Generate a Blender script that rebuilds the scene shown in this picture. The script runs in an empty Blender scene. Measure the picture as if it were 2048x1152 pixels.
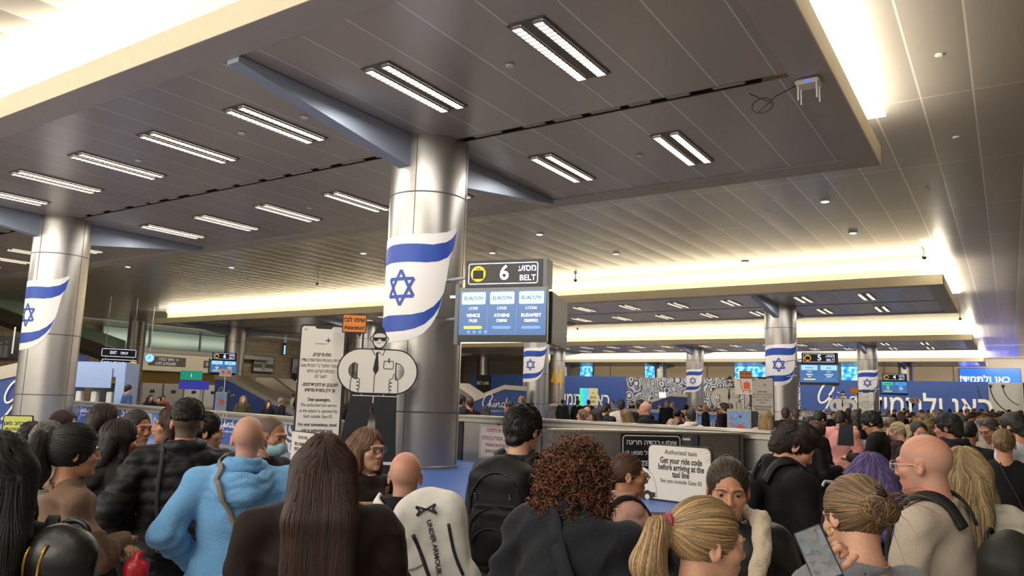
import bpy, math, random
import numpy as np
from mathutils import Vector, Matrix
random.seed(7); rng=np.random.default_rng(7)
SC=bpy.context.scene; COL=SC.collection
PI=math.pi
# ------------------------------------------------------------------ camera
H=1.9
_f=1507.0; _yaw,_pit,_rol=[math.radians(a) for a in (33.398,8.277,1.671)]
_d=np.array([-math.sin(_yaw)*math.cos(_pit),math.cos(_yaw)*math.cos(_pit),math.sin(_pit)])
_r=np.array([math.cos(_yaw),math.sin(_yaw),0.0]); _u=np.cross(_r,_d)
_cr,_sr=math.cos(_rol),math.sin(_rol)
CAMR=_cr*_r+_sr*_u; CAMU=-_sr*_r+_cr*_u; CAMD=_d
cam=bpy.data.cameras.new('camera'); camo=bpy.data.objects.new('camera',cam); COL.objects.link(camo)
cam.sensor_width=36; cam.lens=_f/2048*36; cam.clip_start=.05; cam.clip_end=400
M=Matrix.Identity(4)
for i in range(3): M[i][0]=CAMR[i]; M[i][1]=CAMU[i]; M[i][2]=-CAMD[i]
M[2][3]=H
camo.matrix_world=M; SC.camera=camo
def ray(px,py):
    return (px-1024)/_f*CAMR-(py-576)/_f*CAMU+CAMD
def atz(px,py,z): q=ray(px,py); return Vector((0,0,H))+Vector(q*((z-H)/q[2]))
def atd(px,py,D): q=ray(px,py); return Vector((0,0,H))+Vector(q*(D/math.hypot(q[0],q[1])))
def atx(px,py,X): q=ray(px,py); return Vector((0,0,H))+Vector(q*(X/q[0]))
# ------------------------------------------------------------------ world, view
wd=bpy.data.worlds.new('world'); SC.world=wd; wd.use_nodes=True
wd.node_tree.nodes['Background'].inputs[0].default_value=(1.0,.95,.90,1)
wd.node_tree.nodes['Background'].inputs[1].default_value=.92
SC.view_settings.view_transform='Standard'; SC.view_settings.look='None'
SC.view_settings.exposure=0.0; SC.view_settings.gamma=1.0; SC.view_settings.use_curve_mapping=False
# hall dimensions
ZS=6.69; ZR=7.02; ZU=7.7; ROWS=[10.96,38.0,65.0,91.5]; XR=-1.9; XL=-54.7
HALF=5.1; COLX=[-9.22,-23.2,-37.2,-51.2,-65.2]
def area(name,loc,rot,sx,sy,power,color=(1,.92,.77)):
    l=bpy.data.lights.new(name,'AREA'); l.shape='RECTANGLE'; l.size=sx; l.size_y=sy; l.energy=power; l.color=color
    o=bpy.data.objects.new(name,l); COL.objects.link(o); o.location=loc; o.rotation_euler=rot; return o
# cove lights on top of each lowered ceiling: they wash the upper ceiling and the recessed wall
for i,yc in enumerate(ROWS):
    for sgn in (-1,1):
        area('cove_light',((XR+XL)/2,yc+sgn*(HALF-.28),ZR+.05),(PI-sgn*.5,0,0),52,.22,(620 if i==0 and sgn<0 else 360) if i<2 else 420)
    area('cove_light',(XR-.2,yc,ZR+.05),(PI,.35,0),.22,2*HALF-.6,330)
area('gallery_light',(-66,48,7.2),(0,.9,0),1.0,30,750,(1,.94,.82))
area('back_wall_fill',(-22,95.5,7.4),(.9,0,0),60,.6,2600,(1,.94,.82))  # added fill that brightens the back wall, no fitting modelled for it
area('hoarding_fill',(-22,78,7.4),(.75,0,0),60,.6,2400,(1,.95,.85))  # added fill in front of the hoardings to lift their blue, not a fixture
# soft light from the hall's own rows of ceiling lamps over the waiting crowd
for yc in ROWS[:3]:
    for dy in (-2.4,2.4):
        for xc_,ln_ in ((-16.2,12.4),(-5.7,6.0),(-30.2,12.4)): area('lamp_row_light',(xc_,yc+dy,ZS-.12),(0,0,0),ln_,.4,34*ln_,(1,.96,.91))
area('lamp_row_light',(-10,-2.5,ZU-.15),(0,0,0),24,.6,480,(1,.95,.88))
area('cove_light',(-20,-9.0,7.0),(PI/2+.25,0,0),40,.5,3200,(1,.93,.80))  # unseen light added behind the camera to brighten the near fascia

# ------------------------------------------------------------------ materials
def lin(c):
    if isinstance(c,str):
        c=c.lstrip('#'); c=[int(c[i:i+2],16)/255 for i in (0,2,4)]
        c=[x/12.92 if x<=.04045 else ((x+.055)/1.055)**2.4 for x in c]
    return (*c[:3],1.0)
_mc={}
def mat(name,col,rough=.6,metal=0.,bump=None,emit=0,ecol=None,var=0,spec=None,sheen=0,stretch=(1,1,1),alpha=None,sss=0):
    if name in _mc: return _mc[name]
    m=bpy.data.materials.new(name); m.use_nodes=True; nt=m.node_tree; b=nt.nodes['Principled BSDF']
    b.inputs['Base Color'].default_value=lin(col); b.inputs['Roughness'].default_value=rough; b.inputs['Metallic'].default_value=metal
    if spec is not None: b.inputs['Specular IOR Level'].default_value=spec
    if sheen: b.inputs['Sheen Weight'].default_value=sheen
    if sss:
        b.inputs['Subsurface Weight'].default_value=sss; b.inputs['Subsurface Radius'].default_value=(.012,.005,.003); b.inputs['Subsurface Scale'].default_value=1
    if emit:
        b.inputs['Emission Color'].default_value=lin(ecol or col); b.inputs['Emission Strength'].default_value=emit
    if alpha is not None: b.inputs['Alpha'].default_value=alpha
    if bump or var:
        tc=nt.nodes.new('ShaderNodeTexCoord'); mp=nt.nodes.new('ShaderNodeMapping'); mp.inputs['Scale'].default_value=stretch
        nt.links.new(tc.outputs['Object'],mp.inputs[0])
        n=nt.nodes.new('ShaderNodeTexNoise'); n.inputs['Scale'].default_value=bump[0] if bump else 12; n.inputs['Detail'].default_value=4
        nt.links.new(mp.outputs[0],n.inputs['Vector'])
        if bump:
            bp=nt.nodes.new('ShaderNodeBump'); bp.inputs['Strength'].default_value=bump[1]; bp.inputs['Distance'].default_value=bump[2] if len(bump)>2 else .01
            nt.links.new(n.outputs[0],bp.inputs['Height']); nt.links.new(bp.outputs[0],b.inputs['Normal'])
        if var:
            r=nt.nodes.new('ShaderNodeMapRange'); r.inputs['From Min'].default_value=.3; r.inputs['From Max'].default_value=.7
            r.inputs['To Min'].default_value=1-var; r.inputs['To Max'].default_value=1+var
            nt.links.new(n.outputs[0],r.inputs[0])
            vm=nt.nodes.new('ShaderNodeVectorMath'); vm.operation='SCALE'; vm.inputs[0].default_value=lin(col)[:3]
            nt.links.new(r.outputs[0],vm.inputs['Scale']); nt.links.new(vm.outputs[0],b.inputs['Base Color'])
    _mc[name]=m; return m
def panel_mat(name,col,seam,rough,metal,px,py,w,ox=0,oy=0,bulge=.4,seamdark=True,crossw=1.0):
    """metal ceiling tiles: seams every px (X) and py (Y), each tile slightly dished"""
    m=bpy.data.materials.new(name); m.use_nodes=True; nt=m.node_tree; b=nt.nodes['Principled BSDF']; N=nt.nodes.new; L=nt.links.new
    b.inputs['Roughness'].default_value=rough; b.inputs['Metallic'].default_value=metal
    tc=N('ShaderNodeTexCoord'); sp=N('ShaderNodeSeparateXYZ'); L(tc.outputs['Object'],sp.inputs[0])
    def mth(op,a,bb=None,cc=None):
        n=N('ShaderNodeMath'); n.operation=op
        for i,v in enumerate((a,bb,cc)):
            if v is None: continue
            if isinstance(v,(int,float)): n.inputs[i].default_value=v
            else: L(v,n.inputs[i])
        return n.outputs[0]
    def fr(s,per,off): return mth('FRACT',mth('DIVIDE',mth('ADD',s,1000*per+off),per))
    fx=fr(sp.outputs[0],px,ox); fy=fr(sp.outputs[1],py,oy) if py else None
    dx=mth('MULTIPLY',mth('SUBTRACT',.5,mth('ABSOLUTE',mth('SUBTRACT',fx,.5))),px)
    ln=mth('LESS_THAN',dx,w)
    hx=mth('MULTIPLY',mth('MULTIPLY',fx,mth('SUBTRACT',1.0,fx)),4)
    if py:
        dy=mth('MULTIPLY',mth('SUBTRACT',.5,mth('ABSOLUTE',mth('SUBTRACT',fy,.5))),py)
        ln=mth('MAXIMUM',ln,mth('LESS_THAN',dy,w*crossw))
    nz=N('ShaderNodeTexNoise'); nz.inputs['Scale'].default_value=.45; nz.inputs['Detail'].default_value=0; L(tc.outputs['Object'],nz.inputs['Vector'])
    mx=N('ShaderNodeMix'); mx.data_type='RGBA'; mx.inputs[6].default_value=lin(col); mx.inputs[7].default_value=lin(seam); L(ln,mx.inputs[0])
    # faint tile-to-tile tint
    fl=mth('FLOOR',mth('DIVIDE',mth('ADD',sp.outputs[0],1000*px+ox),px)); 
    wn=N('ShaderNodeTexWhiteNoise'); wn.noise_dimensions='2D' ; cb=N('ShaderNodeCombineXYZ'); L(fl,cb.inputs[0])
    if py: L(mth('FLOOR',mth('DIVIDE',mth('ADD',sp.outputs[1],1000*py+oy),py)),cb.inputs[1])
    L(cb.outputs[0],wn.inputs['Vector'])
    t=mth('ADD',mth('MULTIPLY',wn.outputs[0],.10),.92)
    vm=N('ShaderNodeVectorMath'); vm.operation='SCALE'; L(mx.outputs[2],vm.inputs[0]); L(t,vm.inputs['Scale']); L(vm.outputs[0],b.inputs['Base Color'])
    h=mth('ADD',mth('MULTIPLY',hx,bulge),mth('MULTIPLY',nz.outputs[0],.6)); h=mth('ADD',h,mth('MULTIPLY',ln,.5))
    bp=N('ShaderNodeBump'); bp.inputs['Strength'].default_value=.35; bp.inputs['Distance'].default_value=.02
    L(h,bp.inputs['Height']); L(bp.outputs[0],b.inputs['Normal'])
    _mc[name]=m; return m
# ------------------------------------------------------------------ mesh helpers
def link(name,me,mt=None,parent=None,loc=None,rotz=None,smooth=False):
    o=bpy.data.objects.new(name,me); COL.objects.link(o)
    if mt is not None:
        for q in (mt if isinstance(mt,(list,tuple)) else [mt]): me.materials.append(q)
    if parent is not None: o.parent=parent
    if loc is not None: o.location=loc
    if rotz is not None: o.rotation_euler=(0,0,rotz)
    if smooth: me.shade_smooth()
    return o
def tag(o,label=None,cat=None,group=None,kind=None):
    if label: o['label']=label
    if cat: o['category']=cat
    if group: o['group']=group
    if kind: o['kind']=kind
    return o
def thing(name,label,cat,loc=(0,0,0),rotz=0,group=None,scale=1):
    o=bpy.data.objects.new(name,None); o.empty_display_size=.2; COL.objects.link(o); o.location=loc; o.rotation_euler=(0,0,rotz); o.scale=(scale,)*3
    return tag(o,label,cat,group)
class MB:
    def __init__(s): s.v=[]; s.f=[]; s.m=[]
    def quad(s,pts,mi=0):
        n=len(s.v); s.v+= [tuple(p) for p in pts]; s.f.append(tuple(range(n,n+len(pts)))); s.m.append(mi); return s
    def box(s,c,d,rz=0,mi=0,bev=0):
        cx,cy,cz=c; hx,hy,hz=[q/2 for q in d]; co,si=math.cos(rz),math.sin(rz); n=len(s.v)
        for z in (-hz,hz):
            for x,y in ((-hx,-hy),(hx,-hy),(hx,hy),(-hx,hy)):
                s.v.append((cx+x*co-y*si,cy+x*si+y*co,cz+z))
        for q in ((0,3,2,1),(4,5,6,7),(0,1,5,4),(1,2,6,5),(2,3,7,6),(3,0,4,7)):
            s.f.append(tuple(n+i for i in q)); s.m.append(mi)
        return s
    def prism(s,poly,y0,y1,mi=0):
        """poly in XZ, extruded along Y"""
        n=len(s.v); k=len(poly)
        s.v+=[(x,y0,z) for x,z in poly]+[(x,y1,z) for x,z in poly]
        s.f.append(tuple(range(n,n+k))); s.m.append(mi); s.f.append(tuple(range(n+2*k-1,n+k-1,-1))); s.m.append(mi)
        for i in range(k):
            j=(i+1)%k; s.f.append((n+i,n+i+k,n+j+k,n+j)); s.m.append(mi)
        return s
    def tube(s,pts,r,sides=8,mi=0,cap=True,flat=None):
        pts=[Vector(p) for p in pts]; rs=r if isinstance(r,(list,tuple,np.ndarray)) else [r]*len(pts); n0=len(s.v); up=Vector((0,0,1))
        for i,p in enumerate(pts):
            d=(pts[min(i+1,len(pts)-1)]-pts[max(i-1,0)])
            if d.length<1e-9: d=Vector((0,0,1))
            d.normalize()
            if i==0:
                a=d.cross(up)
                if a.length<1e-3: a=d.cross(Vector((0,1,0)))
                a.normalize()
            else:
                a=(a-d*a.dot(d)); 
                if a.length<1e-6: a=d.orthogonal()
                a.normalize()
            b=d.cross(a)
            for k in range(sides):
                t=2*PI*k/sides; q=p+a*math.cos(t)*rs[i]+b*math.sin(t)*rs[i]*(flat or 1); s.v.append(tuple(q))
        for i in range(len(pts)-1):
            for k in range(sides):
                a0=n0+i*sides+k; a1=n0+i*sides+(k+1)%sides
                s.f.append((a0,a1,a1+sides,a0+sides)); s.m.append(mi)
        if cap:
            s.f.append(tuple(n0+k for k in range(sides-1,-1,-1))); s.m.append(mi)
            e=n0+(len(pts)-1)*sides; s.f.append(tuple(e+k for k in range(sides))); s.m.append(mi)
        return s
    def lathe(s,prof,c=(0,0,0),n=48,mi=0,caps=True):
        n0=len(s.v)
        for r,z in prof:
            for k in range(n):
                t=2*PI*k/n; s.v.append((c[0]+r*math.cos(t),c[1]+r*math.sin(t),c[2]+z))
        for i in range(len(prof)-1):
            for k in range(n):
                a=n0+i*n+k; b=n0+i*n+(k+1)%n; s.f.append((a,b,b+n,a+n)); s.m.append(mi)
        if caps:
            s.f.append(tuple(n0+k for k in range(n-1,-1,-1))); s.m.append(mi)
            e=n0+(len(prof)-1)*n; s.f.append(tuple(e+k for k in range(n))); s.m.append(mi)
        return s
    def mesh(s,name='m'):
        me=bpy.data.meshes.new(name); me.from_pydata(s.v,[],s.f); 
        if any(s.m): me.polygons.foreach_set('material_index',s.m)
        me.update(); return me
    def build(s,name,mt,parent=None,loc=None,rotz=None,smooth=False,bev=0):
        me=s.mesh(name)
        if bev:
            import bmesh
            bm=bmesh.new(); bm.from_mesh(me)
            bmesh.ops.remove_doubles(bm,verts=bm.verts,dist=1e-5)
            bmesh.ops.bevel(bm,geom=list(bm.edges),offset=bev,segments=2,affect='EDGES',clamp_overlap=True); bm.to_mesh(me); bm.free()
        return link(name,me,mt,parent,loc,rotz,smooth)
def struct(o): o['kind']='structure'; return o
DG=None
def _conv(ob,name):
    """turn a curve or text object into a mesh datablock"""
    COL.objects.link(ob); bpy.context.view_layer.update()
    dg=bpy.context.evaluated_depsgraph_get(); me=bpy.data.meshes.new_from_object(ob.evaluated_get(dg)); me.name=name
    cu=ob.data; bpy.data.objects.remove(ob); bpy.data.curves.remove(cu); me.materials.clear(); return me
RX=Matrix.Rotation(PI/2,4,'X')
def shape(name,polys,mt,parent=None,y=0,th=.004,smooth=False):
    """flat outlines (x,z lists, inner ones are holes) given thickness th, front face at y-th"""
    cu=bpy.data.curves.new(name,'CURVE'); cu.dimensions='2D'; cu.fill_mode='BOTH'; cu.extrude=th/2
    for poly in polys:
        sp=cu.splines.new('POLY'); sp.points.add(len(poly)-1); sp.use_cyclic_u=True
        for p,q in zip(sp.points,poly): p.co=(q[0],q[1],0,1)
    me=_conv(bpy.data.objects.new(name,cu),name); me.transform(Matrix.Translation((0,y-th/2,0))@RX)
    return link(name,me,mt,parent)
def txt(s,size,x,z,mt,parent,y=-.003,align='CENTER',bold=0,name='lettering',sx=1,shear=0,rot=0,th=.0015,spacing=1):
    cu=bpy.data.curves.new(name,'FONT'); cu.body=s; cu.size=size; cu.align_x=align; cu.align_y='CENTER'; cu.extrude=th/2; cu.offset=bold*size; cu.shear=shear; cu.resolution_u=3; cu.space_character=spacing
    me=_conv(bpy.data.objects.new(name,cu),name)
    me.transform(Matrix.Translation((x,y,z))@RX@Matrix.Rotation(rot,4,'Z')@Matrix.Diagonal((sx,1,1,1)))
    return link(name,me,mt,parent)
def heb(s):
    out=[];buf=''
    for ch in s[::-1]:
        if ch.isascii() and (ch.isalnum()): buf=ch+buf
        else: out.append(buf); buf=''; out.append({'(':')',')':'('}.get(ch,ch))
    out.append(buf); return ''.join(out)
_AR={'ا':(0xfe8d,2),'أ':(0xfe83,2),'ب':(0xfe8f,4),'ة':(0xfe93,2),'ت':(0xfe95,4),'ج':(0xfe9d,4),'خ':(0xfea5,4),'د':(0xfea9,2),'ر':(0xfead,2),'ز':(0xfeaf,2),'س':(0xfeb1,4),'ش':(0xfeb5,4),'ص':(0xfeb9,4),'ط':(0xfec1,4),'ع':(0xfec9,4),'غ':(0xfecd,4),'ف':(0xfed1,4),'ك':(0xfed9,4),'ل':(0xfedd,4),'م':(0xfee1,4),'ن':(0xfee5,4),'ه':(0xfee9,4),'و':(0xfeed,2),'ي':(0xfef1,4),'ئ':(0xfe89,4),'ح':(0xfea1,4)}
def ara(s):
    o=''
    for i,ch in enumerate(s):
        if ch not in _AR: o+=ch; continue
        prev=i>0 and s[i-1] in _AR and _AR[s[i-1]][1]==4; nxt=i+1<len(s) and s[i+1] in _AR; b,n=_AR[ch]
        if n==2: o+=chr(b+(1 if prev else 0))
        else: o+=chr(b+(3 if prev and nxt else 1 if prev else 2 if nxt else 0))
    return heb(o)
def rrect(x0,z0,x1,z1,r,n=6):
    p=[]
    for cx,cz,a in ((x1-r,z1-r,0),(x0+r,z1-r,90),(x0+r,z0+r,180),(x1-r,z0+r,270)):
        for i in range(n+1):
            t=math.radians(a+90*i/n); p.append((cx+r*math.cos(t),cz+r*math.sin(t)))
    return p
def circ(x,z,rx,rz=None,n=24,a0=0,a1=360):
    rz=rz or rx; full=(a1-a0)==360
    return [(x+rx*math.cos(math.radians(a0+(a1-a0)*i/(n if full else n-1))),z+rz*math.sin(math.radians(a0+(a1-a0)*i/(n if full else n-1)))) for i in range(n)]
def smoothline(pts,n=6,closed=False):
    out=[];P=list(pts);m=len(P)
    g=(lambda i:P[i%m]) if closed else (lambda i:P[max(0,min(m-1,i))])
    for i in range(m if closed else m-1):
        p0,p1,p2,p3=g(i-1),g(i),g(i+1),g(i+2)
        for k in range(n):
            t=k/n; out.append(tuple(.5*((2*b)+(-a+c)*t+(2*a-5*b+4*c-d)*t*t+(-a+3*b-3*c+d)*t**3) for a,b,c,d in zip(p0,p1,p2,p3)))
    if not closed: out.append(tuple(P[-1]))
    return out
def ribbon(mb,pts,w,y,mi=0):
    """flat stroke in the XZ plane, w may be list"""
    ws=w if isinstance(w,(list,tuple)) else [w]*len(pts); n0=len(mb.v)
    for i,(x,z) in enumerate(pts):
        a=pts[max(0,i-1)]; b=pts[min(len(pts)-1,i+1)]; dx,dz=b[0]-a[0],b[1]-a[1]; l=math.hypot(dx,dz) or 1; nx,nz=-dz/l,dx/l
        mb.v+=[(x+nx*ws[i]/2,y,z+nz*ws[i]/2),(x-nx*ws[i]/2,y,z-nz*ws[i]/2)]
    for i in range(len(pts)-1):
        a=n0+2*i; mb.f.append((a,a+1,a+3,a+2)); mb.m.append(mi)
    return mb
def copy_tree(o,parent=None):
    c=o.copy(); COL.objects.link(c)
    if parent is not None: c.parent=parent
    for ch in list(o.children): copy_tree(ch,c)
    return c
# flat boards face -Y in their own frame; this turns them towards a viewer standing off at angle
def facing(p,turn=0): return math.atan2(p[1],p[0])-PI/2+math.radians(turn)
# ================================================================== materials of the place
m_up=panel_mat('upper_ceiling_metal','#b9b3ab','#f0eadf',.28,.45,.845,4.53,.016,ox=.25,oy=-15.49,bulge=1.1)
m_soff=panel_mat('lowered_ceiling_metal','#b8aea8','#ece6de',.26,.35,.872,0,.011,ox=.0,bulge=.25)
m_rim=mat('rim_painted','#b5aca4',.45,.1,bump=(3,.05),var=.03)
m_fascia=mat('fascia_cream','#e8dcc0',.55,0,bump=(5,.04),var=.03)
m_cove=mat('cove_plaster','#f4ead2',.7,0,var=.03)
m_tube=mat('cove_tube','#fff4dc',.5,emit=17,ecol='#ffeec4')
m_glow=mat('cove_panel_glow','#fff6e2',.5,emit=5.5,ecol='#fff0cc')
m_steel=mat('brushed_steel','#9d978d',.34,.85,bump=(60,.04,.002),var=.10,stretch=(.15,.15,6))
m_clad=mat('column_aluminium','#a9a59f',.36,.88,bump=(4,.02),var=.03)
m_dark=mat('dark_gap','#1a1714',.7)
m_floor=mat('floor_stone','#8f877c',.3,0,bump=(30,.03),var=.12)
m_wall=mat('wall_beige','#b9a98c',.7,0,bump=(10,.1),var=.1)
m_black=mat('black_board','#1b1a19',.45); m_white=mat('white_board','#d9d2c6',.5)
m_let=mat('white_lettering','#e6e2da',.5); m_ink=mat('black_ink','#221f1d',.6)
m_blue=mat('banner_blue','#2d4a8c',.5,var=.04); m_flagblue=mat('flag_blue','#1c429c',.45); m_flagw=mat('flag_white','#e4dfda',.5)
m_blend=mat('bracket_paint','#97a0af',.45,.2)
# ------------------------------------------------------------------ shell
struct(MB().quad([(-76,-8,0),(14,-8,0),(14,101,0),(-76,101,0)]).build('floor',m_floor))
# upper ceiling (one sheet at z=ZU, left side ends at the gallery wall)
struct(MB().quad([(-76,-8,ZU+.012),(-76,101,ZU+.012),(14,101,ZU+.012),(14,-8,ZU+.012)]).build('ceiling',m_up))
def stone_mat():
    m=bpy.data.materials.new('stone_blocks'); m.use_nodes=True; nt=m.node_tree; b=nt.nodes['Principled BSDF']; b.inputs['Roughness'].default_value=.85
    tc=nt.nodes.new('ShaderNodeTexCoord'); sp=nt.nodes.new('ShaderNodeSeparateXYZ'); cb=nt.nodes.new('ShaderNodeCombineXYZ'); br=nt.nodes.new('ShaderNodeTexBrick')
    nt.links.new(tc.outputs['Object'],sp.inputs[0]); nt.links.new(sp.outputs[1],cb.inputs[0]); nt.links.new(sp.outputs[2],cb.inputs[1]); nt.links.new(cb.outputs[0],br.inputs[0])
    br.inputs['Color1'].default_value=lin('#a08f74'); br.inputs['Color2'].default_value=lin('#8a7a61'); br.inputs['Mortar'].default_value=lin('#6d604c')
    br.inputs['Scale'].default_value=1; br.inputs['Brick Width'].default_value=1.1; br.inputs['Row Height'].default_value=.5; br.inputs['Mortar Size'].default_value=.02
    nt.links.new(br.outputs[0],b.inputs['Base Color']); return m
m_stone=stone_mat()
struct(MB().box((-75.2,46,3.95),(.4,110,7.9)).build('wall_left',m_stone))
struct(MB().box((-31,100.3,3.95),(90,.4,7.9)).build('wall_back',mat('back_wall_panel','#b7ad9f',.6,.1,var=.05)))
struct(MB().box((14.2,46,3.95),(.4,110,7.9)).build('wall_right',mat('right_wall','#b6ab99',.6,var=.05)))
mb=MB()
for i in range(12): mb.box((-70+i*7.2,100.05,6.3),(.08,.1,2.6))
struct(mb.build('trim_1',mat('joint_dark','#6b645b',.6)))
# lowered ceilings: underside panels, rim, fascia, recessed upper wall, cove
XW=-2.3   # right recess wall
for i,yc in enumerate(ROWS):
    y0,y1=yc-HALF,yc+HALF
    mb=MB(); gap=.16
    # underside in two fields with an open service slot between
    for a,b in ((y0+.55,yc-gap/2),(yc+gap/2,y1-.6)):
        mb.quad([(XL+.4,a,ZS+.03),(XL+.4,b,ZS+.03),(XR-.56,b,ZS+.03),(XR-.56,a,ZS+.03)])
    struct(mb.build('ceiling',m_soff))
    mb=MB()
    # flat rim frame underside + fascia around
    def fr(xa,ya,xb,yb): mb.box(((xa+xb)/2,(ya+yb)/2,(ZS+ZR)/2),(xb-xa,yb-ya,ZR-ZS))
    fr(XL,y0,XR,y0+.55); fr(XL,y1-.6,XR,y1); fr(XR-.56,y0+.55,XR,y1-.6); fr(XL,y0+.55,XL+.4,y1-.6)
    struct(mb.build('trim_2',m_rim))
    mb=MB()
    for (xa,ya,xb,yb) in ((XL,y0-.02,XR+.02,y0),(XL,y1,XR+.02,y1+.02),(XR,y0-.02,XR+.02,y1+.02),(XL-.02,y0,XL,y1)):
        mb.box(((xa+xb)/2,(ya+yb)/2,(ZS+ZR)/2+.03),(xb-xa,yb-ya,ZR-ZS+.06))
    struct(mb.build('trim_3',m_fascia))
    mb=MB(); hz=(ZR-.2+ZU)/2; hh=ZU-ZR+.2
    mb.box(((XL+.6+XW)/2,y0+.95,hz),(XW-XL-.6,.06,hh)); mb.box(((XL+.6+XW)/2,y1-.95,hz),(XW-XL-.6,.06,hh))
    mb.box((XW-.03,yc,hz),(.06,2*HALF-1.9,hh)); mb.box((XL+.6,yc,hz),(.06,2*HALF-1.9,hh))
    struct(mb.build('trim_4',m_cove))
    # service slot: dark recess with lighter plates left in it
    mb=MB(); mb.box(((XL+XR-.96)/2,yc,ZS+.13),(XR-XL-1,.3,.02)); mb.box(((XL+XR-.96)/2,yc-.1,ZS+.08),(XR-XL-1,.012,.1)); mb.box(((XL+XR-.96)/2,yc+.1,ZS+.08),(XR-XL-1,.012,.1))
    struct(mb.build('trim_5',m_dark))
    mb=MB(); x=XR-1.2; k=0
    while x>-28 and i==0:
        ln=random.uniform(.35,.8); mb.box((x-ln/2,yc+random.uniform(-.01,.01),ZS+.05),(ln,.10,.012)); x-=ln+random.uniform(.15,.5); k+=1
    if k: struct(mb.build('trim_6',mat('slot_plate','#b3a798',.5,.2)))
    # LED tubes that wash the recess (bottom behind the rim and at the wall head)
    t=thing('cove_lamp','long warm light line behind the rim of the '+['nearest','second','third','farthest'][i]+' lowered ceiling','light',(0,0,0))
    mb=MB()
    for s_,yy in ((-1,y0+.86),(1,y1-.86)): mb.box(((XL+.6+XW)/2,yy,ZU-.045),(XW-XL-.6,.05,.03))
    mb.build('upper_tube',m_tube,t)
    mb=MB()
    for s_,yy in ((-1,y0+.86),(1,y1-.86)): mb.box(((XL+.6+XW)/2,yy,ZR+.06),(XW-XL-.6,.05,.03))
    mb.build('lower_tube',m_tube,t)
    # glowing cove slot in the upper ceiling along the right edge
    ya,yb=(yc-9,yc+5.1)
    mb=MB().box(((-2.3-1.76)/2,(ya+yb)/2,ZU-.012),(.54,yb-ya,.02)); mb.build('side_panel',m_glow,t)
# ------------------------------------------------------------------ ceiling lamps
def lamp_proto():
    t=thing('ceiling_lamp','','light',(0,0,0)); L=1.85
    MB().box((0,0,.0),(.56,L+.1,.02)).build('housing',mat('lamp_housing','#6f675f',.4,.5),t)
    for sx in (-.165,.165):
        MB().box((sx,0,-.012),(.13,L,.012)).build('lamp_tube',mat('lamp_emitter','#fff8ec',.5,emit=9,ecol='#fff3e0'),t)
        mb=MB()
        for k in range(19):
            y=-L/2+L*k/18; mb.box((sx,y,-.028),(.13,.022,.03))
        mb.box((sx-.07,0,-.028),(.008,L,.03)); mb.box((sx+.07,0,-.028),(.008,L,.03))
        mb.build('louver',mat('louver_metal','#c9c3ba',.3,.7),t)
    return t
lp=lamp_proto(); first=True
LX=[-3.2,-5.0,-7.63,-10.95,-13.6,-16.2,-18.85,-21.5,-24.9,-27.5,-30.1,-32.8,-35.4]
lampnames={0:'near row',1:'far row'}
cnt=0
for i,yc in enumerate(ROWS[:3]):
    for r,(dy) in enumerate((-2.33,2.4)):
        for j,x in enumerate(LX):
            if j==0: continue
            if i==0 and r==0 and x<-30: continue
            o=lp if first else copy_tree(lp); first=False; cnt+=1
            o.location=(x+.03,yc+dy,ZS+.02)
            where=['in the nearest lowered ceiling','in the second lowered ceiling','in the third lowered ceiling'][i]
            rowt=['row before the columns','row beyond the columns'][r]
            ordn=['','first','second','third','fourth','fifth','sixth','seventh','eighth','ninth','tenth','eleventh','twelfth'][j]
            o['label']=f'twin lamp {where}, {rowt}, {ordn} from right'
            o['group']='twin lamps '+where
# round downlights and smoke detectors on the ceilings
def disc(name,label,cat,p,r,mt,group,mt2=None):
    t=thing(name,label,cat,p,0,group)
    MB().lathe([(r*.95,0),(r,-.012),(r*.75,-.03)],n=20).build('ring',m_let,t)
    MB().lathe([(r*.72,-.028),(r*.6,-.034)],n=20).build('lens',mt2 or m_white,t); return t
m_dl=mat('downlight','#eef4ff',.4,emit=6,ecol='#f4f7ff')
for k,(px,py) in enumerate([(1650,402),(1706,465),(1079,468),(463,534),(1490,583-60),(727,506),(256,533),(1232,507),(985,505)]):
    p=atz(px,py,ZU); disc('downlight',f'lit round downlight in the upper ceiling, {["rightmost large one","below the rightmost large one","above the belt six sign","above the left flag","middle of the far field","left of the centre column","far left one","right of the belt sign","just right of the centre column"][k]}','light',(p.x,p.y,ZU),.16,m_white,'round downlights of the upper ceiling',m_dl)
for k,(px,py,z) in enumerate([(1020,133,ZS),(1280,313,ZS),(609,236,ZS),(484,268,ZS),(277,322,ZS),(1879,111,ZU),(1912,275,ZU),(1855,380,ZU),(1533,424,ZU),(1305,443,ZU),(619,417,ZS)]):
    p=atz(px,py,z); disc('smoke_detector',f'small round ceiling detector, {["between the two nearest lamps on the right","beside the far right lamp","beside the third lamp from the right","between two left lamps","above the left column","topmost on the right ceiling","second from the top on the right ceiling","third from the top on the right ceiling","middle of the upper ceiling","left in the upper ceiling","above the middle left lamp"][k]}','detector',(p.x,p.y,z+.02),.07,m_white,'small ceiling detectors')
m_cam=mat('dome_black','#1c1d20',.2)
for k,(px,py) in enumerate([(1848,505),(1151,553),(635,560),(1155,653),(1920,632)]):
    p=atz(px,py,ZU if k<3 else ZU); t=thing('dome_camera',f'small black dome camera under the upper ceiling, {["by the right end of the light cove","right of the belt sign","left of the centre flag","below the second cove","at the far right"][k]}','camera',(p.x,p.y,ZU))
    MB().lathe([(.03,0),(.03,-.12),(.09,-.13),(.09,-.17)],n=16).build('mount',m_let,t)
    MB().lathe([(.08,-.17),(.075,-.21),(.045,-.25),(.01,-.262)],n=16).build('dome',m_cam,t,smooth=True)
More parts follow.
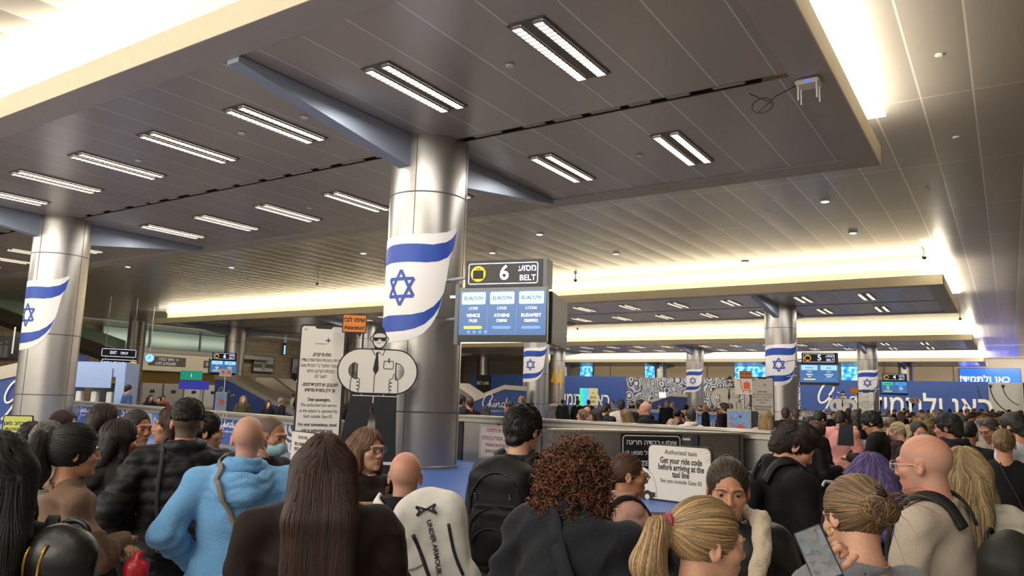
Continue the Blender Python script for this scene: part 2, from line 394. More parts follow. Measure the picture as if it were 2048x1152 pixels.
# access point hanging at the right rim, with four prongs
p=atz(1617,160,ZS); t=thing('wireless_access_point','white wireless box with four hanging antennas under the right rim','antenna',(p.x,p.y,ZS))
MB().box((0,0,-.06),(.34,.3,.07)).build('body',m_let,t,bev=.02)
MB().box((0,0,-.012),(.12,.12,.03)).build('mount_plate',m_let,t)
MB().box((.02,-.155,-.07),(.05,.01,.02)).build('status_light',mat('blue_led','#2b53ff',.4,emit=3),t)
for sx in (-.13,.13):
    for sy in (-.1,.1): MB().tube([(sx,sy,-.08),(sx,sy,-.33)],.012,8).build('antenna',m_let,t)
p=atz(1525,185,ZS); mb=MB()
pts=[(p.x+.16*math.cos(a*.5)+.0,p.y-.02,ZS-.22+.12*math.sin(a*.5)) for a in range(0,22)]
mb.tube([(p.x-.2,p.y,ZS+.02)]+pts+[(p.x+.2,p.y,ZS-.1),(p.x+.55,p.y,ZS+.02)],.008,6)
tag(mb.build('cable_loop',mat('cable_dark','#3a342e',.6),smooth=True),'loose dark cable loop hanging from the ceiling slot','cable')
# ------------------------------------------------------------------ columns
RC=.743
def flag_meshes(zs=-.6):
    """banner wrapped round the column; phi in degrees seen from the hall side, z in metres"""
    def A(x): return math.degrees(math.asin(max(-1,min(1,(x-398)/345))))
    def Z(y): return 4.94-(y-70)/ (1085-70)*2.11
    T=[(-100,Z(175)),(-80,Z(152)),(A(200),Z(133)),(A(450),Z(125)),(A(560),Z(98)),(A(648),Z(40))]
    B=[(-100,Z(1080)),(A(60),Z(1088)),(A(180),Z(1085)),(A(300),Z(1065)),(A(400),Z(1010)),(A(470),Z(925)),(A(515),Z(830)),(A(548),Z(700)),(A(572),Z(560)),(A(600),Z(320)),(A(630),Z(200)),(A(648),Z(42))]
    U1=[(-100,Z(262)),(-80,Z(240)),(A(110),Z(219)),(A(200),Z(217)),(A(450),Z(223)),(A(560),Z(190)),(A(610),Z(145)),(A(648),Z(75))]
    L1=[(-100,Z(405)),(-80,Z(392)),(A(110),Z(380)),(A(250),Z(380)),(A(400),Z(385)),(A(500),Z(368)),(A(580),Z(320)),(A(625),Z(240)),(A(648),Z(75))]
    U2=[(-100,Z(880)),(-80,Z(862)),(A(110),Z(850)),(A(200),Z(850)),(A(300),Z(845)),(A(400),Z(820)),(A(480),Z(765)),(A(530),Z(700)),(A(558),Z(640))]
    L2=[(-100,Z(1000)),(-80,Z(993)),(A(150),Z(992)),(A(240),Z(986)),(A(330),Z(965)),(A(410),Z(925)),(A(480),Z(850)),(A(525),Z(770)),(A(558),Z(640))]
    ev=lambda c,a: float(np.interp(a,[q[0] for q in c],[q[1] for q in c]))
    def P(a,z,r): t=math.radians(-50+a); return (r*math.cos(t),r*math.sin(t),z+zs)
    def strip(U,L,r,n=60):
        mb=MB(); a0,a1=-100,min(U[-1][0],L[-1][0]); n0=0
        for i in range(n+1):
            a=a0+(a1-a0)*(1-(1-i/n)**1.6); mb.v+=[P(a,ev(U,a),r),P(a,ev(L,a),r)]
        for i in range(n): mb.f.append((2*i,2*i+1,2*i+3,2*i+2)); mb.m.append(0)
        return mb.mesh('flag')
    sr=[]
    mb=MB(); zc=Z(607); sc=.33; a0=-35.5
    def tri(sg):
        o=[(0,sc*sg),(sc*math.cos(math.radians(-30)),-sc*.5*sg),(-sc*math.cos(math.radians(-30)),-sc*.5*sg)]
        for q in range(3):
            p0,p1=o[q],o[(q+1)%3]; n=8
            pts=[(p0[0]+(p1[0]-p0[0])*k/n,p0[1]+(p1[1]-p0[1])*k/n) for k in range(n+1)]
            tmp=MB(); ribbon(tmp,pts,.058,0); n0=len(mb.v)
            for v in tmp.v: mb.v.append(P(a0+math.degrees(v[0]/RC*.93),zc+v[2]*.98,RC+.016))
            for f_ in tmp.f: mb.f.append(tuple(n0+k for k in f_)); mb.m.append(0)
    tri(1); tri(-1)
    return strip(T,B,RC+.008),strip(U1,L1,RC+.012),strip(U2,L2,RC+.012),mb.mesh('star')
FM=flag_meshes()
cshaft=MB().lathe([(RC,.0),(RC,ZU-.6)],n=72,caps=False).mesh('shaft'); cshaft.materials.append(m_clad); cshaft.shade_smooth()
mb=MB()
for z in (5.02,2.7,1.0): mb.lathe([(RC+.002,z-.014),(RC+.003,z-.012),(RC+.003,z+.012),(RC+.002,z+.014)],n=72,caps=False)
for a in (20,110,200,290):
    t=math.radians(a); mb.box(((RC)*math.cos(t),(RC)*math.sin(t),3.5),(.012,.012,6.9),rz=t)
cseam=mb.mesh('seams'); cseam.materials.append(mat('seam_dark','#4c4a48',.5))
def bracket_mesh(s):
    # tapered fin running from the column to the rim under the panels
    mb=MB(); y0=s*(RC-.05); y1=s*4.55; w=.13
    z1=ZS+.02-.6
    for (x0) in (0,):
        v=[(-w,y0,z1-.62),(w,y0,z1-.62),(w,y1,z1-.10),(-w,y1,z1-.10),(-w,y0,z1),(w,y0,z1),(w,y1,z1),(-w,y1,z1)]
    mb.v=v; mb.f=[(0,3,2,1),(4,5,6,7),(0,1,5,4),(1,2,6,5),(2,3,7,6),(3,0,4,7)]; mb.m=[0]*6
    return mb.mesh('bracket')
BM=[bracket_mesh(-1),bracket_mesh(1)]
for b_ in BM: b_.materials.append(m_blend)
flagged={(0,0),(0,1),(1,0),(2,0),(1,1),(2,1)}
cw=['the nearest row','the second row','the third row','the farthest row']; cx_=['first from the right','second from the right','third from the right','fourth from the right','fifth from the right']
for i,yc in enumerate(ROWS):
    for j,x in enumerate(COLX):
        if j==4 and i not in (1,2,3): continue
        if i==0 and j>2: continue
        base=.0
        t=thing('column',('large ' if i==0 else '')+f'round metal clad column in {cw[i]}, {cx_[j]}'+(', wrapped with a flag' if (i,j) in flagged else ''),'column',(x,yc,.6))
        link('shaft',cshaft,None,t); link('seams',cseam,None,t)
        MB().lathe([(RC+.012,.0),(RC+.012,.05),(RC,.06)],n=48).build('plinth',mat('plinth_metal','#8f8b85',.4,.7),t,smooth=False)
        if j<4:
            for b_ in BM: link('bracket',b_,None,t)
        if (i,j) in flagged:
            for q,(me,mm,nm) in enumerate(zip(FM,(m_flagw,m_flagblue,m_flagblue,m_flagblue),('flag_banner','flag_stripe','flag_stripe','flag_star'))):
                if not me.materials: me.materials.append(mm)
                link(nm,me,None,t)
        if (i,j)==(2,2):
            for aa,ss in ((-62,'4'),(-18,'4')):
                e=txt(ss,2.9,0,3.15,mat('yellow_numeral','#d8a626',.5),t,y=-RC-.02,sx=.42,name='numeral',bold=.01); e.rotation_euler=(0,0,math.radians(-50+aa+90+25))
# white rod on the left column
tag(MB().box((0,0,0),(.03,.03,.75)).build('wall_rod',m_let,None,(-23.2+.9*math.cos(math.radians(-110)),10.96+.9*math.sin(math.radians(-110)),3.1)),'thin white rod fixed on the left flag column','rod')
# ================================================================== signs, logos, belts
m_glass=mat('gallery_glass','#6f8a7c',.15,.1,var=.08); m_signface=mat('sign_glow_white','#e8ecff',.5,emit=1.1,ecol='#cfd8ff')
m_yel=mat('sign_yellow','#f2b90f',.5,emit=.7,ecol='#f2b90f'); m_orange=mat('trolley_orange','#e2562b',.5); m_pol=mat('steel_pole','#b7bac0',.3,.8)
m_scr=mat('screen_blue','#16263f',.3,emit=.8,ecol='#4a7cb8'); m_scrl=mat('screen_card','#a9d8ee',.3,emit=1.0,ecol='#93cdea'); m_scrt=mat('screen_text','#eef6ff',.3,emit=1.2)
m_scry=mat('screen_yellow','#e6e436',.3,emit=.9); m_scrd=mat('screen_dim','#6c93d8',.3,emit=.5); m_scrg=mat('screen_green','#2fbf8f',.3,emit=.9); m_scrc=mat('screen_cyan','#3aa0e6',.3,emit=.9)
def art_mat(name,blue=.35,scale=2.2):
    m=bpy.data.materials.new(name); m.use_nodes=True; nt=m.node_tree; b=nt.nodes['Principled BSDF']; N=nt.nodes.new; L=nt.links.new; b.inputs['Roughness'].default_value=.5
    tc=N('ShaderNodeTexCoord'); v=N('ShaderNodeTexVoronoi'); v.inputs['Scale'].default_value=scale; L(tc.outputs['Object'],v.inputs['Vector'])
    mt=N('ShaderNodeMath'); mt.operation='MULTIPLY'; mt.inputs[1].default_value=34; L(v.outputs['Distance'],mt.inputs[0])
    sn=N('ShaderNodeMath'); sn.operation='SINE'; L(mt.outputs[0],sn.inputs[0])
    w=N('ShaderNodeTexNoise'); w.inputs['Scale'].default_value=scale*2.2; mp=N('ShaderNodeMapping'); mp.inputs['Scale'].default_value=(2.5,2.5,.5); L(tc.outputs['Object'],mp.inputs[0]); L(mp.outputs[0],w.inputs['Vector'])
    ad=N('ShaderNodeMath'); ad.operation='MULTIPLY_ADD'; ad.inputs[1].default_value=.28; L(sn.outputs[0],ad.inputs[0]); L(w.outputs[0],ad.inputs[2])
    cr=N('ShaderNodeValToRGB'); e=cr.color_ramp.elements; e[0].position=.30; e[0].color=lin('#2a2b31'); e[1].position=.62; e[1].color=lin('#b9b7b4')
    q=cr.color_ramp.elements.new(.42); q.color=lin('#6c7484'); q=cr.color_ramp.elements.new(.55); q.color=lin('#8e97a6') 
    L(ad.outputs[0],cr.inputs[0])
    n2=N('ShaderNodeTexNoise'); n2.inputs['Scale'].default_value=scale*.9; L(tc.outputs['Object'],n2.inputs['Vector'])
    r=N('ShaderNodeMapRange'); r.inputs['From Min'].default_value=.55; r.inputs['From Max'].default_value=.62; r.inputs['To Max'].default_value=blue; L(n2.outputs[0],r.inputs[0])
    mx=N('ShaderNodeMix'); mx.data_type='RGBA'; L(r.outputs[0],mx.inputs[0]); L(cr.outputs[0],mx.inputs[6]); mx.inputs[7].default_value=lin('#3d66b4'); L(mx.outputs[2],b.inputs['Base Color']); return m
m_art=art_mat('printed_art',.8,2.2); m_art2=art_mat('printed_art_large',.15,.9)
def gindi(w,x,z,parent,y=-.012,mt=None,name='logo',sub=True):
    """cursive logo, w wide, lower left at x,z"""
    P=[]
    P.append(([(.20,.60),(.275,.80),(.245,.97),(.17,.97),(.085,.80),(.035,.55),(.06,.38),(.13,.40),(.21,.54),(.235,.60),(.20,.38),(.12,.12),(.02,-.10)],.030))
    P.append(([(.235,.60),(.25,.42),(.285,.40),(.33,.55),(.315,.42),(.35,.38),(.385,.56),(.37,.38),(.41,.52),(.455,.56),(.45,.42),(.49,.38),(.53,.50)],.022))
    P.append(([(.60,.56),(.545,.56),(.52,.44),(.56,.38),(.61,.52),(.655,.82),(.625,.45),(.66,.38),(.71,.56),(.695,.42),(.74,.40),(.86,.46),(1.0,.53)],.022))
    P.append(([(.345,.68),(.355,.70)],.03)); P.append(([(.725,.66),(.735,.68)],.03))
    mb=MB()
    for pts,wd in P:
        s=smoothline([(x+w*a,z+w*.55*b) for a,b in pts],6); ribbon(mb,s,w*wd,y)
    mb.build(name,mt or m_let,parent)
    if sub: txt(heb('חברי ההתקוות'),w*.07,x+w*.46,z-w*.0+w*.10,mt or m_let,parent,y=y)
def emblem(s,x,z,parent,y=-.01,mt=None):
    mt=mt or m_ink; p=[]
    for k in range(16):
        r=s*(1 if k%4==0 else .28 if k%2==0 else .38); a=math.radians(22.5*k+90); p.append((x+r*math.cos(a),z+r*math.sin(a)))
    shape('emblem',[p],mt,parent,y=y,th=.002)
    txt(heb('רשות שדות התעופה'),s*.42,x-s*2.2,z-s*1.1,mt,parent,y=y)
def trolley(s,x,z,parent,y=-.01,mt=None):
    mt=mt or m_orange; mb=MB()
    ribbon(mb,[(x-s*.62,z+s*.62),(x-s*.38,z+s*.6),(x-s*.22,z-s*.35),(x+s*.6,z-s*.35)],s*.09,y)
    mb.build('trolley_icon',mt,parent)
    shape('suitcase_icon',[rrect(x-s*.08,z-s*.22,x+s*.5,z+s*.38,s*.07)],mt,parent,y=y,th=.002); shape('suitcase_icon',[rrect(x+s*.08,z+s*.38,x+s*.34,z+s*.5,s*.03),rrect(x+s*.13,z+s*.39,x+s*.29,z+s*.45,s*.02)],mt,parent,y=y,th=.002)
    for q in (-.12,.48): shape('wheel_icon',[circ(x+q*s,z-s*.5,s*.08,n=14)],mt,parent,y=y,th=.002)

class Line2:
    """vertical plane over the floor line P->Q; local x runs along it"""
    def __init__(s,P,Q): s.P=np.array(P,float); s.Q=np.array(Q,float); s.L=float(np.linalg.norm(s.Q-s.P)); s.u=(s.Q-s.P)/s.L; s.rz=math.atan2(s.u[1],s.u[0])
    def x(s,px,py=840):
        q=ray(px,py); A=np.array([[q[0],-s.u[0]],[q[1],-s.u[1]]]); t=np.linalg.solve(A,s.P); return t[1]
# ---- one carousel island: platform, barriers left and right of the column, moving plates
ISL={}; PLAT=[]
def island(k,dy,n):
    nm=['belt six','belt five','belt four'][k]
    near=['nearest island','second island','third island'][k]
    plat=[(-27,10.4+dy),(-15,8.3+dy),(-9,7.35+dy),(-5.9,7.95+dy),(-4.4,8.25+dy),(-3.4,8.85+dy),(-2.95,9.9+dy),(-2.75,11.3+dy),(-3.0,12.05+dy),(-9.3,12.85+dy),(-12,12.0+dy),(-27,14.2+dy)]
    t=thing('carousel_platform',f'blue topped raised carousel platform of the {near}','platform',(0,0,0))
    mb=MB(); N_=len(plat); mb.v=[(x,y,0) for x,y in plat]+[(x,y,.6) for x,y in plat]
    mb.f=[tuple(range(N_,2*N_))]+[(i,(i+1)%N_,N_+(i+1)%N_,N_+i) for i in range(N_)]; mb.m=[1]+[0]*N_
    mb.build('deck',[m_steel,mat('deck_blue','#3d5d9c',.45,bump=(14,.08),var=.1)],t)
    # ring of overlapping plates outside the deck
    cen=np.array([-14.0,10.5+dy]); P=smoothline(plat[0:9],5); 
    mb=MB(); m2=MB(); m3=MB()
    for i in range(len(P)-1):
        a,b=np.array(P[i]),np.array(P[i+1]); d=b-a; l=np.linalg.norm(d)
        if l<1e-6: continue
        nrm=np.array([d[1],-d[0]])/l
        def o(p,s): return (p[0]+nrm[0]*s,p[1]+nrm[1]*s)
        q=[o(a,.05),o(a,.72),o(b,.72),o(b,.05)]
        mb.quad([(q[0][0],q[0][1],.52),(q[1][0],q[1][1],.42),(q[2][0],q[2][1],.42),(q[3][0],q[3][1],.52)])
        r=[o(a,.72),o(a,.86),o(b,.86),o(b,.72)]
        m2.quad([(x,y,.45) for x,y in r]); m2.quad([(r[1][0],r[1][1],.45),(r[1][0],r[1][1],.0),(r[2][0],r[2][1],.0),(r[2][0],r[2][1],.45)])
    mb.build('moving_plates',mat('rubber_plates','#3c3a38',.5,.2,bump=(8,.3)),t); m2.build('outer_rim',m_steel,t)
    # left barrier with printed panels
    LL=Line2((-26.0,13.18+dy),(-10.6,10.16+dy)); zt=1.36 if k==0 else 1.46
    t=thing('belt_barrier',f'long low barrier with blue and patterned printed panels on the {near}','barrier',(LL.P[0],LL.P[1],0),LL.rz)
    MB().box((LL.L/2,.12,(zt+.6)/2),(LL.L,.2,zt-.6)).build('panel_body',m_steel,t)
    mb=MB(); mb.box((LL.L/2,.12,zt+.0),(LL.L+.05,.34,.05)); mb.box((LL.L/2,-.02,zt-.1),(LL.L,.08,.05)); mb.box((LL.L/2,-.0,.63),(LL.L,.06,.06)); mb.build('top_rail',mat('rail_steel','#b0a898',.32,.75),t)
    if k==0: segs=[(152,240,'b'),(240,425,'a'),(431,535,'b'),(535,640,'a')]; segs=[(LL.x(a),LL.x(b),c) for a,b,c in segs]
    else: segs=[(4.0,7.6,'b'),(7.7,11.2,'b'),(11.3,15.2,'a')]
    mb=MB()
    for x0,x1,c in segs:
        if c=='b':
            e=MB().quad([(x0+.03,0.008,.68),(x1-.03,.008,.68),(x1-.03,.008,zt-.12),(x0+.03,.008,zt-.12)]).build('blue_print',m_blue,t); e.location.y=-.01
            gindi(.95*min(1,(x1-x0)/2.4),x0+.3,.86,t,y=-.012); mb2=MB(); ribbon(mb2,[(x0+.12,1.0),(x0+.12,1.18)],.02,-.012); mb2.build('mark',m_let,t)
            if x1-x0>2.2: txt('!'+heb('תמיד')[0:1],.36,x0+1.75,1.0,m_let,t,y=-.012,bold=.01,align='LEFT')
        else:
            e=MB().quad([(x0+.03,0.008,.68),(x1-.03,.008,.68),(x1-.03,.008,zt-.12),(x0+.03,.008,zt-.12)]).build('art_print',m_art,t); e.location.y=-.01
    # right barrier
    RL=Line2((-9.35,12.42+dy),(-2.65,10.42+dy)) if k==0 else Line2((-8.3,11.0+dy),(-2.4,9.6+dy)); zt=1.5
    if k==0:
        a=atz(917,831,1.5); b=atz(1543,864,1.5); RL=Line2((a.x,a.y),(b.x,b.y))
    t=thing('belt_barrier',f'brushed steel barrier right of the column on the {near}','barrier',(RL.P[0],RL.P[1],0),RL.rz)
    MB().box((RL.L/2,.12,1.02),(RL.L,.2,.9)).build('panel_body',m_steel,t)
    mb=MB(); mb.box((RL.L/2,.12,zt),(RL.L+.02,.36,.04)); mb.box((RL.L/2,-.03,zt-.09),(RL.L,.07,.045)); mb.build('top_rail',_mc['rail_steel'],t)
    mb=MB()
    for q in range(1,6): mb.box((RL.L*q/6,.012,1.0),(.012,.02,.82))
    mb.box((.07,.01,1.0),(.14,.02,.8)); mb.build('panel_joint',m_dark,t)
    ISL[k]=(LL,RL); PLAT.append(plat)
    return LL,RL
for k,dy in enumerate((0,27.04,54.0)): island(k,dy,k)
LL,RL=ISL[0]
# steel cabinet in front of the near right barrier
a=atz(1105,862,1.44); b=atz(1487,870,1.44); CL=Line2((a.x,a.y),(b.x,b.y))
t=thing('steel_cabinet','long brushed steel cabinet in front of the right barrier','cabinet',(a.x,a.y,0),CL.rz)
MB().box((CL.L/2,.14,.94),(CL.L,.28,1.0)).build('body',m_steel,t,bev=.01)
MB().box((CL.L/2,.14,1.455),(CL.L+.02,.32,.03)).build('top_plate',_mc['rail_steel'],t)
mb=MB()
for px in (1385,1397,1478): mb.box((CL.x(px),-.008,.95),(.02,.012,.95))
mb.build('panel_joint',m_dark,t)
MB().box((CL.x(1387),-.02,.95),(.1,.03,.98)).build('corner_post',mat('post_grey','#5f6168',.4,.6),t)
MB().box((CL.x(1372),-.006,1.36),(.12,.01,.03)).build('label_plate',m_let,t)
# red warning sign
x0,x1=RL.x(962),RL.x(1045); t=thing('warning_sign','white sign with red walking or sitting warning on the steel barrier','sign',(RL.P[0],RL.P[1],0),RL.rz)
MB().box(((x0+x1)/2,-.012,1.02),(x1-x0,.02,.66)).build('panel',mat('sign_cream','#d8cfc4',.5),t)
m_red=mat('sign_red','#a8312c',.5)
w=x1-x0; mb=MB()
R_=rrect(x0+.03,.72,x1-.03,1.32,.03); ribbon(mb,R_+[R_[0]],.008,-.024); mb.build('border',m_red,t)
for s,z,sz,sx in ((heb('ההליכה או הישיבה'),1.25,.115,.82),(heb('על המסוע אסורה בהחלט'),1.09,.115,.80),('WALKING OR SITTING ON THE',.955,.085,.62),('CONVEYOR IS STRICTLY FORBIDDEN',.83,.085,.56)):
    txt(s,sz,(x0+x1)/2,z,m_red,t,y=-.024,bold=.012,sx=sx)
# black oversize baggage sign
x0,x1=CL.x(1241),CL.x(1362); t=thing('baggage_sign','black sign with white border for oversize baggage on the steel cabinet','sign',(CL.P[0],CL.P[1],0),CL.rz)
MB().box(((x0+x1)/2,-.015,1.08),(x1-x0,.025,.70)).build('panel',m_black,t)
mb=MB(); R_=rrect(x0+.03,.76,x1-.03,1.40,.05); ribbon(mb,R_+[R_[0]],.012,-.03); mb.build('border',m_let,t)
for s,x,z,sz,al in ((heb('איסוף כבודה חריגה'),(x0+x1)/2,1.30,.10,'CENTER'),(heb('ם (מול מסוע 4)'),x0+.06,1.15,.085,'LEFT'),('SIZE LUGGAGE',x0+.24,1.0,.10,'LEFT'),('RS',x0+.3,.88,.10,'LEFT')):
    txt(s,sz,x,z,m_let,t,y=-.03,bold=.01,align=al)
# ---- taxi signs
def taxi_sign(P,Q,z0,z1,lab,full=True):
    l=Line2(P,Q); W=l.L; t=thing('taxi_sign',lab,'sign',(P[0],P[1],0),l.rz); Hh=z1-z0
    shape('backing',[rrect(0,z0,W,z1,.08)],m_black,t,y=.03,th=.045); shape('panel',[rrect(.015,z0+.015,W-.015,z1-.015,.07)],m_white,t,y=-.016,th=.004)
    L=[('Authorized taxis',.87,.098,0,'c'),('Get your ride code',.72,.125,.022,'c'),('before arriving at the',.60,.125,.022,'c'),('taxi line',.48,.125,.022,'c'),('See you outside Gate 03',.36,.085,0,'c')]
    for s,v,sz,b,_a in L: txt(s,sz*Hh*1.22,W*.53,z0+v*Hh,m_ink,t,y=-.022,bold=b,sx=.70 if b else .80)
    if full:
        # front half of a white van
        sh=[(.0,.06),(.0,.58),(.05,.565),(.10,.53),(.15,.47),(.19,.39),(.215,.30),(.23,.20),(.235,.05)]
        shape('van_print',[[(-.10+x*W*1.1,z0-.0+y*Hh*1.0) for x,y in sh]],m_black,t,y=-.012,th=.008); shape('van_print',[[(-.10+(.012+x*.93)*W*1.1,z0+(.012+y*.95)*Hh) for x,y in sh]],m_white,t,y=-.021,th=.004)
        shape('van_window',[[(-.10+x*W,z0+y*Hh) for x,y in ((.10,.38),(.10,.48),(.125,.45),(.165,.37))]],m_black,t,y=-.026,th=.002)
        shape('van_bumper',[[(-.10+x*W,z0+y*Hh) for x,y in ((.12,.05),(.12,.13),(.235,.13),(.235,.05))]],m_black,t,y=-.026,th=.002)
        shape('van_wheel',[circ(.0,z0+.04*Hh,.085)],m_black,t,y=-.026,th=.004); shape('van_hub',[circ(.0,z0+.04*Hh,.035)],m_white,t,y=-.031,th=.002)
        emblem(.035,W*.93,z0+.08*Hh,t,y=-.021)
    MB().box((W*.2,.08,(z0+.6)/2),(.05,.05,max(.02,z0-.6))).build('foot',m_black,t)
    return t
a=atd(1297,940,10.6); b=atd(1425,950,10.15)
taxi_sign((a.x,a.y),(b.x,b.y),.61,1.34,'white rounded taxi sign with van drawing on the blue platform, reading ride code')
P2=(atd(1752,840,33.2)); Q2=(atd(1785,840,33)); taxi_sign((P2.x,P2.y),(Q2.x,Q2.y),.75,1.42,'small distant white taxi sign on the second island barrier',False)
a=atd(585,880,12.2); b=atd(632,880,11.5)
l=Line2((a.x,a.y),(b.x,b.y)); t=thing('taxi_sign','narrow white Hebrew taxi sign in front of the tall phone shaped board','sign',(a.x,a.y,0),l.rz); W=l.L
z0,z1=.62,1.31
shape('backing',[rrect(0,z0,W,z1,.05)],m_black,t,y=.03,th=.045); shape('panel',[rrect(.012,z0+.012,W-.012,z1-.012,.045)],m_white,t,y=-.016,th=.004)
for s,z,b in ((heb('מונית מורשה'),1.22,0),(heb('לפני שמתיישבים בתור'),1.12,.02),(heb('למונית, חייבים להזמין'),1.045,.02),(heb('עם קוד הנסיעה'),.97,.02),(heb('מחכים לכם בשער 03'),.88,0),):
    txt(s,.075,W/2,z,m_ink,t,y=-.022,bold=b,sx=W/.95)
emblem(.02,W*.8,.70,t,y=-.021)
# ---- yellow protected area sign on a stand
p=atd(36,846,11.5); t=thing('yellow_sign','yellow protected area sign leaning on a stand by the left column','sign',(p.x,p.y,0),facing(p,-12))
m_yb=mat('yellow_board','#d9e07a',.5)
shape('backing',[rrect(-.165,1.19,.165,1.5,.02)],m_black,t,y=.02,th=.03); shape('panel',[rrect(-.152,1.203,.152,1.487,.015)],m_yb,t,y=-.012,th=.004)
txt(heb('מרחב מוגן'),.062,-.02,1.40,m_ink,t,y=-.017,bold=.02); txt('PROTECTED',.05,-.02,1.325,m_ink,t,y=-.017,bold=.02,sx=.8); txt('AREA',.05,-.02,1.26,m_ink,t,y=-.017,bold=.02,sx=.8)
mb=MB(); ribbon(mb,[(.12,1.42),(.12,1.25)],.012,-.018); ribbon(mb,[(.10,1.28),(.12,1.25),(.14,1.28)],.01,-.018); mb.build('arrow',m_ink,t)
MB().tube([(0,.04,0),(0,.04,1.25)],.02).build('post',m_pol,t); MB().lathe([(.18,0),(.18,.02),(.03,.04)],n=24).build('base',m_pol,t)
# ---- bouncer figure cut-out
def figure_board(loc,rz,z0,lab,scale=1):
    t=thing('figure_cutout',lab,'cutout',loc,rz,scale=scale)
    if loc[2]<.55: MB().box((-.08,.05,-loc[2]/2),(1.0,.3,loc[2])).build('plinth',m_black,t)
    k=.0027
    X=lambda v:(v-620)*k
    Z=lambda v:2.42-(v-322)*k
    P=lambda L:[(X(a),Z(b)) for a,b in L]
    zb=0
    # legs in black
    legs=[(472,725),(745,725),(752,1000),(762,1215),(632,1215),(622,900),(603,800),(596,795),(585,850),(545,1215),(385,1215)]
    shape('trousers',[P(legs)],m_black,t,y=.03,th=.05)
    mb=MB(); ribbon(mb,P([(475,750),(745,752)]),.012,-.024); ribbon(mb,P([(603,752),(601,795)]),.014,-.024); ribbon(mb,P([(530,735),(530,750)]),.012,-.024); ribbon(mb,P([(665,735),(665,752)]),.012,-.024); mb.build('belt_lines',m_let,t)
    def pill(m): return [(X(a),Z(b)) for a,b in circ(515,600,135+m,135+m,20,90,270)]+[(X(a),Z(b)) for a,b in circ(728,600,135+m,135+m,20,-90,90)]
    def pill2(m):
        L=[]
        for i in range(21): a=math.radians(-90-180*i/20); L.append((515+(135+m)*math.cos(a),600+(135+m)*math.sin(a)))
        for i in range(21): a=math.radians(90-180*i/20); L.append((728+(135+m)*math.cos(a),600+(135+m)*math.sin(a)))
        return P(L)
    hl=lambda m:P([(492-m,550-m)]+[(492-m-(50-m)*math.sin(math.radians(v)),598-(48-m)*math.cos(math.radians(v))) for v in range(0,181,20)][1:-1]+[(492-m,646+m*-1)])
    hr=lambda m:P([(735+m,548+m)]+[(735+m+(50-m)*math.sin(math.radians(v)),598-(48-m)*math.cos(math.radians(v))) for v in range(0,181,20)][1:-1]+[(735+m,646-m)])
    shape('torso_backing',[pill2(5),hl(0),hr(0)],m_black,t,y=.03,th=.06)
    shape('shirt',[pill2(-3),hl(-7),hr(-7)],m_white,t,y=-.031,th=.004)
    mb=MB()
    for m_ in (1,): pass
    yy=-.038
    # fists
    for sx,cx in ((1,487),(-1,722)):
        F=[(458,730),(460,655),(470,635),(478,615),(488,618),(492,640),(510,648),(512,664),(494,668),(513,672),(512,686),(496,690),(513,695),(512,708),(498,712),(510,718),(508,730)]
        if sx<0: F=[(1207-a,b) for a,b in F]
        ribbon(mb,smoothline(P(F),3),.012,yy)
    ribbon(mb,P([(603,620),(601,730)]),.012,yy)
    ribbon(mb,P([(575,458),(600,500),(620,478),(648,500),(660,458)]),.014,yy)
    Rb=[(X(a),Z(b)) for a,b in [(660,535),(712,535),(716,540),(714,580),(710,583),(660,582),(656,578),(657,538)]]; ribbon(mb,Rb+[Rb[0]],.012,yy); ribbon(mb,P([(687,516),(687,545)]),.02,yy)
    mb.build('shirt_lines',m_ink,t)
    shape('tie',[P([(604,483),(622,483),(618,500),(626,590),(607,622),(591,590),(606,500)])],m_black,t,y=-.036,th=.004)
    shape('head_backing',[[(X(a),Z(b)) for a,b in circ(622,398,46,62,28)]],m_black,t,y=.03,th=.05)
    for ex in (577,667): shape('ear',[[(X(a),Z(b)) for a,b in circ(ex,398,12,17,14)]],m_black,t,y=.02,th=.04); shape('ear_face',[[(X(a),Z(b)) for a,b in circ(ex,398,7,12,14)]],m_white,t,y=-.021,th=.003)
    shape('face',[[(X(a),Z(b)) for a,b in circ(622,400,39,53,28)]],m_white,t,y=-.021,th=.004)
    shape('cap',[P([(590,372),(594,340),(608,324),(624,321),(640,326),(652,342),(656,370),(640,362),(606,362)])],m_black,t,y=-.02,th=.012)
    shape('sunglasses',[P([(576,390),(668,388),(660,406),(648,413),(632,408),(626,396),(618,396),(612,408),(596,413),(584,407)])],m_black,t,y=-.026,th=.006)
    mb=MB(); ribbon(mb,P([(608,424),(632,424)]),.01,-.027); mb.build('mouth',m_ink,t)
    shape('foot_plate',[[(-.62,0),(.45,0),(.45,.14),(-.62,.14)]],m_black,t,y=.05,th=.1); shape('foot_stripe',[[(-.56,.145),(.40,.145),(.40,.19),(-.56,.19)]],m_white,t,y=.045,th=.1)
    return t
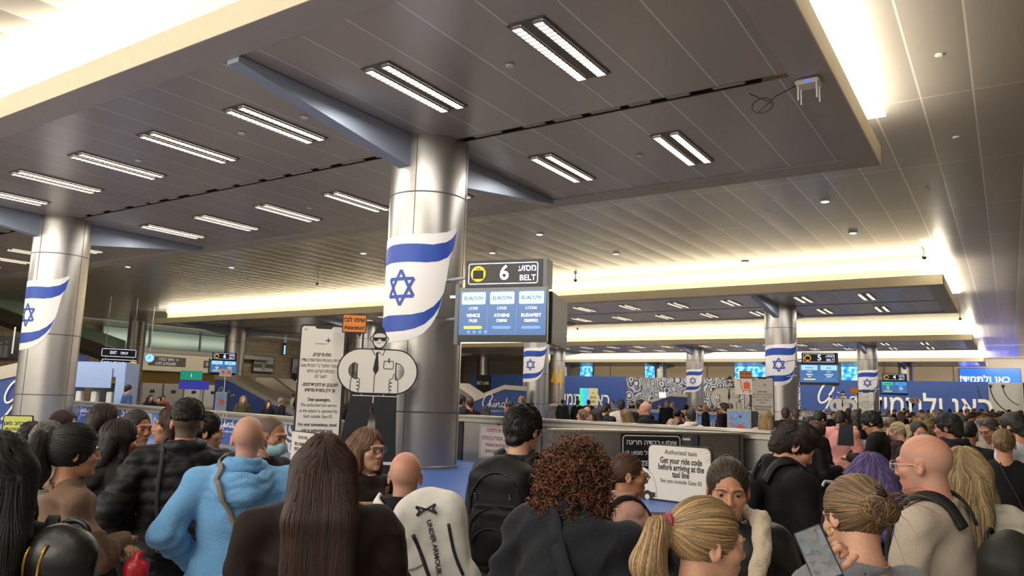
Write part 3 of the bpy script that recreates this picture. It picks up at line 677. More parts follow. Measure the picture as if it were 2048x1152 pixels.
def phone_board(loc,rz,lab,scale=1,simple=False):
    t=thing('phone_board',lab,'sign',loc,rz,scale=scale); W=.76; Ht=2.42
    if loc[2]<.55: MB().box((0,.05,-loc[2]/2),(.7,.25,loc[2])).build('plinth',m_black,t)
    shape('case',[rrect(-W/2,0,W/2,Ht,.07)],m_black,t,y=.04,th=.06)
    sc=[(-W/2+.03,.03),(W/2-.03,.03)]+rrect(-W/2+.03,.03,W/2-.03,Ht-.03,.05)[:7][::1]+[(.16,Ht-.03),(.13,Ht-.07),(-.11,Ht-.07),(-.14,Ht-.03)]+rrect(-W/2+.03,.03,W/2-.03,Ht-.03,.05)[7:14]
    shape('screen',[sc],m_white,t,y=-.021,th=.004)
    y=-.027
    L=[(heb('נוסעים יקרים,'),.60,.03),(heb('שירות המוניות המורשות בשדה'),.695,0),(heb('התעופה מופעל ע"י חברת Gett'),.785,0),(heb('בקומת הקרקע מחוץ'),.875,0),(heb('לשער 03.'),.965,0),
       (heb('למענכם, יש להקפיד לנסוע'),1.10,.03),(heb('אך ורק במונית מורשית.'),1.19,.03),('Dear passengers,',1.345,.025),('The authorized taxi service',1.435,0),('at the airport is operated by',1.53,0),('Gett outside Gate 03.',1.62,0),
       ('For your convenience, travel',1.755,.025),('only in authorized taxis.',1.85,.025),(ara('أعزائي المسافرين'),2.0,.01),(ara('يتم تشغيل خدمة سيارات الأجرة'),2.10,0),(ara('المرخصة في المطار بواسطة'),2.19,0),('Gett '+ara('خارج البوابة')+' 03',2.28,0)]
    for s,z,b in L: txt(s,.078,.0,Ht-z*1.0+.10,m_ink,t,y=y,bold=b,sx=.68)
    emblem(.055,.09,Ht-.26,t,y=y,mt=mat('emblem_violet','#3c2f52',.5)); txt('9:41',.035,-.28,Ht-.09,m_ink,t,y=y)
    return t
def bubble(loc,rz,lab,scale=1,zc=2.45,w=.40,h=.31):
    t=thing('speech_sign',lab,'sign',loc,rz,scale=scale)
    o=[(-w/2,zc-h/2),(.04,zc-h/2),(.10,zc-h/2-.07),(.13,zc-h/2),(w/2,zc-h/2),(w/2,zc+h/2),(-w/2,zc+h/2)]
    shape('backing',[o],m_black,t,y=.02,th=.03); q=.016
    i=[(-w/2+q,zc-h/2+q),(w/2-q,zc-h/2+q),(w/2-q,zc+h/2-q),(-w/2+q,zc+h/2-q)]
    shape('panel',[i],mat('bubble_orange','#d9822b',.5),t,y=-.011,th=.004)
    txt(heb('שימו לב!'),.10,0,zc+.06,m_ink,t,y=-.017,bold=.025); txt('Attention!',.095,0,zc-.07,m_ink,t,y=-.017,bold=.025,sx=.85)
    MB().box((w/2-.05,.06,zc-.5),(.03,.03,1.0)).build('bracket',m_black,t)
    return t
p=atd(752,800,12.9); rz=facing(p,0); fp=Vector((p.x,p.y,.6)); r_=Vector((math.cos(rz),math.sin(rz),0)); b_=Vector((-math.sin(rz),math.cos(rz),0))
figure_board(fp,rz,.6,'tall flat figure cut-out of a man in sunglasses beside the centre column')
phone_board(fp-r_*.93+b_*.12,rz+.0,'tall phone shaped board with Hebrew, English and Arabic text near the centre column')
bubble(fp-r_*.42-b_*.06,rz,'orange attention speech bubble sign above the shoulder of the near figure')
for (px,D,zb,sc,rn) in ((1460,27.0,.42,1.0,'second'),(1686,42,.3,1.0,'third')):
    p=atd(px,800,D); rz=facing(p,0); fp=Vector((p.x,p.y,zb)); r_=Vector((math.cos(rz),math.sin(rz),0)); b_=Vector((-math.sin(rz),math.cos(rz),0))
    figure_board(fp,rz,.6,f'distant flat figure cut-out with thumbs up, on the {rn} island',sc); phone_board(fp+r_*1.05+b_*.05,rz,f'distant phone shaped text board, on the {rn} island',sc)
    bubble(fp+r_*.52-b_*.06,rz,f'distant orange speech bubble sign, on the {rn} island',sc)
# ---- belt number signs with flight screens
def belt_sign(num,loc,rz,cards,flights,lab,col):
    t=thing('belt_sign',f'black {lab} number sign with yellow suitcase disc above the screens','sign',(loc[0],loc[1],.45),rz,scale=.88)
    MB().box((0,.09,4.03),(1.6,.18,.54)).build('box',m_black,t,bev=.01)
    MB().box((.84,.2,4.03),(.08,.38,.54)).build('side_case',mat('case_grey','#54565c',.4,.5),t)
    mb=MB(); R_=rrect(-.72,3.83,.70,4.23,.04); ribbon(mb,R_+[R_[0]],.016,-.006); mb.build('border',m_signface,t)
    shape('disc',[circ(-.52,4.03,.155,n=32)],m_yel,t,y=-.004,th=.004)
    shape('suitcase',[rrect(-.63,3.93,-.41,4.1,.02)],m_ink,t,y=-.009,th=.003); shape('suitcase_handle',[rrect(-.56,4.1,-.48,4.14,.01),rrect(-.545,4.1,-.495,4.127,.005)],m_ink,t,y=-.009,th=.003)
    txt(str(num),.40,.02,4.03,m_signface,t,y=-.006,bold=.02); txt(heb('מסוע'),.17,.49,4.12,m_signface,t,y=-.006,bold=.015); txt('BELT',.155,.50,3.93,m_signface,t,y=-.006,bold=.012)
    s=thing('flight_screen',f'wide blue flight screen hanging under the {lab} sign','screen',(loc[0],loc[1],.45),rz,scale=.88)
    sl=.16
    for nm,(xa,xb,za,zb),mm,yy in (('frame',(-.92,.90,2.70,3.775),m_cam,0.06),):
        MB().box(((xa+xb)/2,.07,(za+zb)/2),(xb-xa,.10,zb-za)).build('frame',mm,s,bev=.008)
    MB().quad([(-.90,.012,2.83),(.88,.012,2.83),(.88,.012,3.70),(-.90,.012,3.70)]).build('display',m_scr,s)
    n=len(cards); w=1.78/n
    for i in range(n):
        cx=-.90+w*(i+.5); cm={'w':m_scrl,'g':m_scrg,'c':m_scrc}[cards[i][1]]
        shape('airline_card',[rrect(cx-w*.42,3.43,cx+w*.42,3.67,.03)],cm,s,y=.010,th=.002)
        txt(cards[i][0],.095 if n==3 else .12,cx,3.55,mat('card_ink','#163a63',.5),s,y=.006,bold=.01,sx=.9)
        f=flights[i]; txt(f[0],.075,cx,3.35,m_scrt,s,y=.009); txt(f[1],.085,cx,3.21,m_scrt,s,y=.009,bold=.02); txt(heb(f[2]),.085,cx,3.11,m_scrt,s,y=.009,bold=.02)
        shape('status_bar',[rrect(cx-w*.32,2.95,cx+w*.32,3.005,.025)],m_scry if i==0 else m_scrd,s,y=.010,th=.002)
        if i: MB().quad([(cx-w/2-.003,.008,2.84),(cx-w/2+.003,.008,2.84),(cx-w/2+.003,.008,3.42),(cx-w/2-.003,.008,3.42)]).build('divider',m_scrd,s)
    for q in range(4): shape('person_icon',[rrect(-.72+q*.12,2.86,-.66+q*.12,2.92,.02)],m_scrd,s,y=.010,th=.002)
    MB().box((-.98,.12,3.25),(.08,.12,1.2)).build('wall_bracket',mat('case_grey','#54565c',.4,.5),s)
    # second screen turned the other way, seen from its dark back
    b=thing('flight_screen',f'dark back of the second screen behind the {lab} flight screen','screen',(loc[0]+math.cos(rz)*.80-math.sin(rz)*.25,loc[1]+math.sin(rz)*.80+math.cos(rz)*.25,.45),rz+math.radians(95),scale=.88)
    MB().box((.9,.05,3.2),(1.7,.09,1.02)).build('frame',m_black,b,bev=.008); MB().quad([(1.72,-.0,2.75),(1.72,-.0,3.66),(.08,-.0,3.66),(.08,-.0,2.75)]).build('back_cover',m_black,b)
    MB().box((-.9,.12,3.6),(.5,.05,.05)).build('wall_arm',m_pol,t)
    cx,cy=col; W2=Matrix.Rotation(-rz,4,'Z')@Vector((cx-loc[0],cy-loc[1],0)); q=Vector((W2.x/.88,W2.y/.88,0)); 
    for zz in (4.03,3.2): MB().tube([(-.5,.16,zz),(q.x,q.y,zz)],.035,8).build('column_arm',m_pol,t)
    return t
elal=' ELVALאלעל'
F6=[('LY395','VENICE','ונציה'),('LY542','ATHENS','אתונה'),('LY2366','BUDAPEST','בודפשט')]
p=atd(1005,600,12.7); belt_sign(6,(p.x,p.y,0),math.radians(14),[('EL'+'\\'+'AL'+heb('אלעל'),'w')]*3,F6,'belt six',(-9.22,10.96))
p=atd(1638,720,35.5); belt_sign(5,(p.x,p.y,0),math.radians(14),[('Austrian','w'),('arkia','w')],[('OS859','VIENNA','וינה'),('IZ612','LARNACA','לרנקה')],'belt five',(-9.22,38))
p=atd(1788,750,57.0); belt_sign(4,(p.x,p.y,0),math.radians(14),[('transavia','g'),('airhaifa','c')],[('HV5801','PARIS','פריז'),('XR101','ATHENS','אתונה')],'belt four',(-9.22,65))
p=atd(447,735,52); belt_sign(6,(p.x,p.y,0),facing(p,10),[('EL AL','w'),('ISRAIR','w')],[('LY','ROME','רומא'),('6H','PRAGUE','פראג')],'far left belt',(-51.2,38))
# ---- trolley kiosks
def kiosk(px,D,zt,zs,lab,pair=False):
    p=atd(px,820,D); t=thing('trolley_kiosk',lab,'kiosk',(p.x,p.y,0),facing(p,0))
    MB().box((-.12,.2,zt/2),(.58,.42,zt)).build('cabinet',mat('kiosk_case','#b0a999',.4,.5),t,bev=.012)
    MB().box((.26,.22,zt/2-.02),(.16,.38,zt-.04)).build('side_unit',mat('kiosk_dark','#242936',.4),t)
    MB().quad([(-.38,-.014,zt-.9),(.13,-.014,zt-.9),(.13,-.014,zt-.05),(-.38,-.014,zt-.05)]).build('poster',mat('poster_sky','#86a6d4',.5,var=.25),t)
    trolley(.34,-.16,zt-.55,t,y=-.02); emblem(.05,-.1,zt-.18,t,y=-.02)
    MB().tube([(.0,.2,zt),(.0,.2,zs)],.025).build('pole',m_pol,t)
    MB().box((.0,.14,zs-.2),(.42 if not pair else .62,.05,.40)).build('sign_board',m_white,t)
    if pair: trolley(.2,-.16,zs-.2,t,y=.11); trolley(.2,.14,zs-.2,t,y=.11)
    else: trolley(.26,.02,zs-.2,t,y=.11)
    return t
kiosk(1488,20,1.78,2.55,'trolley kiosk with sky poster and orange trolley sign behind the steel barrier end')
kiosk(1742,45,1.75,2.68,'trolley kiosk with small trolley sign left of the belt four screens')
kiosk(1830,62,1.65,2.75,'distant trolley kiosk in front of the large Hebrew letters',pair=True)
kiosk(445,44,1.75,3.0,'trolley kiosk with orange pair of trolleys at the left hall',pair=True)
# ================================================================== far hall: hoardings, screens, gallery
def panel_thing(name,label,cat,P,Q,z0,z1,mt,th=.12,group=None):
    l=Line2(P,Q); t=thing(name,label,cat,(P[0],P[1],0),l.rz,group)
    MB().box((l.L/2,th/2,(z0+z1)/2),(l.L,th,z1-z0)).build('board',mt,t); return t,l
YH=84
t,l=panel_thing('hoarding','long blue hoarding with giant cursive logo and Hebrew letters on the far side','hoarding',(-18.5,YH),(-1.62,YH),0,4.66,m_blue)
gindi(6.2,1.6,1.05,t,y=-.03); txt(heb('כאן ולתמיד!'),2.9,11.6,2.15,m_let,t,y=-.03,bold=.012,sx=.80)
t,l=panel_thing('hoarding','white and grey patterned hoarding between the two blue ones','hoarding',(-38.5,YH),(-18.5,YH),0,4.74,m_art2)
t,l=panel_thing('hoarding','plain blue hoarding with Hebrew letters behind the number four column','hoarding',(-48.7,YH),(-38.5,YH),0,4.8,m_blue)
txt(heb('כאן ולתמיד!'),2.2,4.2,1.9,m_let,t,y=-.03,bold=.012,sx=.72)
t,l=panel_thing('hoarding','pale hoarding with dark curved candelabrum arms at the far right','hoarding',(-1.58,YH),(1.0,YH),0,4.6,mat('pale_print','#a8a49c',.5,var=.1))
mb=MB()
for r_,w in ((3.9,.10),(2.9,.10),(1.9,.08)):
    ribbon(mb,[(3.0+r_*math.cos(math.radians(a)),4.3+r_*1.0*math.sin(math.radians(a))) for a in range(181,249,6)],w,-.02)
n0=len(mb.v); mb.build('candelabrum_arms',mat('print_dark','#2c2d30',.5),t)
for x in (.12,1.1): shape('lamp_cup',[[(x-.15,4.4),(x+.2,4.4),(x+.1,4.1),(x-.05,4.1)]],_mc['print_dark'],t,y=-.01,th=.01)
t,l=panel_thing('belt_board','black board reading BELT at the right edge of the far hall','board',(1.05,YH-.5),(5.2,YH-.5),0,4.6,m_black); txt('BELT 2',.62,.35,3.55,m_let,t,y=-.02,bold=.02,align='LEFT')
for k,(xa,xb,za,zb,s) in enumerate([(-53.3,-51.2,5.0,7.1,0),(-42.9,-40.1,5.0,7.1,0),(-30.2,-25.6,4.9,7.1,0),(-17.1,-14.2,4.9,7.1,0),(-4.6,1.1,4.9,6.65,1)]):
    t=thing('led_screen',['narrow bright blue wall screen at the far left of the back wall','bright blue wall screen above the patterned hoarding','wide bright blue picture screen above the middle hoarding','bright blue dancer screen left of the belt four column','deep blue wall screen with Hebrew words at the far right'][k],'screen',((xa+xb)/2,99.88,0))
    w=xb-xa; MB().box((0,.1,(za+zb)/2),(w+.1,.2,zb-za+.1)).build('case',m_cam,t)
    if s:
        MB().quad([(-w/2,-.01,za),(w/2,-.01,za),(w/2,-.01,zb),(-w/2,-.01,zb)]).build('display',mat('led_deep','#1c4fe0',.3,emit=2.2,ecol='#1450ff'),t)
        txt(heb('כאן ולתמיד!'),1.0,-.5,za+.55,m_scrt,t,y=-.03,bold=.01)
    else:
        if 'led_pic' not in _mc:
            m=bpy.data.materials.new('led_picture'); m.use_nodes=True; nt=m.node_tree; b=nt.nodes['Principled BSDF']; tc=nt.nodes.new('ShaderNodeTexCoord'); n=nt.nodes.new('ShaderNodeTexNoise'); n.inputs['Scale'].default_value=1.6; n.inputs['Detail'].default_value=6
            nt.links.new(tc.outputs['Object'],n.inputs['Vector']); cr=nt.nodes.new('ShaderNodeValToRGB'); e=cr.color_ramp.elements; e[0].position=.38; e[0].color=lin('#1d5fb0'); e[1].position=.6; e[1].color=lin('#a8e4ff'); q=e.new(.5); q.color=lin('#3fa2f0')
            nt.links.new(n.outputs[0],cr.inputs[0]); nt.links.new(cr.outputs[0],b.inputs['Emission Color']); b.inputs['Emission Strength'].default_value=1.5; nt.links.new(cr.outputs[0],b.inputs['Base Color']); _mc['led_pic']=m
        MB().quad([(-w/2,-.01,za),(w/2,-.01,za),(w/2,-.01,zb),(-w/2,-.01,zb)]).build('display',_mc['led_pic'],t)
# belt three hoarding and the sloping chute housings
p=atd(941,770,66); q=atd(1056,770,60); t,l=panel_thing('hoarding','blue hoarding holding the black belt three board left of the second row column','hoarding',(p.x,p.y),(q.x,q.y),0,3.75,m_blue)
MB().box((1.9,-.05,2.6),(1.9,.1,2.2)).build('black_field',m_black,t); txt('BELT 3 '+heb('מסוע'),.38,1.9,3.05,m_let,t,y=-.11,bold=.02,sx=.8); MB().box((1.75,-.11,2.05),(.4,.01,.3)).build('lit_icon',m_scrg,t)
def chute(P,Q,prof,top_w,lab,logo=None):
    """side panel polygon prof (x,z) in the plane P->Q with a steel cap following its upper edge"""
    l=Line2(P,Q); t=thing('baggage_chute',lab,'chute',(P[0],P[1],0),l.rz)
    MB().prism(prof,0,1.3).build('side_panel',m_blue,t)
    up=[p for p in prof if p[1]>.3]
    mb=MB(); up=sorted(up)
    for a,b in zip(up[:-1],up[1:]):
        mb.quad([(a[0],-.06,a[1]+.02),(b[0],-.06,b[1]+.02),(b[0],1.36,b[1]+.02),(a[0],1.36,a[1]+.02)])
        mb.quad([(a[0],-.06,a[1]-top_w),(b[0],-.06,b[1]-top_w),(b[0],-.06,b[1]+.02),(a[0],-.06,a[1]+.02)])
        mb.quad([(a[0],1.36,a[1]+.02),(b[0],1.36,b[1]+.02),(b[0],1.36,b[1]-top_w),(a[0],1.36,a[1]-top_w)])
    mb.build('steel_cap',_mc['rail_steel'],t)
    if logo: gindi(logo[0],logo[1],logo[2],t,y=-.07)
    return t
p=atd(912,815,41); q=atd(1052,815,41); l=Line2((p.x,p.y),(q.x,q.y)); L_=l.L
chute((p.x,p.y),(q.x,q.y),[(0,0),(L_,0),(L_,2.5),(L_*.68,2.55),(0,1.45)],.22,'blue sided baggage chute with steel cap left of the second row flag column',(2.1,1.35,.95))
p=atd(1293,815,62); q=atd(1375,815,62); l=Line2((p.x,p.y),(q.x,q.y)); L_=l.L
chute((p.x,p.y),(q.x,q.y),[(0,0),(L_,0),(L_,2.55),(L_*.58,2.6),(0,1.9)],.22,'distant blue sided baggage chute left of the small flag column')
p=atd(428,790,50); q=atd(610,800,44); l=Line2((p.x,p.y),(q.x,q.y)); L_=l.L
chute((p.x,p.y),(q.x,q.y),[(0,0),(L_,0),(L_,.55),(L_*.16,2.7),(0,2.75)],.26,'blue sided baggage chute sloping down to the right in the left hall',(1.6,.4,1.15))
p2=atd(486,780,53); q2=atd(640,800,49); l=Line2((p2.x,p2.y),(q2.x,q2.y)); L_=l.L
t=thing('baggage_slide','wide pale steel baggage slide behind the left blue chute','slide',(p2.x,p2.y,0),l.rz)
MB().prism([(0,1.9),(L_*.18,2.72),(L_*.42,2.72),(L_*.42,2.72),(L_,.7),(L_,0),(L_*.9,0),(0,1.9)][::-1],0,1.6).build('slide_bed',mat('slide_cream','#c9bda2',.4,.4),t)
mb=MB(); mb.tube([(L_*.40,-.02,2.78),(L_,-.02,.78)],.06,6); mb.build('edge_rail',_mc['rail_steel'],t)
p=atd(-60,800,33); q=atd(120,800,31); l=Line2((p.x,p.y),(q.x,q.y)); L_=l.L
chute((p.x,p.y),(q.x,q.y),[(0,0),(L_,0),(L_,3.0),(0,2.2)],.45,'big blue panel with cursive logo behind the left flag column',(2.3,1.25,.75))
p=atd(905,780,48); q=atd(960,800,46); l=Line2((p.x,p.y),(q.x,q.y))
chute((p.x,p.y),(q.x,q.y),[(0,0),(l.L,0),(l.L,1.6),(0,2.7)],.3,'short steel chute seen between the centre column and the blue chute')
# steel X-ray cabinet
p=atd(150,770,30); q=atd(252,770,29); l=Line2((p.x,p.y),(q.x,q.y)); W=l.L; t=thing('baggage_cabinet','large pale blue steel baggage cabinet with a dark opening left of the hall','cabinet',(p.x,p.y,0),l.rz)
m_bs=mat('bluish_steel','#8fa3c8',.4,.5,bump=(20,.1),var=.06)
MB().box((W/2,.3,2.45),(W,.8,.5)).build('upper_case',m_bs,t,bev=.01)
MB().box((W-.16,.3,1.1),(.34,.8,2.2)).build('side_post',m_bs,t,bev=.01)
MB().box((W/2-.2,-.12,2.16),(W-.5,.04,.66)).build('shutter',m_bs,t); MB().box((W/2-.3,.9,1.0),(W-.6,.1,2.0)).build('inner_wall',m_black,t)
for k in range(3): MB().box((.15+k*.55,.1,1.35),(.2,.2,.7)).build('machine_part',m_white,t,bev=.02)
MB().box((W/2,.45,.4),(W-.1,1.1,.8)).build('base',m_steel,t)
# gallery wall on the left side of the hall
XG=-73.6
t=thing('glass_gallery','long greenish glass gallery above the left hall','gallery',(XG,0,0))
for k,(ya,yb) in enumerate([(39.5,44.2),(44.4,50.0),(50.2,53.2),(53.8,56.0)]):
    MB().box((0,(ya+yb)/2,6.8),(.1,yb-ya,1.75)).build('glass_pane',m_glass,t)
for y in (39.4,44.3,50.1,53.5,56.1): MB().box((.05,y,6.8),(.16,.18,1.9)).build('mullion',mat('mullion_dark','#575650',.5,.4),t)
MB().box((.1,49,5.65),(.3,22,.45)).build('railing_band',mat('band_grey','#8c877f',.5,.3),t)
t=thing('balcony_front','cream balcony front carrying exit and lost and found signs','balcony',(XG+1.2,0,0))
MB().box((0,47.5,4.45),(.5,14.5,1.75)).build('front',mat('cream_front','#c3b79e',.6),t)
mb=MB(); mb.box((-1.22,47.5,3.58),(2.5,14.5,.10)); mb.build('soffit',m_rim,t)
def wall_sign(label,yc,z,w,h,text,mt=m_black,tm=None,arrow=True):
    t=thing('direction_sign',label,'sign',(XG+1.46,yc,0),PI/2)
    MB().box((0,.0,z),(w,.06,h)).build('panel',mt,t)
    for s,dx,dz,sz in text: txt(s,sz,dx,z+dz,tm or m_let,t,y=-.04,bold=.015,sx=.8)
wall_sign('dark lost and found sign with arrow on the balcony front',45.6,4.55,4.1,.95,[(heb('איתור כבודה')+'  →',.1,.2,.42),('LOST & FOUND',-.2,-.24,.40)],mt=mat('sign_brown','#4a443e',.5))
wall_sign('dark EXIT sign with arrow on the right part of the balcony',51.1,4.5,2.6,.78,[('EXIT + '+heb('יציאה'),0,0,.48)],mt=mat('sign_brown','#4a443e',.5))
for k,(py,lab,s1) in enumerate([(706,'hanging lit EXIT sign beside the far left column, upper of two','EXIT    '+heb('יציאה')),(727,'hanging lit lost baggage sign beside the far left column, lower of two','LOST & FOUND '+heb('איתור'))]):
    p=atd(238,py,56); t=thing('hanging_sign',lab,'sign',(p.x,p.y,0),facing(p,8)); MB().box((0,.05,p.z),(2.1,.15,.56)).build('case',m_black,t,bev=.02)
    R_=rrect(-1.0,p.z-.24,1.0,p.z+.24,.05); mb=MB(); ribbon(mb,R_+[R_[0]],.03,-.035); mb.build('border',m_signface,t); txt(s1,.26,-.1 if k else 0,p.z,m_signface,t,y=-.035,bold=.02,sx=.75)
    if k: shape('disc',[circ(.8,p.z,.19)],m_yel,t,y=-.036,th=.004)
    zt_=ZU if k==0 else p.z+.52
    for xx in (-.8,.8): MB().tube([(xx,.05,p.z+.28),(xx,.05,zt_)],.02,6).build('hanger',m_pol,t)
p=atd(299,716,60); t=thing('wall_clock','round blue white lit clock beside the far left column','clock',(p.x,p.y,0),facing(p,0))
mb=MB(); mb.v=[]; 
shape('case',[circ(0,p.z,.34,n=32)],mat('case_grey','#54565c'),t,y=.05,th=.12); shape('dial',[circ(0,p.z,.30,n=32)],mat('dial_blue','#9fd0f5',.4,emit=1.2,ecol='#8cc8ff'),t,y=-.071,th=.004)
mb=MB(); ribbon(mb,[(0,p.z),(.02,p.z+.2)],.03,-.08); ribbon(mb,[(0,p.z),(-.12,p.z-.06)],.035,-.08); mb.build('hands',m_ink,t); MB().tube([(0,.05,p.z+.3),(0,.05,ZU)],.03,8).build('hanger',m_pol,t)
# pictures on the stone wall
def picture(ya,yb,za,zb,lab,kind):
    t=thing('wall_picture',lab,'picture',(XG-.9,(ya+yb)/2,0),PI/2); w=yb-ya
    MB().box((0,.05,(za+zb)/2),(w,.1,zb-za)).build('frame',m_black,t)
    MB().quad([(-w/2+.08,-.01,za+.08),(w/2-.08,-.01,za+.08),(w/2-.08,-.01,zb-.08),(-w/2+.08,-.01,zb-.08)]).build('print',mat('photo_'+kind,{'a':'#b5b2b0','b':'#aaa8a8','c':'#3a3638'}[kind],.4,var=.35),t)
    if kind=='a':
        MB().quad([(-w/2+.1,-.02,za+.5),(w/2-.1,-.02,za+.5),(w/2-.1,-.02,za+1.0),(-w/2+.1,-.02,za+1.0)]).build('field',mat('photo_grey','#55504f',.5),t)
        shape('sitter',[circ(0,(za+zb)/2+.28,.13),[(-.22,za+.2),(.22,za+.2),(.18,za+.9),(.25,za+1.1),(.1,za+1.35),(-.1,za+1.35),(-.28,za+1.1),(-.2,za+.9)]],mat('photo_figure','#8a8683',.5),t,y=-.02,th=.01)
    elif kind=='b':
        for q in range(7): shape('standing_figure',[[(-w/2+.35+q*.34,za+.15),(-w/2+.55+q*.34,za+.15),(-w/2+.52+q*.34,za+.8+.1*(q%3)),(-w/2+.40+q*.34,za+.85+.1*(q%2))]],mat('photo_grey','#55504f',.5),t,y=-.015,th=.01)
    else:
        for q in range(5): shape('standing_figure',[circ(-w/2+.4+q*.42,zb-.5-.1*(q%2),.12,n=12),[(-w/2+.2+q*.42,za+.15),(-w/2+.6+q*.42,za+.15),(-w/2+.55+q*.42,zb-.8),(-w/2+.25+q*.42,zb-.8)]],mat('photo_figure','#8a8683',.5),t,y=-.015,th=.01)
picture(58.0,61.0,4.05,6.0,'framed grey photograph of a seated figure on the stone wall','a')
picture(63.8,66.5,4.1,6.0,'framed grey photograph of a row of people on the stone wall','b')
picture(29.4,32.9,4.0,6.0,'dark framed musicians photograph at the far left edge','c')
picture_win=thing('wall_recess','narrow tall recessed light on the stone wall above the pictures','recess',(XG-.7,62.3,0),PI/2); MB().box((0,.05,7.0),(.35,.1,1.5)).build('frame',m_dark,picture_win); MB().box((0,-.01,6.9),(.22,.04,1.1)).build('glow_strip',m_scrl,picture_win)
t=thing('shop_entrance','dark shop entrance with a bright interior and lit sign by the tall board','entrance',(XG-.7,65.3,0),PI/2)
MB().box((0,.1,2.0),(3.0,.2,3.9)).build('portal',m_black,t); MB().box((0,-.02,1.1),(2.2,.06,2.1)).build('bright_interior',mat('shop_light','#efe6d2',.5,emit=1.3,ecol='#fff2dc'),t); MB().box((-.5,-.03,3.0),(.7,.06,.6)).build('lit_sign',m_scrl,t); txt('WC',.35,.6,3.0,m_scrl,t,y=-.04)
struct(MB().box((XG-.85,60.8,1.6),(.1,1.9,3.2)).build('door_1',mat('green_door','#6d786c',.4,.2)))
struct(MB().box((XG-1.0,47.5,1.8),(.3,14,3.4)).build('wall_niche',mat('yellow_wall','#cdb064',.7,var=.1)))
for k in range(4):
    t=thing('service_cabinet',['grey service cabinet under the balcony, leftmost of the row','grey service cabinet under the balcony, second of the row','white service cabinet under the balcony, third of the row','white service cabinet under the balcony, rightmost of the row'][k],'cabinet',(XG+2.2,43.8+k*2.3,0),PI/2)
    MB().box((0,.4,1.15),(2.1,.8,2.3)).build('case',mat('cabinet_grey' if k<2 else 'cabinet_white','#9a958d' if k<2 else '#c2bfba',.5),t,bev=.02); MB().box((0,-.01,1.5),(.5,.02,.3)).build('label_plate',m_ink,t)
t=thing('lit_board','green lit sign over a blue flight list beside the far left column','screen',(-64.0,43.0,0),facing((-64,43),0))
MB().box((0,.1,3.1),(1.9,.15,.85)).build('green_panel',mat('lit_green','#1f9a7a',.4,emit=.7),t); MB().box((.3,.1,2.2),(2.6,.15,.8)).build('blue_panel',mat('lit_violet','#3a3fae',.4,emit=.6),t); MB().tube([(.9,.1,0),(.9,.1,3.6)],.04,8).build('post',m_pol,t); txt('i',.5,0,3.1,m_scrt,t,y=.01)
t=thing('escalator','dark escalator underside rising at the upper left of the hall','escalator',(-60,30,0),PI/2)
MB().prism([(-9,8),(3.5,4.6),(4.5,4.6),(4.5,3.9),(3.0,3.9),(-9,7.2)],-1,1.2).build('truss',mat('escalator_dark','#4b443b',.6),t)
mb=MB(); mb.prism([(-9,8.9),(3.5,5.5),(3.5,4.65),(-9,8.05)],-1.02,-.98); mb.build('glass_side',m_glass,t)
# info kiosk with teal, blue and yellow boards
p=atd(1176,800,46); t=thing('info_kiosk','tall info kiosk of teal, blue and yellow boards behind the crowd','kiosk',(p.x,p.y,0),facing(p,0))
for x,mm,nm in ((-.38,m_scrg,'teal_board'),(-.12,m_scrc,'blue_board')): MB().box((x,0,1.55),(.25,.08,2.1)).build(nm,mm,t)
MB().box((.3,-.05,1.5),(.56,.06,2.2)).build('yellow_board',mat('pale_yellow','#d9cf8c',.5),t)
for z,s in ((2.3,'•••'),(2.05,heb('מרחב')),(1.8,heb('מוגן')),(1.5,'SHELTER'),(1.3,'AREA')): txt(s,.2,.3,z,m_ink,t,y=-.09,bold=.01,sx=.8)
p=atd(1325,790,52); t=thing('hanging_screen','small white screen hanging before the patterned hoarding','screen',(p.x,p.y,0),facing(p,0)); MB().box((0,0,p.z),(.42,.06,.34)).build('display',m_scrt,t); MB().tube([(0,0,p.z+.17),(0,0,ZU)],.012,6).build('hanger',m_pol,t)
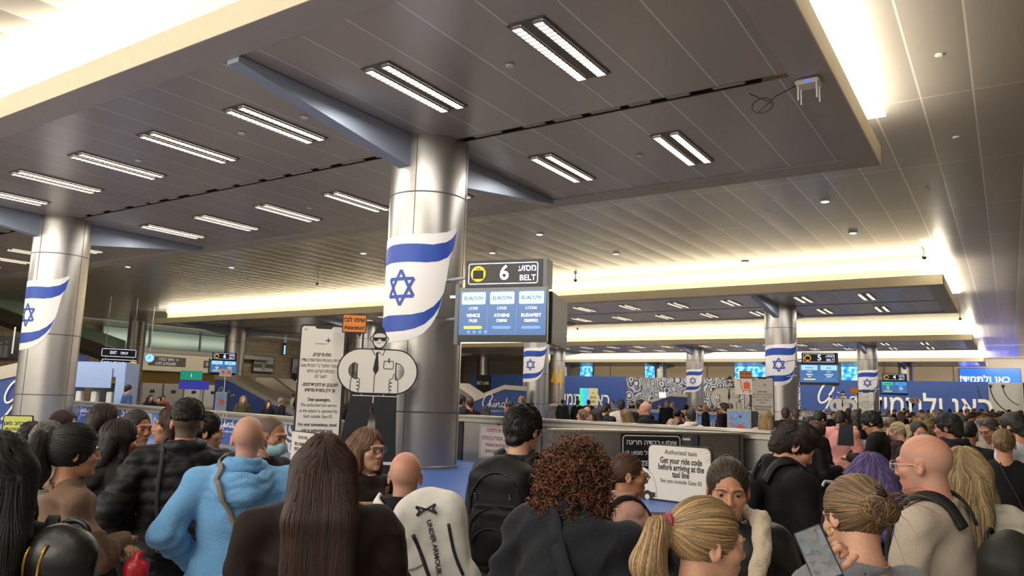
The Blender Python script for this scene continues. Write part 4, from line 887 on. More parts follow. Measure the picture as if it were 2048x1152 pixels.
# ================================================================== people: implicit surfaces meshed on a grid
def v3(*a): return np.array(a,float)
def rotm(yaw=0,pitch=0,roll=0):
    y,p,r=[math.radians(a) for a in (yaw,pitch,roll)]
    Z=np.array([[math.cos(y),-math.sin(y),0],[math.sin(y),math.cos(y),0],[0,0,1]]); X=np.array([[1,0,0],[0,math.cos(p),-math.sin(p)],[0,math.sin(p),math.cos(p)]]); Y=np.array([[math.cos(r),0,math.sin(r)],[0,1,0],[-math.sin(r),0,math.cos(r)]])
    return Z@X@Y
ID=(np.eye(3),np.zeros(3))
class Fld:
    def __init__(s,xs,ys,zs): s.ax=[np.asarray(a,np.float32) for a in (xs,ys,zs)]; s.F=np.full([len(a) for a in s.ax],.3,np.float32)
    def _op(s,lo,hi,k,mode,fn,T):
        sl=[]
        for a,l,h in zip(s.ax,lo,hi):
            i=int(np.searchsorted(a,l-k-.02)); j=int(np.searchsorted(a,h+k+.02)); sl.append(slice(max(0,i-1),j+1))
        X,Y,Z=np.meshgrid(*[a[q] for a,q in zip(s.ax,sl)],indexing='ij',sparse=True)
        if X.size==0 or Y.size==0 or Z.size==0: return s
        R,o=T
        if T is not ID:
            X,Y,Z=X-o[0],Y-o[1],Z-o[2]
            X,Y,Z=R[0,0]*X+R[1,0]*Y+R[2,0]*Z,R[0,1]*X+R[1,1]*Y+R[2,1]*Z,R[0,2]*X+R[1,2]*Y+R[2,2]*Z
        d=fn(X,Y,Z); sl=tuple(sl); A=s.F[sl]
        if mode=='u': h=np.maximum(k-np.abs(A-d),0)/k; s.F[sl]=np.minimum(A,d)-h*h*k*.25
        else: d=-d; h=np.maximum(k-np.abs(A-d),0)/k; s.F[sl]=np.maximum(A,d)+h*h*k*.25
        return s
    def ell(s,c,r,k=.02,mode='u',T=ID):
        c=v3(*c); r=v3(*r); w=T[0]@c+T[1]; m=r.max() if T is not ID else r
        def fn(X,Y,Z):
            a,b,g=(X-c[0])/r[0],(Y-c[1])/r[1],(Z-c[2])/r[2]; k0=np.sqrt(a*a+b*b+g*g); k1=np.sqrt((a/r[0])**2+(b/r[1])**2+(g/r[2])**2)+1e-6
            return k0*(k0-1)/k1
        return s._op(w-m,w+m,k,mode,fn,T)
    def cap(s,a,b,ra,rb,k=.02,mode='u',T=ID,flat=1.):
        a=v3(*a);b=v3(*b); wa=T[0]@a+T[1]; wb=T[0]@b+T[1]; m=max(ra,rb); ba=b-a; L2=(ba**2).sum()+1e-9
        def fn(X,Y,Z):
            px,py,pz=X-a[0],Y-a[1],Z-a[2]; t=np.clip((px*ba[0]+py*ba[1]+pz*ba[2])/L2,0,1)
            dy=(py-t*ba[1])/flat
            return (np.sqrt((px-t*ba[0])**2+dy**2+(pz-t*ba[2])**2)-(ra+t*(rb-ra)))*min(1,flat)
        return s._op(np.minimum(wa,wb)-m,np.maximum(wa,wb)+m,k,mode,fn,T)
    def tor(s,c,R,r,k=.02,T=ID,h=0,sy=1.):
        c=v3(*c); w=T[0]@c+T[1]; m=R*max(1,sy)+r+h
        def fn(X,Y,Z):
            z=np.maximum(np.abs(Z-c[2])-h,0); q=np.sqrt((X-c[0])**2+((Y-c[1])/sy)**2)-R; return np.sqrt(q*q+z*z)-r
        return s._op(w-m,w+m,k,'u',fn,T)
    def rbox(s,c,hf,r,k=.02,mode='u',T=ID):
        c=v3(*c);hf=v3(*hf); w=T[0]@c+T[1]; m=np.linalg.norm(hf) if T is not ID else hf
        def fn(X,Y,Z):
            a,b,g=np.abs(X-c[0])-hf[0]+r,np.abs(Y-c[1])-hf[1]+r,np.abs(Z-c[2])-hf[2]+r
            return np.sqrt(np.maximum(a,0)**2+np.maximum(b,0)**2+np.maximum(g,0)**2)+np.minimum(np.maximum(np.maximum(a,b),g),0)-r
        return s._op(w-m,w+m,k,mode,fn,T)
    def cut(s,axis,val,keep_above=True):
        a=s.ax[axis]; d=(val-a) if keep_above else (a-val); sh=[1,1,1]; sh[axis]=-1; s.F=np.maximum(s.F,d.reshape(sh).astype(np.float32)); return s
    def net(s):
        """surface nets -> vertices, quads"""
        F=s.F; ins=F<0; nx,ny,nz=F.shape
        P=np.zeros((nx-1,ny-1,nz-1,3),np.float32); C=np.zeros((nx-1,ny-1,nz-1),np.float32); ax=s.ax
        for d in range(3):
            A=[slice(None)]*3; B=[slice(None)]*3; A[d]=slice(0,-1); B[d]=slice(1,None); A=tuple(A);B=tuple(B)
            cr=ins[A]!=ins[B]; I=np.nonzero(cr)
            if len(I[0])==0: continue
            f0=F[A][I]; f1=F[B][I]; t=f0/(f0-f1); pos=np.empty((len(t),3),np.float32)
            for e in range(3):
                a=ax[e]; pos[:,e]=a[I[e]] if e!=d else a[I[e]]+t*(a[I[e]+1]-a[I[e]])
            o=[e for e in range(3) if e!=d]
            for u in (0,1):
                for v in (0,1):
                    J=[I[0].copy(),I[1].copy(),I[2].copy()]; J[o[0]]-=u; J[o[1]]-=v
                    ok=(J[o[0]]>=0)&(J[o[1]]>=0)&(J[0]<nx-1)&(J[1]<ny-1)&(J[2]<nz-1); J=tuple(j[ok] for j in J)
                    np.add.at(P,J,pos[ok]); np.add.at(C,J,1)
        act=C>0; idx=np.full(C.shape,-1,np.int64); n=int(act.sum()); idx[act]=np.arange(n); V=P[act]/C[act][:,None]; Q=[]
        for d in range(3):
            A=[slice(None)]*3; B=[slice(None)]*3; A[d]=slice(0,-1); B[d]=slice(1,None)
            i0=ins[tuple(A)]; i1=ins[tuple(B)]; I=np.nonzero(i0!=i1); o=[e for e in range(3) if e!=d]
            ok=(I[o[0]]>0)&(I[o[1]]>0)&(I[o[0]]<F.shape[o[0]]-1)&(I[o[1]]<F.shape[o[1]]-1); I=[q[ok] for q in I]
            if len(I[0])==0: continue
            def g(u,v): J=[q.copy() for q in I]; J[o[0]]-=u; J[o[1]]-=v; return idx[tuple(J)]
            q=np.stack([g(0,0),g(1,0),g(1,1),g(0,1)],1); fl=i0[tuple(I)]
            if d==1: fl=~fl
            q[~fl]=q[~fl][:,::-1]; Q.append(q)
        return V.astype(np.float64),np.concatenate(Q) if Q else np.zeros((0,4),int)
    def samp(s,p):
        """value and gradient at points (uniform axes assumed)"""
        h=[float(a[1]-a[0]) for a in s.ax]; o=[float(a[0]) for a in s.ax]
        u=[(p[:,i]-o[i])/h[i] for i in range(3)]; i0=[np.clip(np.floor(q).astype(int),0,s.F.shape[k]-2) for k,q in enumerate(u)]; t=[np.clip(q-i,0,1) for q,i in zip(u,i0)]
        c={}
        for a in (0,1):
            for b in (0,1):
                for d in (0,1): c[a,b,d]=s.F[i0[0]+a,i0[1]+b,i0[2]+d]
        L=lambda a,b,w:a*(1-w)+b*w
        f=L(L(L(c[0,0,0],c[1,0,0],t[0]),L(c[0,1,0],c[1,1,0],t[0]),t[1]),L(L(c[0,0,1],c[1,0,1],t[0]),L(c[0,1,1],c[1,1,1],t[0]),t[1]),t[2])
        gx=L(L(c[1,0,0]-c[0,0,0],c[1,1,0]-c[0,1,0],t[1]),L(c[1,0,1]-c[0,0,1],c[1,1,1]-c[0,1,1],t[1]),t[2])/h[0]
        gy=L(L(c[0,1,0]-c[0,0,0],c[1,1,0]-c[1,0,0],t[0]),L(c[0,1,1]-c[0,0,1],c[1,1,1]-c[1,0,1],t[0]),t[2])/h[1]
        gz=L(L(c[0,0,1]-c[0,0,0],c[1,0,1]-c[1,0,0],t[0]),L(c[0,1,1]-c[0,1,0],c[1,1,1]-c[1,1,0],t[0]),t[1])/h[2]
        return f,np.stack([gx,gy,gz],1)
def uni(lo,hi,h): return [np.arange(l,u+h,h) for l,u in zip(lo,hi)]
def vnorm(V,Q):
    a,b,c,d=[V[Q[:,i]] for i in range(4)]; n=np.cross(c-a,d-b); N=np.zeros_like(V)
    for i in range(4): np.add.at(N,Q[:,i],n)
    return N/(np.linalg.norm(N,axis=1,keepdims=True)+1e-12)
def smooth(V,Q,it=1,w=.5):
    for _ in range(it):
        S=np.zeros_like(V); C=np.zeros(len(V))
        for i in range(4):
            np.add.at(S,Q[:,i],V[Q[:,(i+1)%4]]+V[Q[:,(i+3)%4]]); np.add.at(C,Q[:,i],2)
        V=V*(1-w)+w*S/np.maximum(C,1)[:,None]
    return V
def mkmesh(name,V,Q,mi=None,sm=True):
    me=bpy.data.meshes.new(name); n=len(V); Q=np.asarray(Q); m=len(Q)
    me.vertices.add(n); me.vertices.foreach_set('co',np.asarray(V,np.float32).ravel()); me.loops.add(m*4); me.loops.foreach_set('vertex_index',Q.astype(np.int32).ravel())
    me.polygons.add(m); me.polygons.foreach_set('loop_start',np.arange(0,m*4,4,dtype=np.int32))
    try: me.polygons.foreach_set('loop_total',np.full(m,4,np.int32))
    except Exception: pass
    if mi is not None: me.polygons.foreach_set('material_index',np.asarray(mi,np.int32))
    me.update(calc_edges=True)
    if sm: me.shade_smooth()
    return me
_wr=np.random.default_rng(11); _WD=_wr.normal(size=(14,3)); _WD/=np.linalg.norm(_WD,axis=1,keepdims=True); _WP=_wr.uniform(0,6.28,14)
def noise3(V,f,seed=0):
    o=np.zeros(len(V)); W=V+.35/f*np.sin(f*.7*V[:,[1,2,0]]+seed)
    for k in range(6): j=(k+seed)%14; o+=np.sin(f*(1+.35*k)*(W@_WD[j])+_WP[(j+seed)%14]+seed)
    return o/3.
def tubes(P,r,ref=None,sides=4):
    """P (N,S,3) paths, r (S,) radii -> V,Q"""
    N,S,_=P.shape; T=np.gradient(P,axis=1); T/=np.linalg.norm(T,axis=2,keepdims=True)+1e-9
    ref=np.array([.31,.52,.79]) if ref is None else ref
    A=np.cross(T,ref); A/=np.linalg.norm(A,axis=2,keepdims=True)+1e-9; B=np.cross(T,A); r=np.broadcast_to(np.asarray(r).reshape(1,-1,1),(N,S,1)); out=[]
    for k in range(sides): t=2*PI*k/sides; out.append(P+r*(A*math.cos(t)+B*math.sin(t)))
    V=np.stack(out,2).reshape(-1,3); base=(np.arange(N)[:,None]*S+np.arange(S-1)[None,:])*sides; Q=[]
    for k in range(sides): Q.append(np.stack([base+k,base+(k+1)%sides,base+sides+(k+1)%sides,base+sides+k],-1).reshape(-1,4))
    return V,np.concatenate(Q)
def strands(fl,seed,dirf,steps,step,off,w,hgt,jit=.15,rg=rng):
    p=seed.copy(); P=[];Nn=[]; ph=rg.uniform(0,6.28,len(p)); am=rg.uniform(.3,1,len(p))[:,None]
    lift=rg.uniform(0,1,len(p))
    for i in range(steps):
        f,g=fl.samp(p); n=g/(np.linalg.norm(g,axis=1,keepdims=True)+1e-6); p=p-n*np.clip(f-off-lift*.003,-.01,.01)[:,None]
        d=dirf(p); d=d/(np.linalg.norm(d,axis=1,keepdims=True)+1e-9); d=d-n*(d*n).sum(1,keepdims=True); l=np.linalg.norm(d,axis=1,keepdims=True); d=d/(l+1e-6)
        b=np.cross(d,n); P.append(p.copy()); Nn.append(n); p=p+d*step+b*(np.sin(ph+i*.35)[:,None]*step*jit*am)
    P=np.stack(P,1); Nn=np.stack(Nn,1); T=np.gradient(P,axis=1); T/=np.linalg.norm(T,axis=2,keepdims=True)+1e-9; B=np.cross(T,Nn); S=steps
    tw=np.sin(np.linspace(.25,PI-.12,S))[None,:,None]**.5; V=np.stack([P+B*w*tw-Nn*.0015,P+Nn*hgt*tw,P-B*w*tw-Nn*.0015],2).reshape(-1,3); N=len(seed)
    base=(np.arange(N)[:,None]*S+np.arange(S-1)[None,:])*3
    Q=np.concatenate([np.stack([base+k,base+k+3,base+3+k+1,base+k+1],-1).reshape(-1,4) for k in (0,1)]); mi=np.tile(np.repeat(rg.choice([0,0,0,1,2],N),S-1),2)
    return V,Q,mi
# ---------------------------------------------------------------- palettes
def skinm(k):
    c={'f':'#c9977c','m':'#b98566','t':'#a8745a','r':'#c48a74','d':'#8f6148'}[k]
    return [mat('skin_'+k,c,.5,bump=(90,.08,.002),var=.06,sss=.12),mat('lip_'+k,{'f':'#b57a6a','m':'#a4705e','t':'#96604f','r':'#b0786a','d':'#7d5044'}[k],.45),mat('stubble_'+k,{'f':'#b59480','m':'#5e4a3e','t':'#4d3c33','r':'#bb8c77','d':'#5f4638'}[k],.6,bump=(400,.3,.002))]
def hairm(h,rough=.56):
    def sh(f): 
        c=[min(255,int(int(h[i:i+2],16)*f*.85)) for i in (1,3,5)]; return '#%02x%02x%02x'%tuple(c)
    return [mat('hair_'+h,sh(1.0),rough,bump=(60,.5,.004),var=.2,stretch=(6,6,.6)),mat('hair_light_'+h,sh(1.35),rough),mat('hair_dark_'+h,sh(.68),rough)]
def clothm(h,kind='cotton'):
    c=[int(h[i:i+2],16) for i in (1,3,5)]
    if sum(c)<230: h='#%02x%02x%02x'%tuple(int(q*.74) for q in c)
    if kind=='knit': return mat('knit_'+h,h,.9,bump=(160,.6,.004),var=.08,sheen=.05,stretch=(1,1,2.4))
    if kind=='leather': return mat('leather_'+h,h,.38,bump=(26,.35,.006),var=.1)
    if kind=='nylon': return mat('nylon_'+h,h,.6,bump=(24,.4,.006),var=.06,spec=.3)
    if kind=='fleece': return mat('fleece_'+h,h,.95,bump=(120,.7,.006),var=.07,sheen=.08)
    return mat('cloth_'+h,h,.82,bump=(45,.25,.005),var=.07,sheen=.02,spec=.25)
# ---------------------------------------------------------------- hands
_hc={}
def hand_vq(curl):
    if curl in _hc: return _hc[curl]
    f=Fld(*uni((-.06,-.03,-.11),(.08,.21,.05),.0045))
    f.cap((0,-.025,0),(0,.03,0),.024,.027,.02); f.ell((0,.055,0),(.039,.048,.016),.015)
    for i,(x,L,r) in enumerate(((-.029,.055,.0078),(-.010,.070,.0088),(.010,.076,.009),(.029,.068,.0088))):
        p=v3(x,.088,0); d=v3(x*.7,1,0); d/=np.linalg.norm(d); a=0
        for sgm,fr in ((0,.42),(1,.32),(2,.26)):
            a+=curl*(.7+.5*sgm)*(1+.12*i); dd=v3(d[0]*math.cos(a),d[1]*math.cos(a),-math.sin(a)); q=p+dd*L*fr*1.05; f.cap(p,q,r*(1-.06*sgm),r*(.96-.08*sgm),.004); p=q
    a=v3(.026,.02,-.004); b=v3(.05,.052,-.012-.01*curl); c=v3(.056,.083,-.018-.03*curl); e=v3(.050,.105,-.028-.04*curl)
    f.cap(a,b,.016,.012,.012); f.cap(b,c,.012,.010,.004); f.cap(c,e,.010,.0082,.004)
    _hc[curl]=f.net(); return _hc[curl]
POSE={'down':((.25,-.03,1.12),(.27,.07,.88),.35),'pocket':((.29,-.09,1.15),(.20,.10,1.0),.5),'phone':((.23,.02,1.13),(.10,.27,1.17),.9),'crossed':((.25,.05,1.14),(-.05,.19,1.17),.4),
      'face':((.25,.16,1.18),(.10,.17,1.44),.8),'cart':((.22,.08,1.15),(.18,.38,1.06),1.0),'hip':((.33,-.08,1.18),(.2,.05,1.02),.6),'hold':((.22,.04,1.12),(.03,.25,1.08),.7)}
def frame_from(d,up):
    y=d/np.linalg.norm(d); x=np.cross(y,up); x/=np.linalg.norm(x)+1e-9; z=np.cross(x,y); return np.stack([x,y,z],1)
_bodycache={}
class Spec: pass
def geom(sw,arms,T): 
    s=Spec(); s.sw=sw; s.T=T; s.arm=[]
    for sg,a in ((1,arms[0]),(-1,arms[1])):
        e,w,c=POSE[a] if isinstance(a,str) else a; m=v3(sg,1,1); sc=sw/.185
        s.arm.append((v3(sg*sw,-.0,1.385),v3(*e)*m*v3(sc,1,1),v3(*w)*m*v3(sc,1,1),c,sg))
    return s
def axis_fine(lo,hi,a,b,f,c):
    return np.unique(np.concatenate([np.arange(lo,a,c),np.arange(a,b,f),np.arange(b,hi+c,c)]).round(5))
def body_mesh(g,q,face,ears,bald,nose=1.,jaw=1.,belly=0):
    T=g.T; o=T[1]; hf=.14; sw=g.sw
    xs=axis_fine(-.5,.5,o[0]-.115,o[0]+.115,q,.025); ys=axis_fine(-.32,.55,o[1]-.15,o[1]+.16,q,.025); zs=axis_fine(-.01,1.9,o[2]-.175,o[2]+.14,q,.025)
    f=Fld(xs,ys,zs)
    # torso and legs (under the clothes)
    f.ell((0,0,1.25),(sw*.84,.10,.2),.05).ell((0,.01+belly*.3,1.05),(sw*.72,.09+belly,.18),.05).ell((0,-.005,.93),(sw*.86,.11,.12),.05)
    f.cap((-sw+.03,0,1.385),(sw-.03,0,1.385),.048,.048,.05); f.cap((0,-.02,1.45),(sw*.6,-.01,1.40),.04,.04,.04); f.cap((0,-.02,1.45),(-sw*.6,-.01,1.40),.04,.04,.04)
    for sg in (1,-1):
        f.cap((sg*.085,0,.9),(sg*.095,.01,.5),.078,.055,.03); f.cap((sg*.095,.01,.5),(sg*.1,-.02,.09),.055,.04,.02); f.cap((sg*.1,-.03,.045),(sg*.115,.11,.035),.04,.03,.02)
    for sh,el,wr,c,sg in g.arm: f.cap(sh,el,.047,.038,.04); f.cap(el,wr,.038,.029,.02)
    # neck and head
    f.cap(T[0]@v3(0,-.025,-.05)+o,(0,-.02,1.42),.052,.058,.03)
    H_=lambda *a,**k:f.ell(*a,T=T,**k)
    H_((0,-.012,.032),(.075,.096,.088),k=.02); H_((0,.028,-.03),(.059,.066,.083*jaw),k=.02); H_((0,.045,-.078*jaw),(.040,.040,.036),k=.02)
    if face:
        for sg in (1,-1):
            H_((sg*.041,.058,-.022),(.024,.024,.02),k=.02); f.ell((sg*.030,.103,.002),(.017,.016,.012),.010,'s',T); 
            f.ell((sg*.0315,.078,.001),(.0145,.0145,.0145),.004,'u',T); f.ell((sg*.031,.0955,.0000),(.0128,.011,.0036),.003,'s',T)
            f.cap((sg*.012,.090,.022),(sg*.046,.078,.022),.010,.008,.012,'u',T); H_((sg*.0120,.0955,-.033),(.0082,.010,.0075),k=.006)
        f.cap((0,.088,.012),(0,.1055,-.027),.0075,.0105,.012,'u',T); H_((0,.104,-.030),(.0098,.010,.0085),k=.006)
        H_((0,.0905,-.0590),(.021,.0085,.0048),k=.006); H_((0,.0890,-.0680),(.017,.0085,.0056),k=.006); f.cap((-.020,.0985,-.0632),(.020,.0985,-.0632),.0016,.0016,.003,'s',T); H_((0,.078,-.100*jaw),(.018,.016,.014),k=.015)
    else:
        H_((0,.098,-.02),(.011,.02,.024),k=.012)
    if ears:
        for sg in (1,-1):
            TE=(T[0]@rotm(-sg*18,0,0),T[0]@v3(sg*.077,-.012,-.006)+o)
            f.ell((0,0,0),(.008,.018,.031),.008,'u',TE)
            if q<.007: f.ell((sg*.007,.002,.003),(.006,.009,.017),.004,'s',TE)
    V,Q=f.net(); V=smooth(V,Q,1,.25)
    mi=np.zeros(len(Q),int); C=(V[Q].mean(1)-o)@T[0]
    if face: mi[(np.abs(C[:,0])<.0215)&(C[:,1]>.084)&(C[:,2]<-.0548)&(C[:,2]>-.0735+.35*np.abs(C[:,0])**1)]=1
    if bald!=None:
        x,y,z=C.T; sc=(z>-.075)&(y<.035+.35*np.maximum(z-.0,0))&(np.linalg.norm(C-v3(0,-.012,.032),axis=1)<.13)&~((np.abs(x)>.066)&(z<.03)&(z>-.05)&(y>-.035))
        if bald=='side': sc&=(z<.055)
        if bald!='none': mi[sc]=2
    # hands
    Vs=[V];Qs=[Q];ms=[mi]; n=len(V)
    if q<.009:
        for sh,el,wr,c,sg in g.arm:
            hv,hq=hand_vq(c); d=wr-el; up=v3(sg*.5,-.2,1) if abs(d[2])<abs(d[1])*2 else v3(sg*1.0,.2,.1)
            Rr=frame_from(d,up); A=hv*v3(-sg if sg>0 else 1,1,1) if sg>0 else hv.copy()
            hq2=hq[:,::-1] if sg>0 else hq
            W=A@Rr.T+wr+ (d/np.linalg.norm(d))*.012; Vs.append(W); Qs.append(hq2+n); ms.append(np.zeros(len(hq),int)); n+=len(W)
    return mkmesh('body',np.concatenate(Vs),np.concatenate(Qs),np.concatenate(ms))
def top_mesh(g,h,t=.018,hem=.84,collar=None,hood=False,puff=0,wr=.006,bulk=1.,quilt='h',sleeve=1.,seed=0,belly=0,neckr=.064):
    sw=g.sw; f=Fld(*uni((-.52,-.34,hem-.03),(.52,.52,1.60),h))
    f.ell((0,-.002,1.25),(sw*.80*bulk+t,.112*bulk+t,.24),.04).ell((0,.01+belly*.3,1.05),(sw*.74*bulk+t,.108*bulk+t+belly,.24),.05).ell((0,-.003,.9),(sw*.90*bulk+t,.122*bulk+t,.2),.05)
    f.cap((-sw+.035,-.005,1.38),(sw-.035,-.005,1.38),.046+t,.046+t,.05)
    for sg in (1,-1): f.cap((0,-.022,1.455),(sg*sw*.72,-.01,1.395),.036+t*.5,.04+t*.7,.04)
    if hem<.7: f.cap((0,-.005,.95),(0,-.005,hem),.14*bulk+t,.17*bulk+t,.05)
    for sh,el,w_,c,sg in g.arm:
        f.cap(sh,el,.052+t*.9,.043+t*.8,.025); e2=el+(w_-el)*sleeve; f.cap(el,e2,.043+t,.034+t*.7,.02)
    f.cap((0,-.022,1.44),(0,.012,1.62),neckr,neckr+.008,.008,'s'); 
    if collar=='stand': f.tor((0,-.012,1.475),.072,.013,.012,h=.03)
    elif collar=='rib': f.tor((0,-.012,1.462),.067,.010,.008,h=.004)
    elif collar=='fold':
        f.tor((0,-.014,1.465),.082,.020,.012,T=(rotm(0,-18,0),v3(0,-.02,.0)@np.eye(3)) if False else ID,h=.012)
    elif collar=='turtle': f.tor((0,-.012,1.49),.062,.013,.01,h=.03)
    if hood: f.tor((0,-.02,1.478),.082,.026,.006,h=.006,sy=1.12); f.tor((0,-.0,0),.104,.030,.006,T=(rotm(0,20,0),v3(0,-.055,1.440)),sy=1.1); f.tor((0,0,0),.112,.034,.010,T=(rotm(0,38,0),v3(0,-.085,1.405)),sy=.95); f.ell((0,-.15,1.36),(.09,.035,.08),.02)
    f.cut(2,hem)
    V,Q=f.net(); N=vnorm(V,Q); z=V[:,2]
    d=wr*1.5*(noise3(V*v3(1,1,1.7),16,seed)*.6+ (1-np.abs(noise3(V*v3(.8,.8,2.2),11,seed+3)))*.9)
    # tighter creases round elbows and under the arms
    for sh,el,w_,c,sg in g.arm:
        de=np.linalg.norm(V-el,axis=1); ax=(w_-el)/np.linalg.norm(w_-el); s_=(V-el)@ax; d+=wr*1.0*np.sin(s_*75+noise3(V,14,seed+sg)*1.6)*np.exp(-(de/.12)**2)
    if hood: hd=np.exp(-((np.linalg.norm(V-v3(0,-.06,1.43),axis=1))/.16)**4); d+=hd*.007*np.sin(V[:,2]*150+3*noise3(V,18,seed+5))
    if puff:
        u=z if quilt=='h' else None
        per=.066; s_=z/per+.12*noise3(V,7,seed); hq=np.abs(np.sin(PI*s_))**.55
        if quilt=='d': s_=(z+np.abs(V[:,0])*.45)/per; hq=np.abs(np.sin(PI*s_))**.55
        d+=puff*(hq-.4)+puff*.25*noise3(V,45,seed)
    V=V+N*d[:,None]
    g.tf=f; return mkmesh('top',V,Q)
def trouser_mesh(g,h=.02,wide=1.):
    f=Fld(*uni((-.3,-.2,.04),(.3,.2,1.04),h)); f.ell((0,-.005,.93),(g.sw*.9,.118,.14),.05)
    for sg in (1,-1): f.cap((sg*.088,0,.9),(sg*.1,.01,.5),.092*wide,.072*wide,.03); f.cap((sg*.1,.01,.5),(sg*.105,-.015,.07),.072*wide,.06*wide,.02)
    f.cut(2,1.02,False); f.cut(2,.06); V,Q=f.net(); N=vnorm(V,Q); V=V+N*(noise3(V*v3(1,1,1.6),17)*.004)[:,None]; return mkmesh('trousers',V,Q)
def shoe_mesh(sg):
    f=Fld(*uni((-.18,-.12,-.01),(.18,.22,.14),.014)); f.cap((sg*.1,-.045,.05),(sg*.122,.14,.04),.048,.04,.02); f.cap((sg*.1,-.03,.06),(sg*.1,-.02,.11),.045,.05,.02); f.cut(2,.0); return mkmesh('shoe',*f.net())
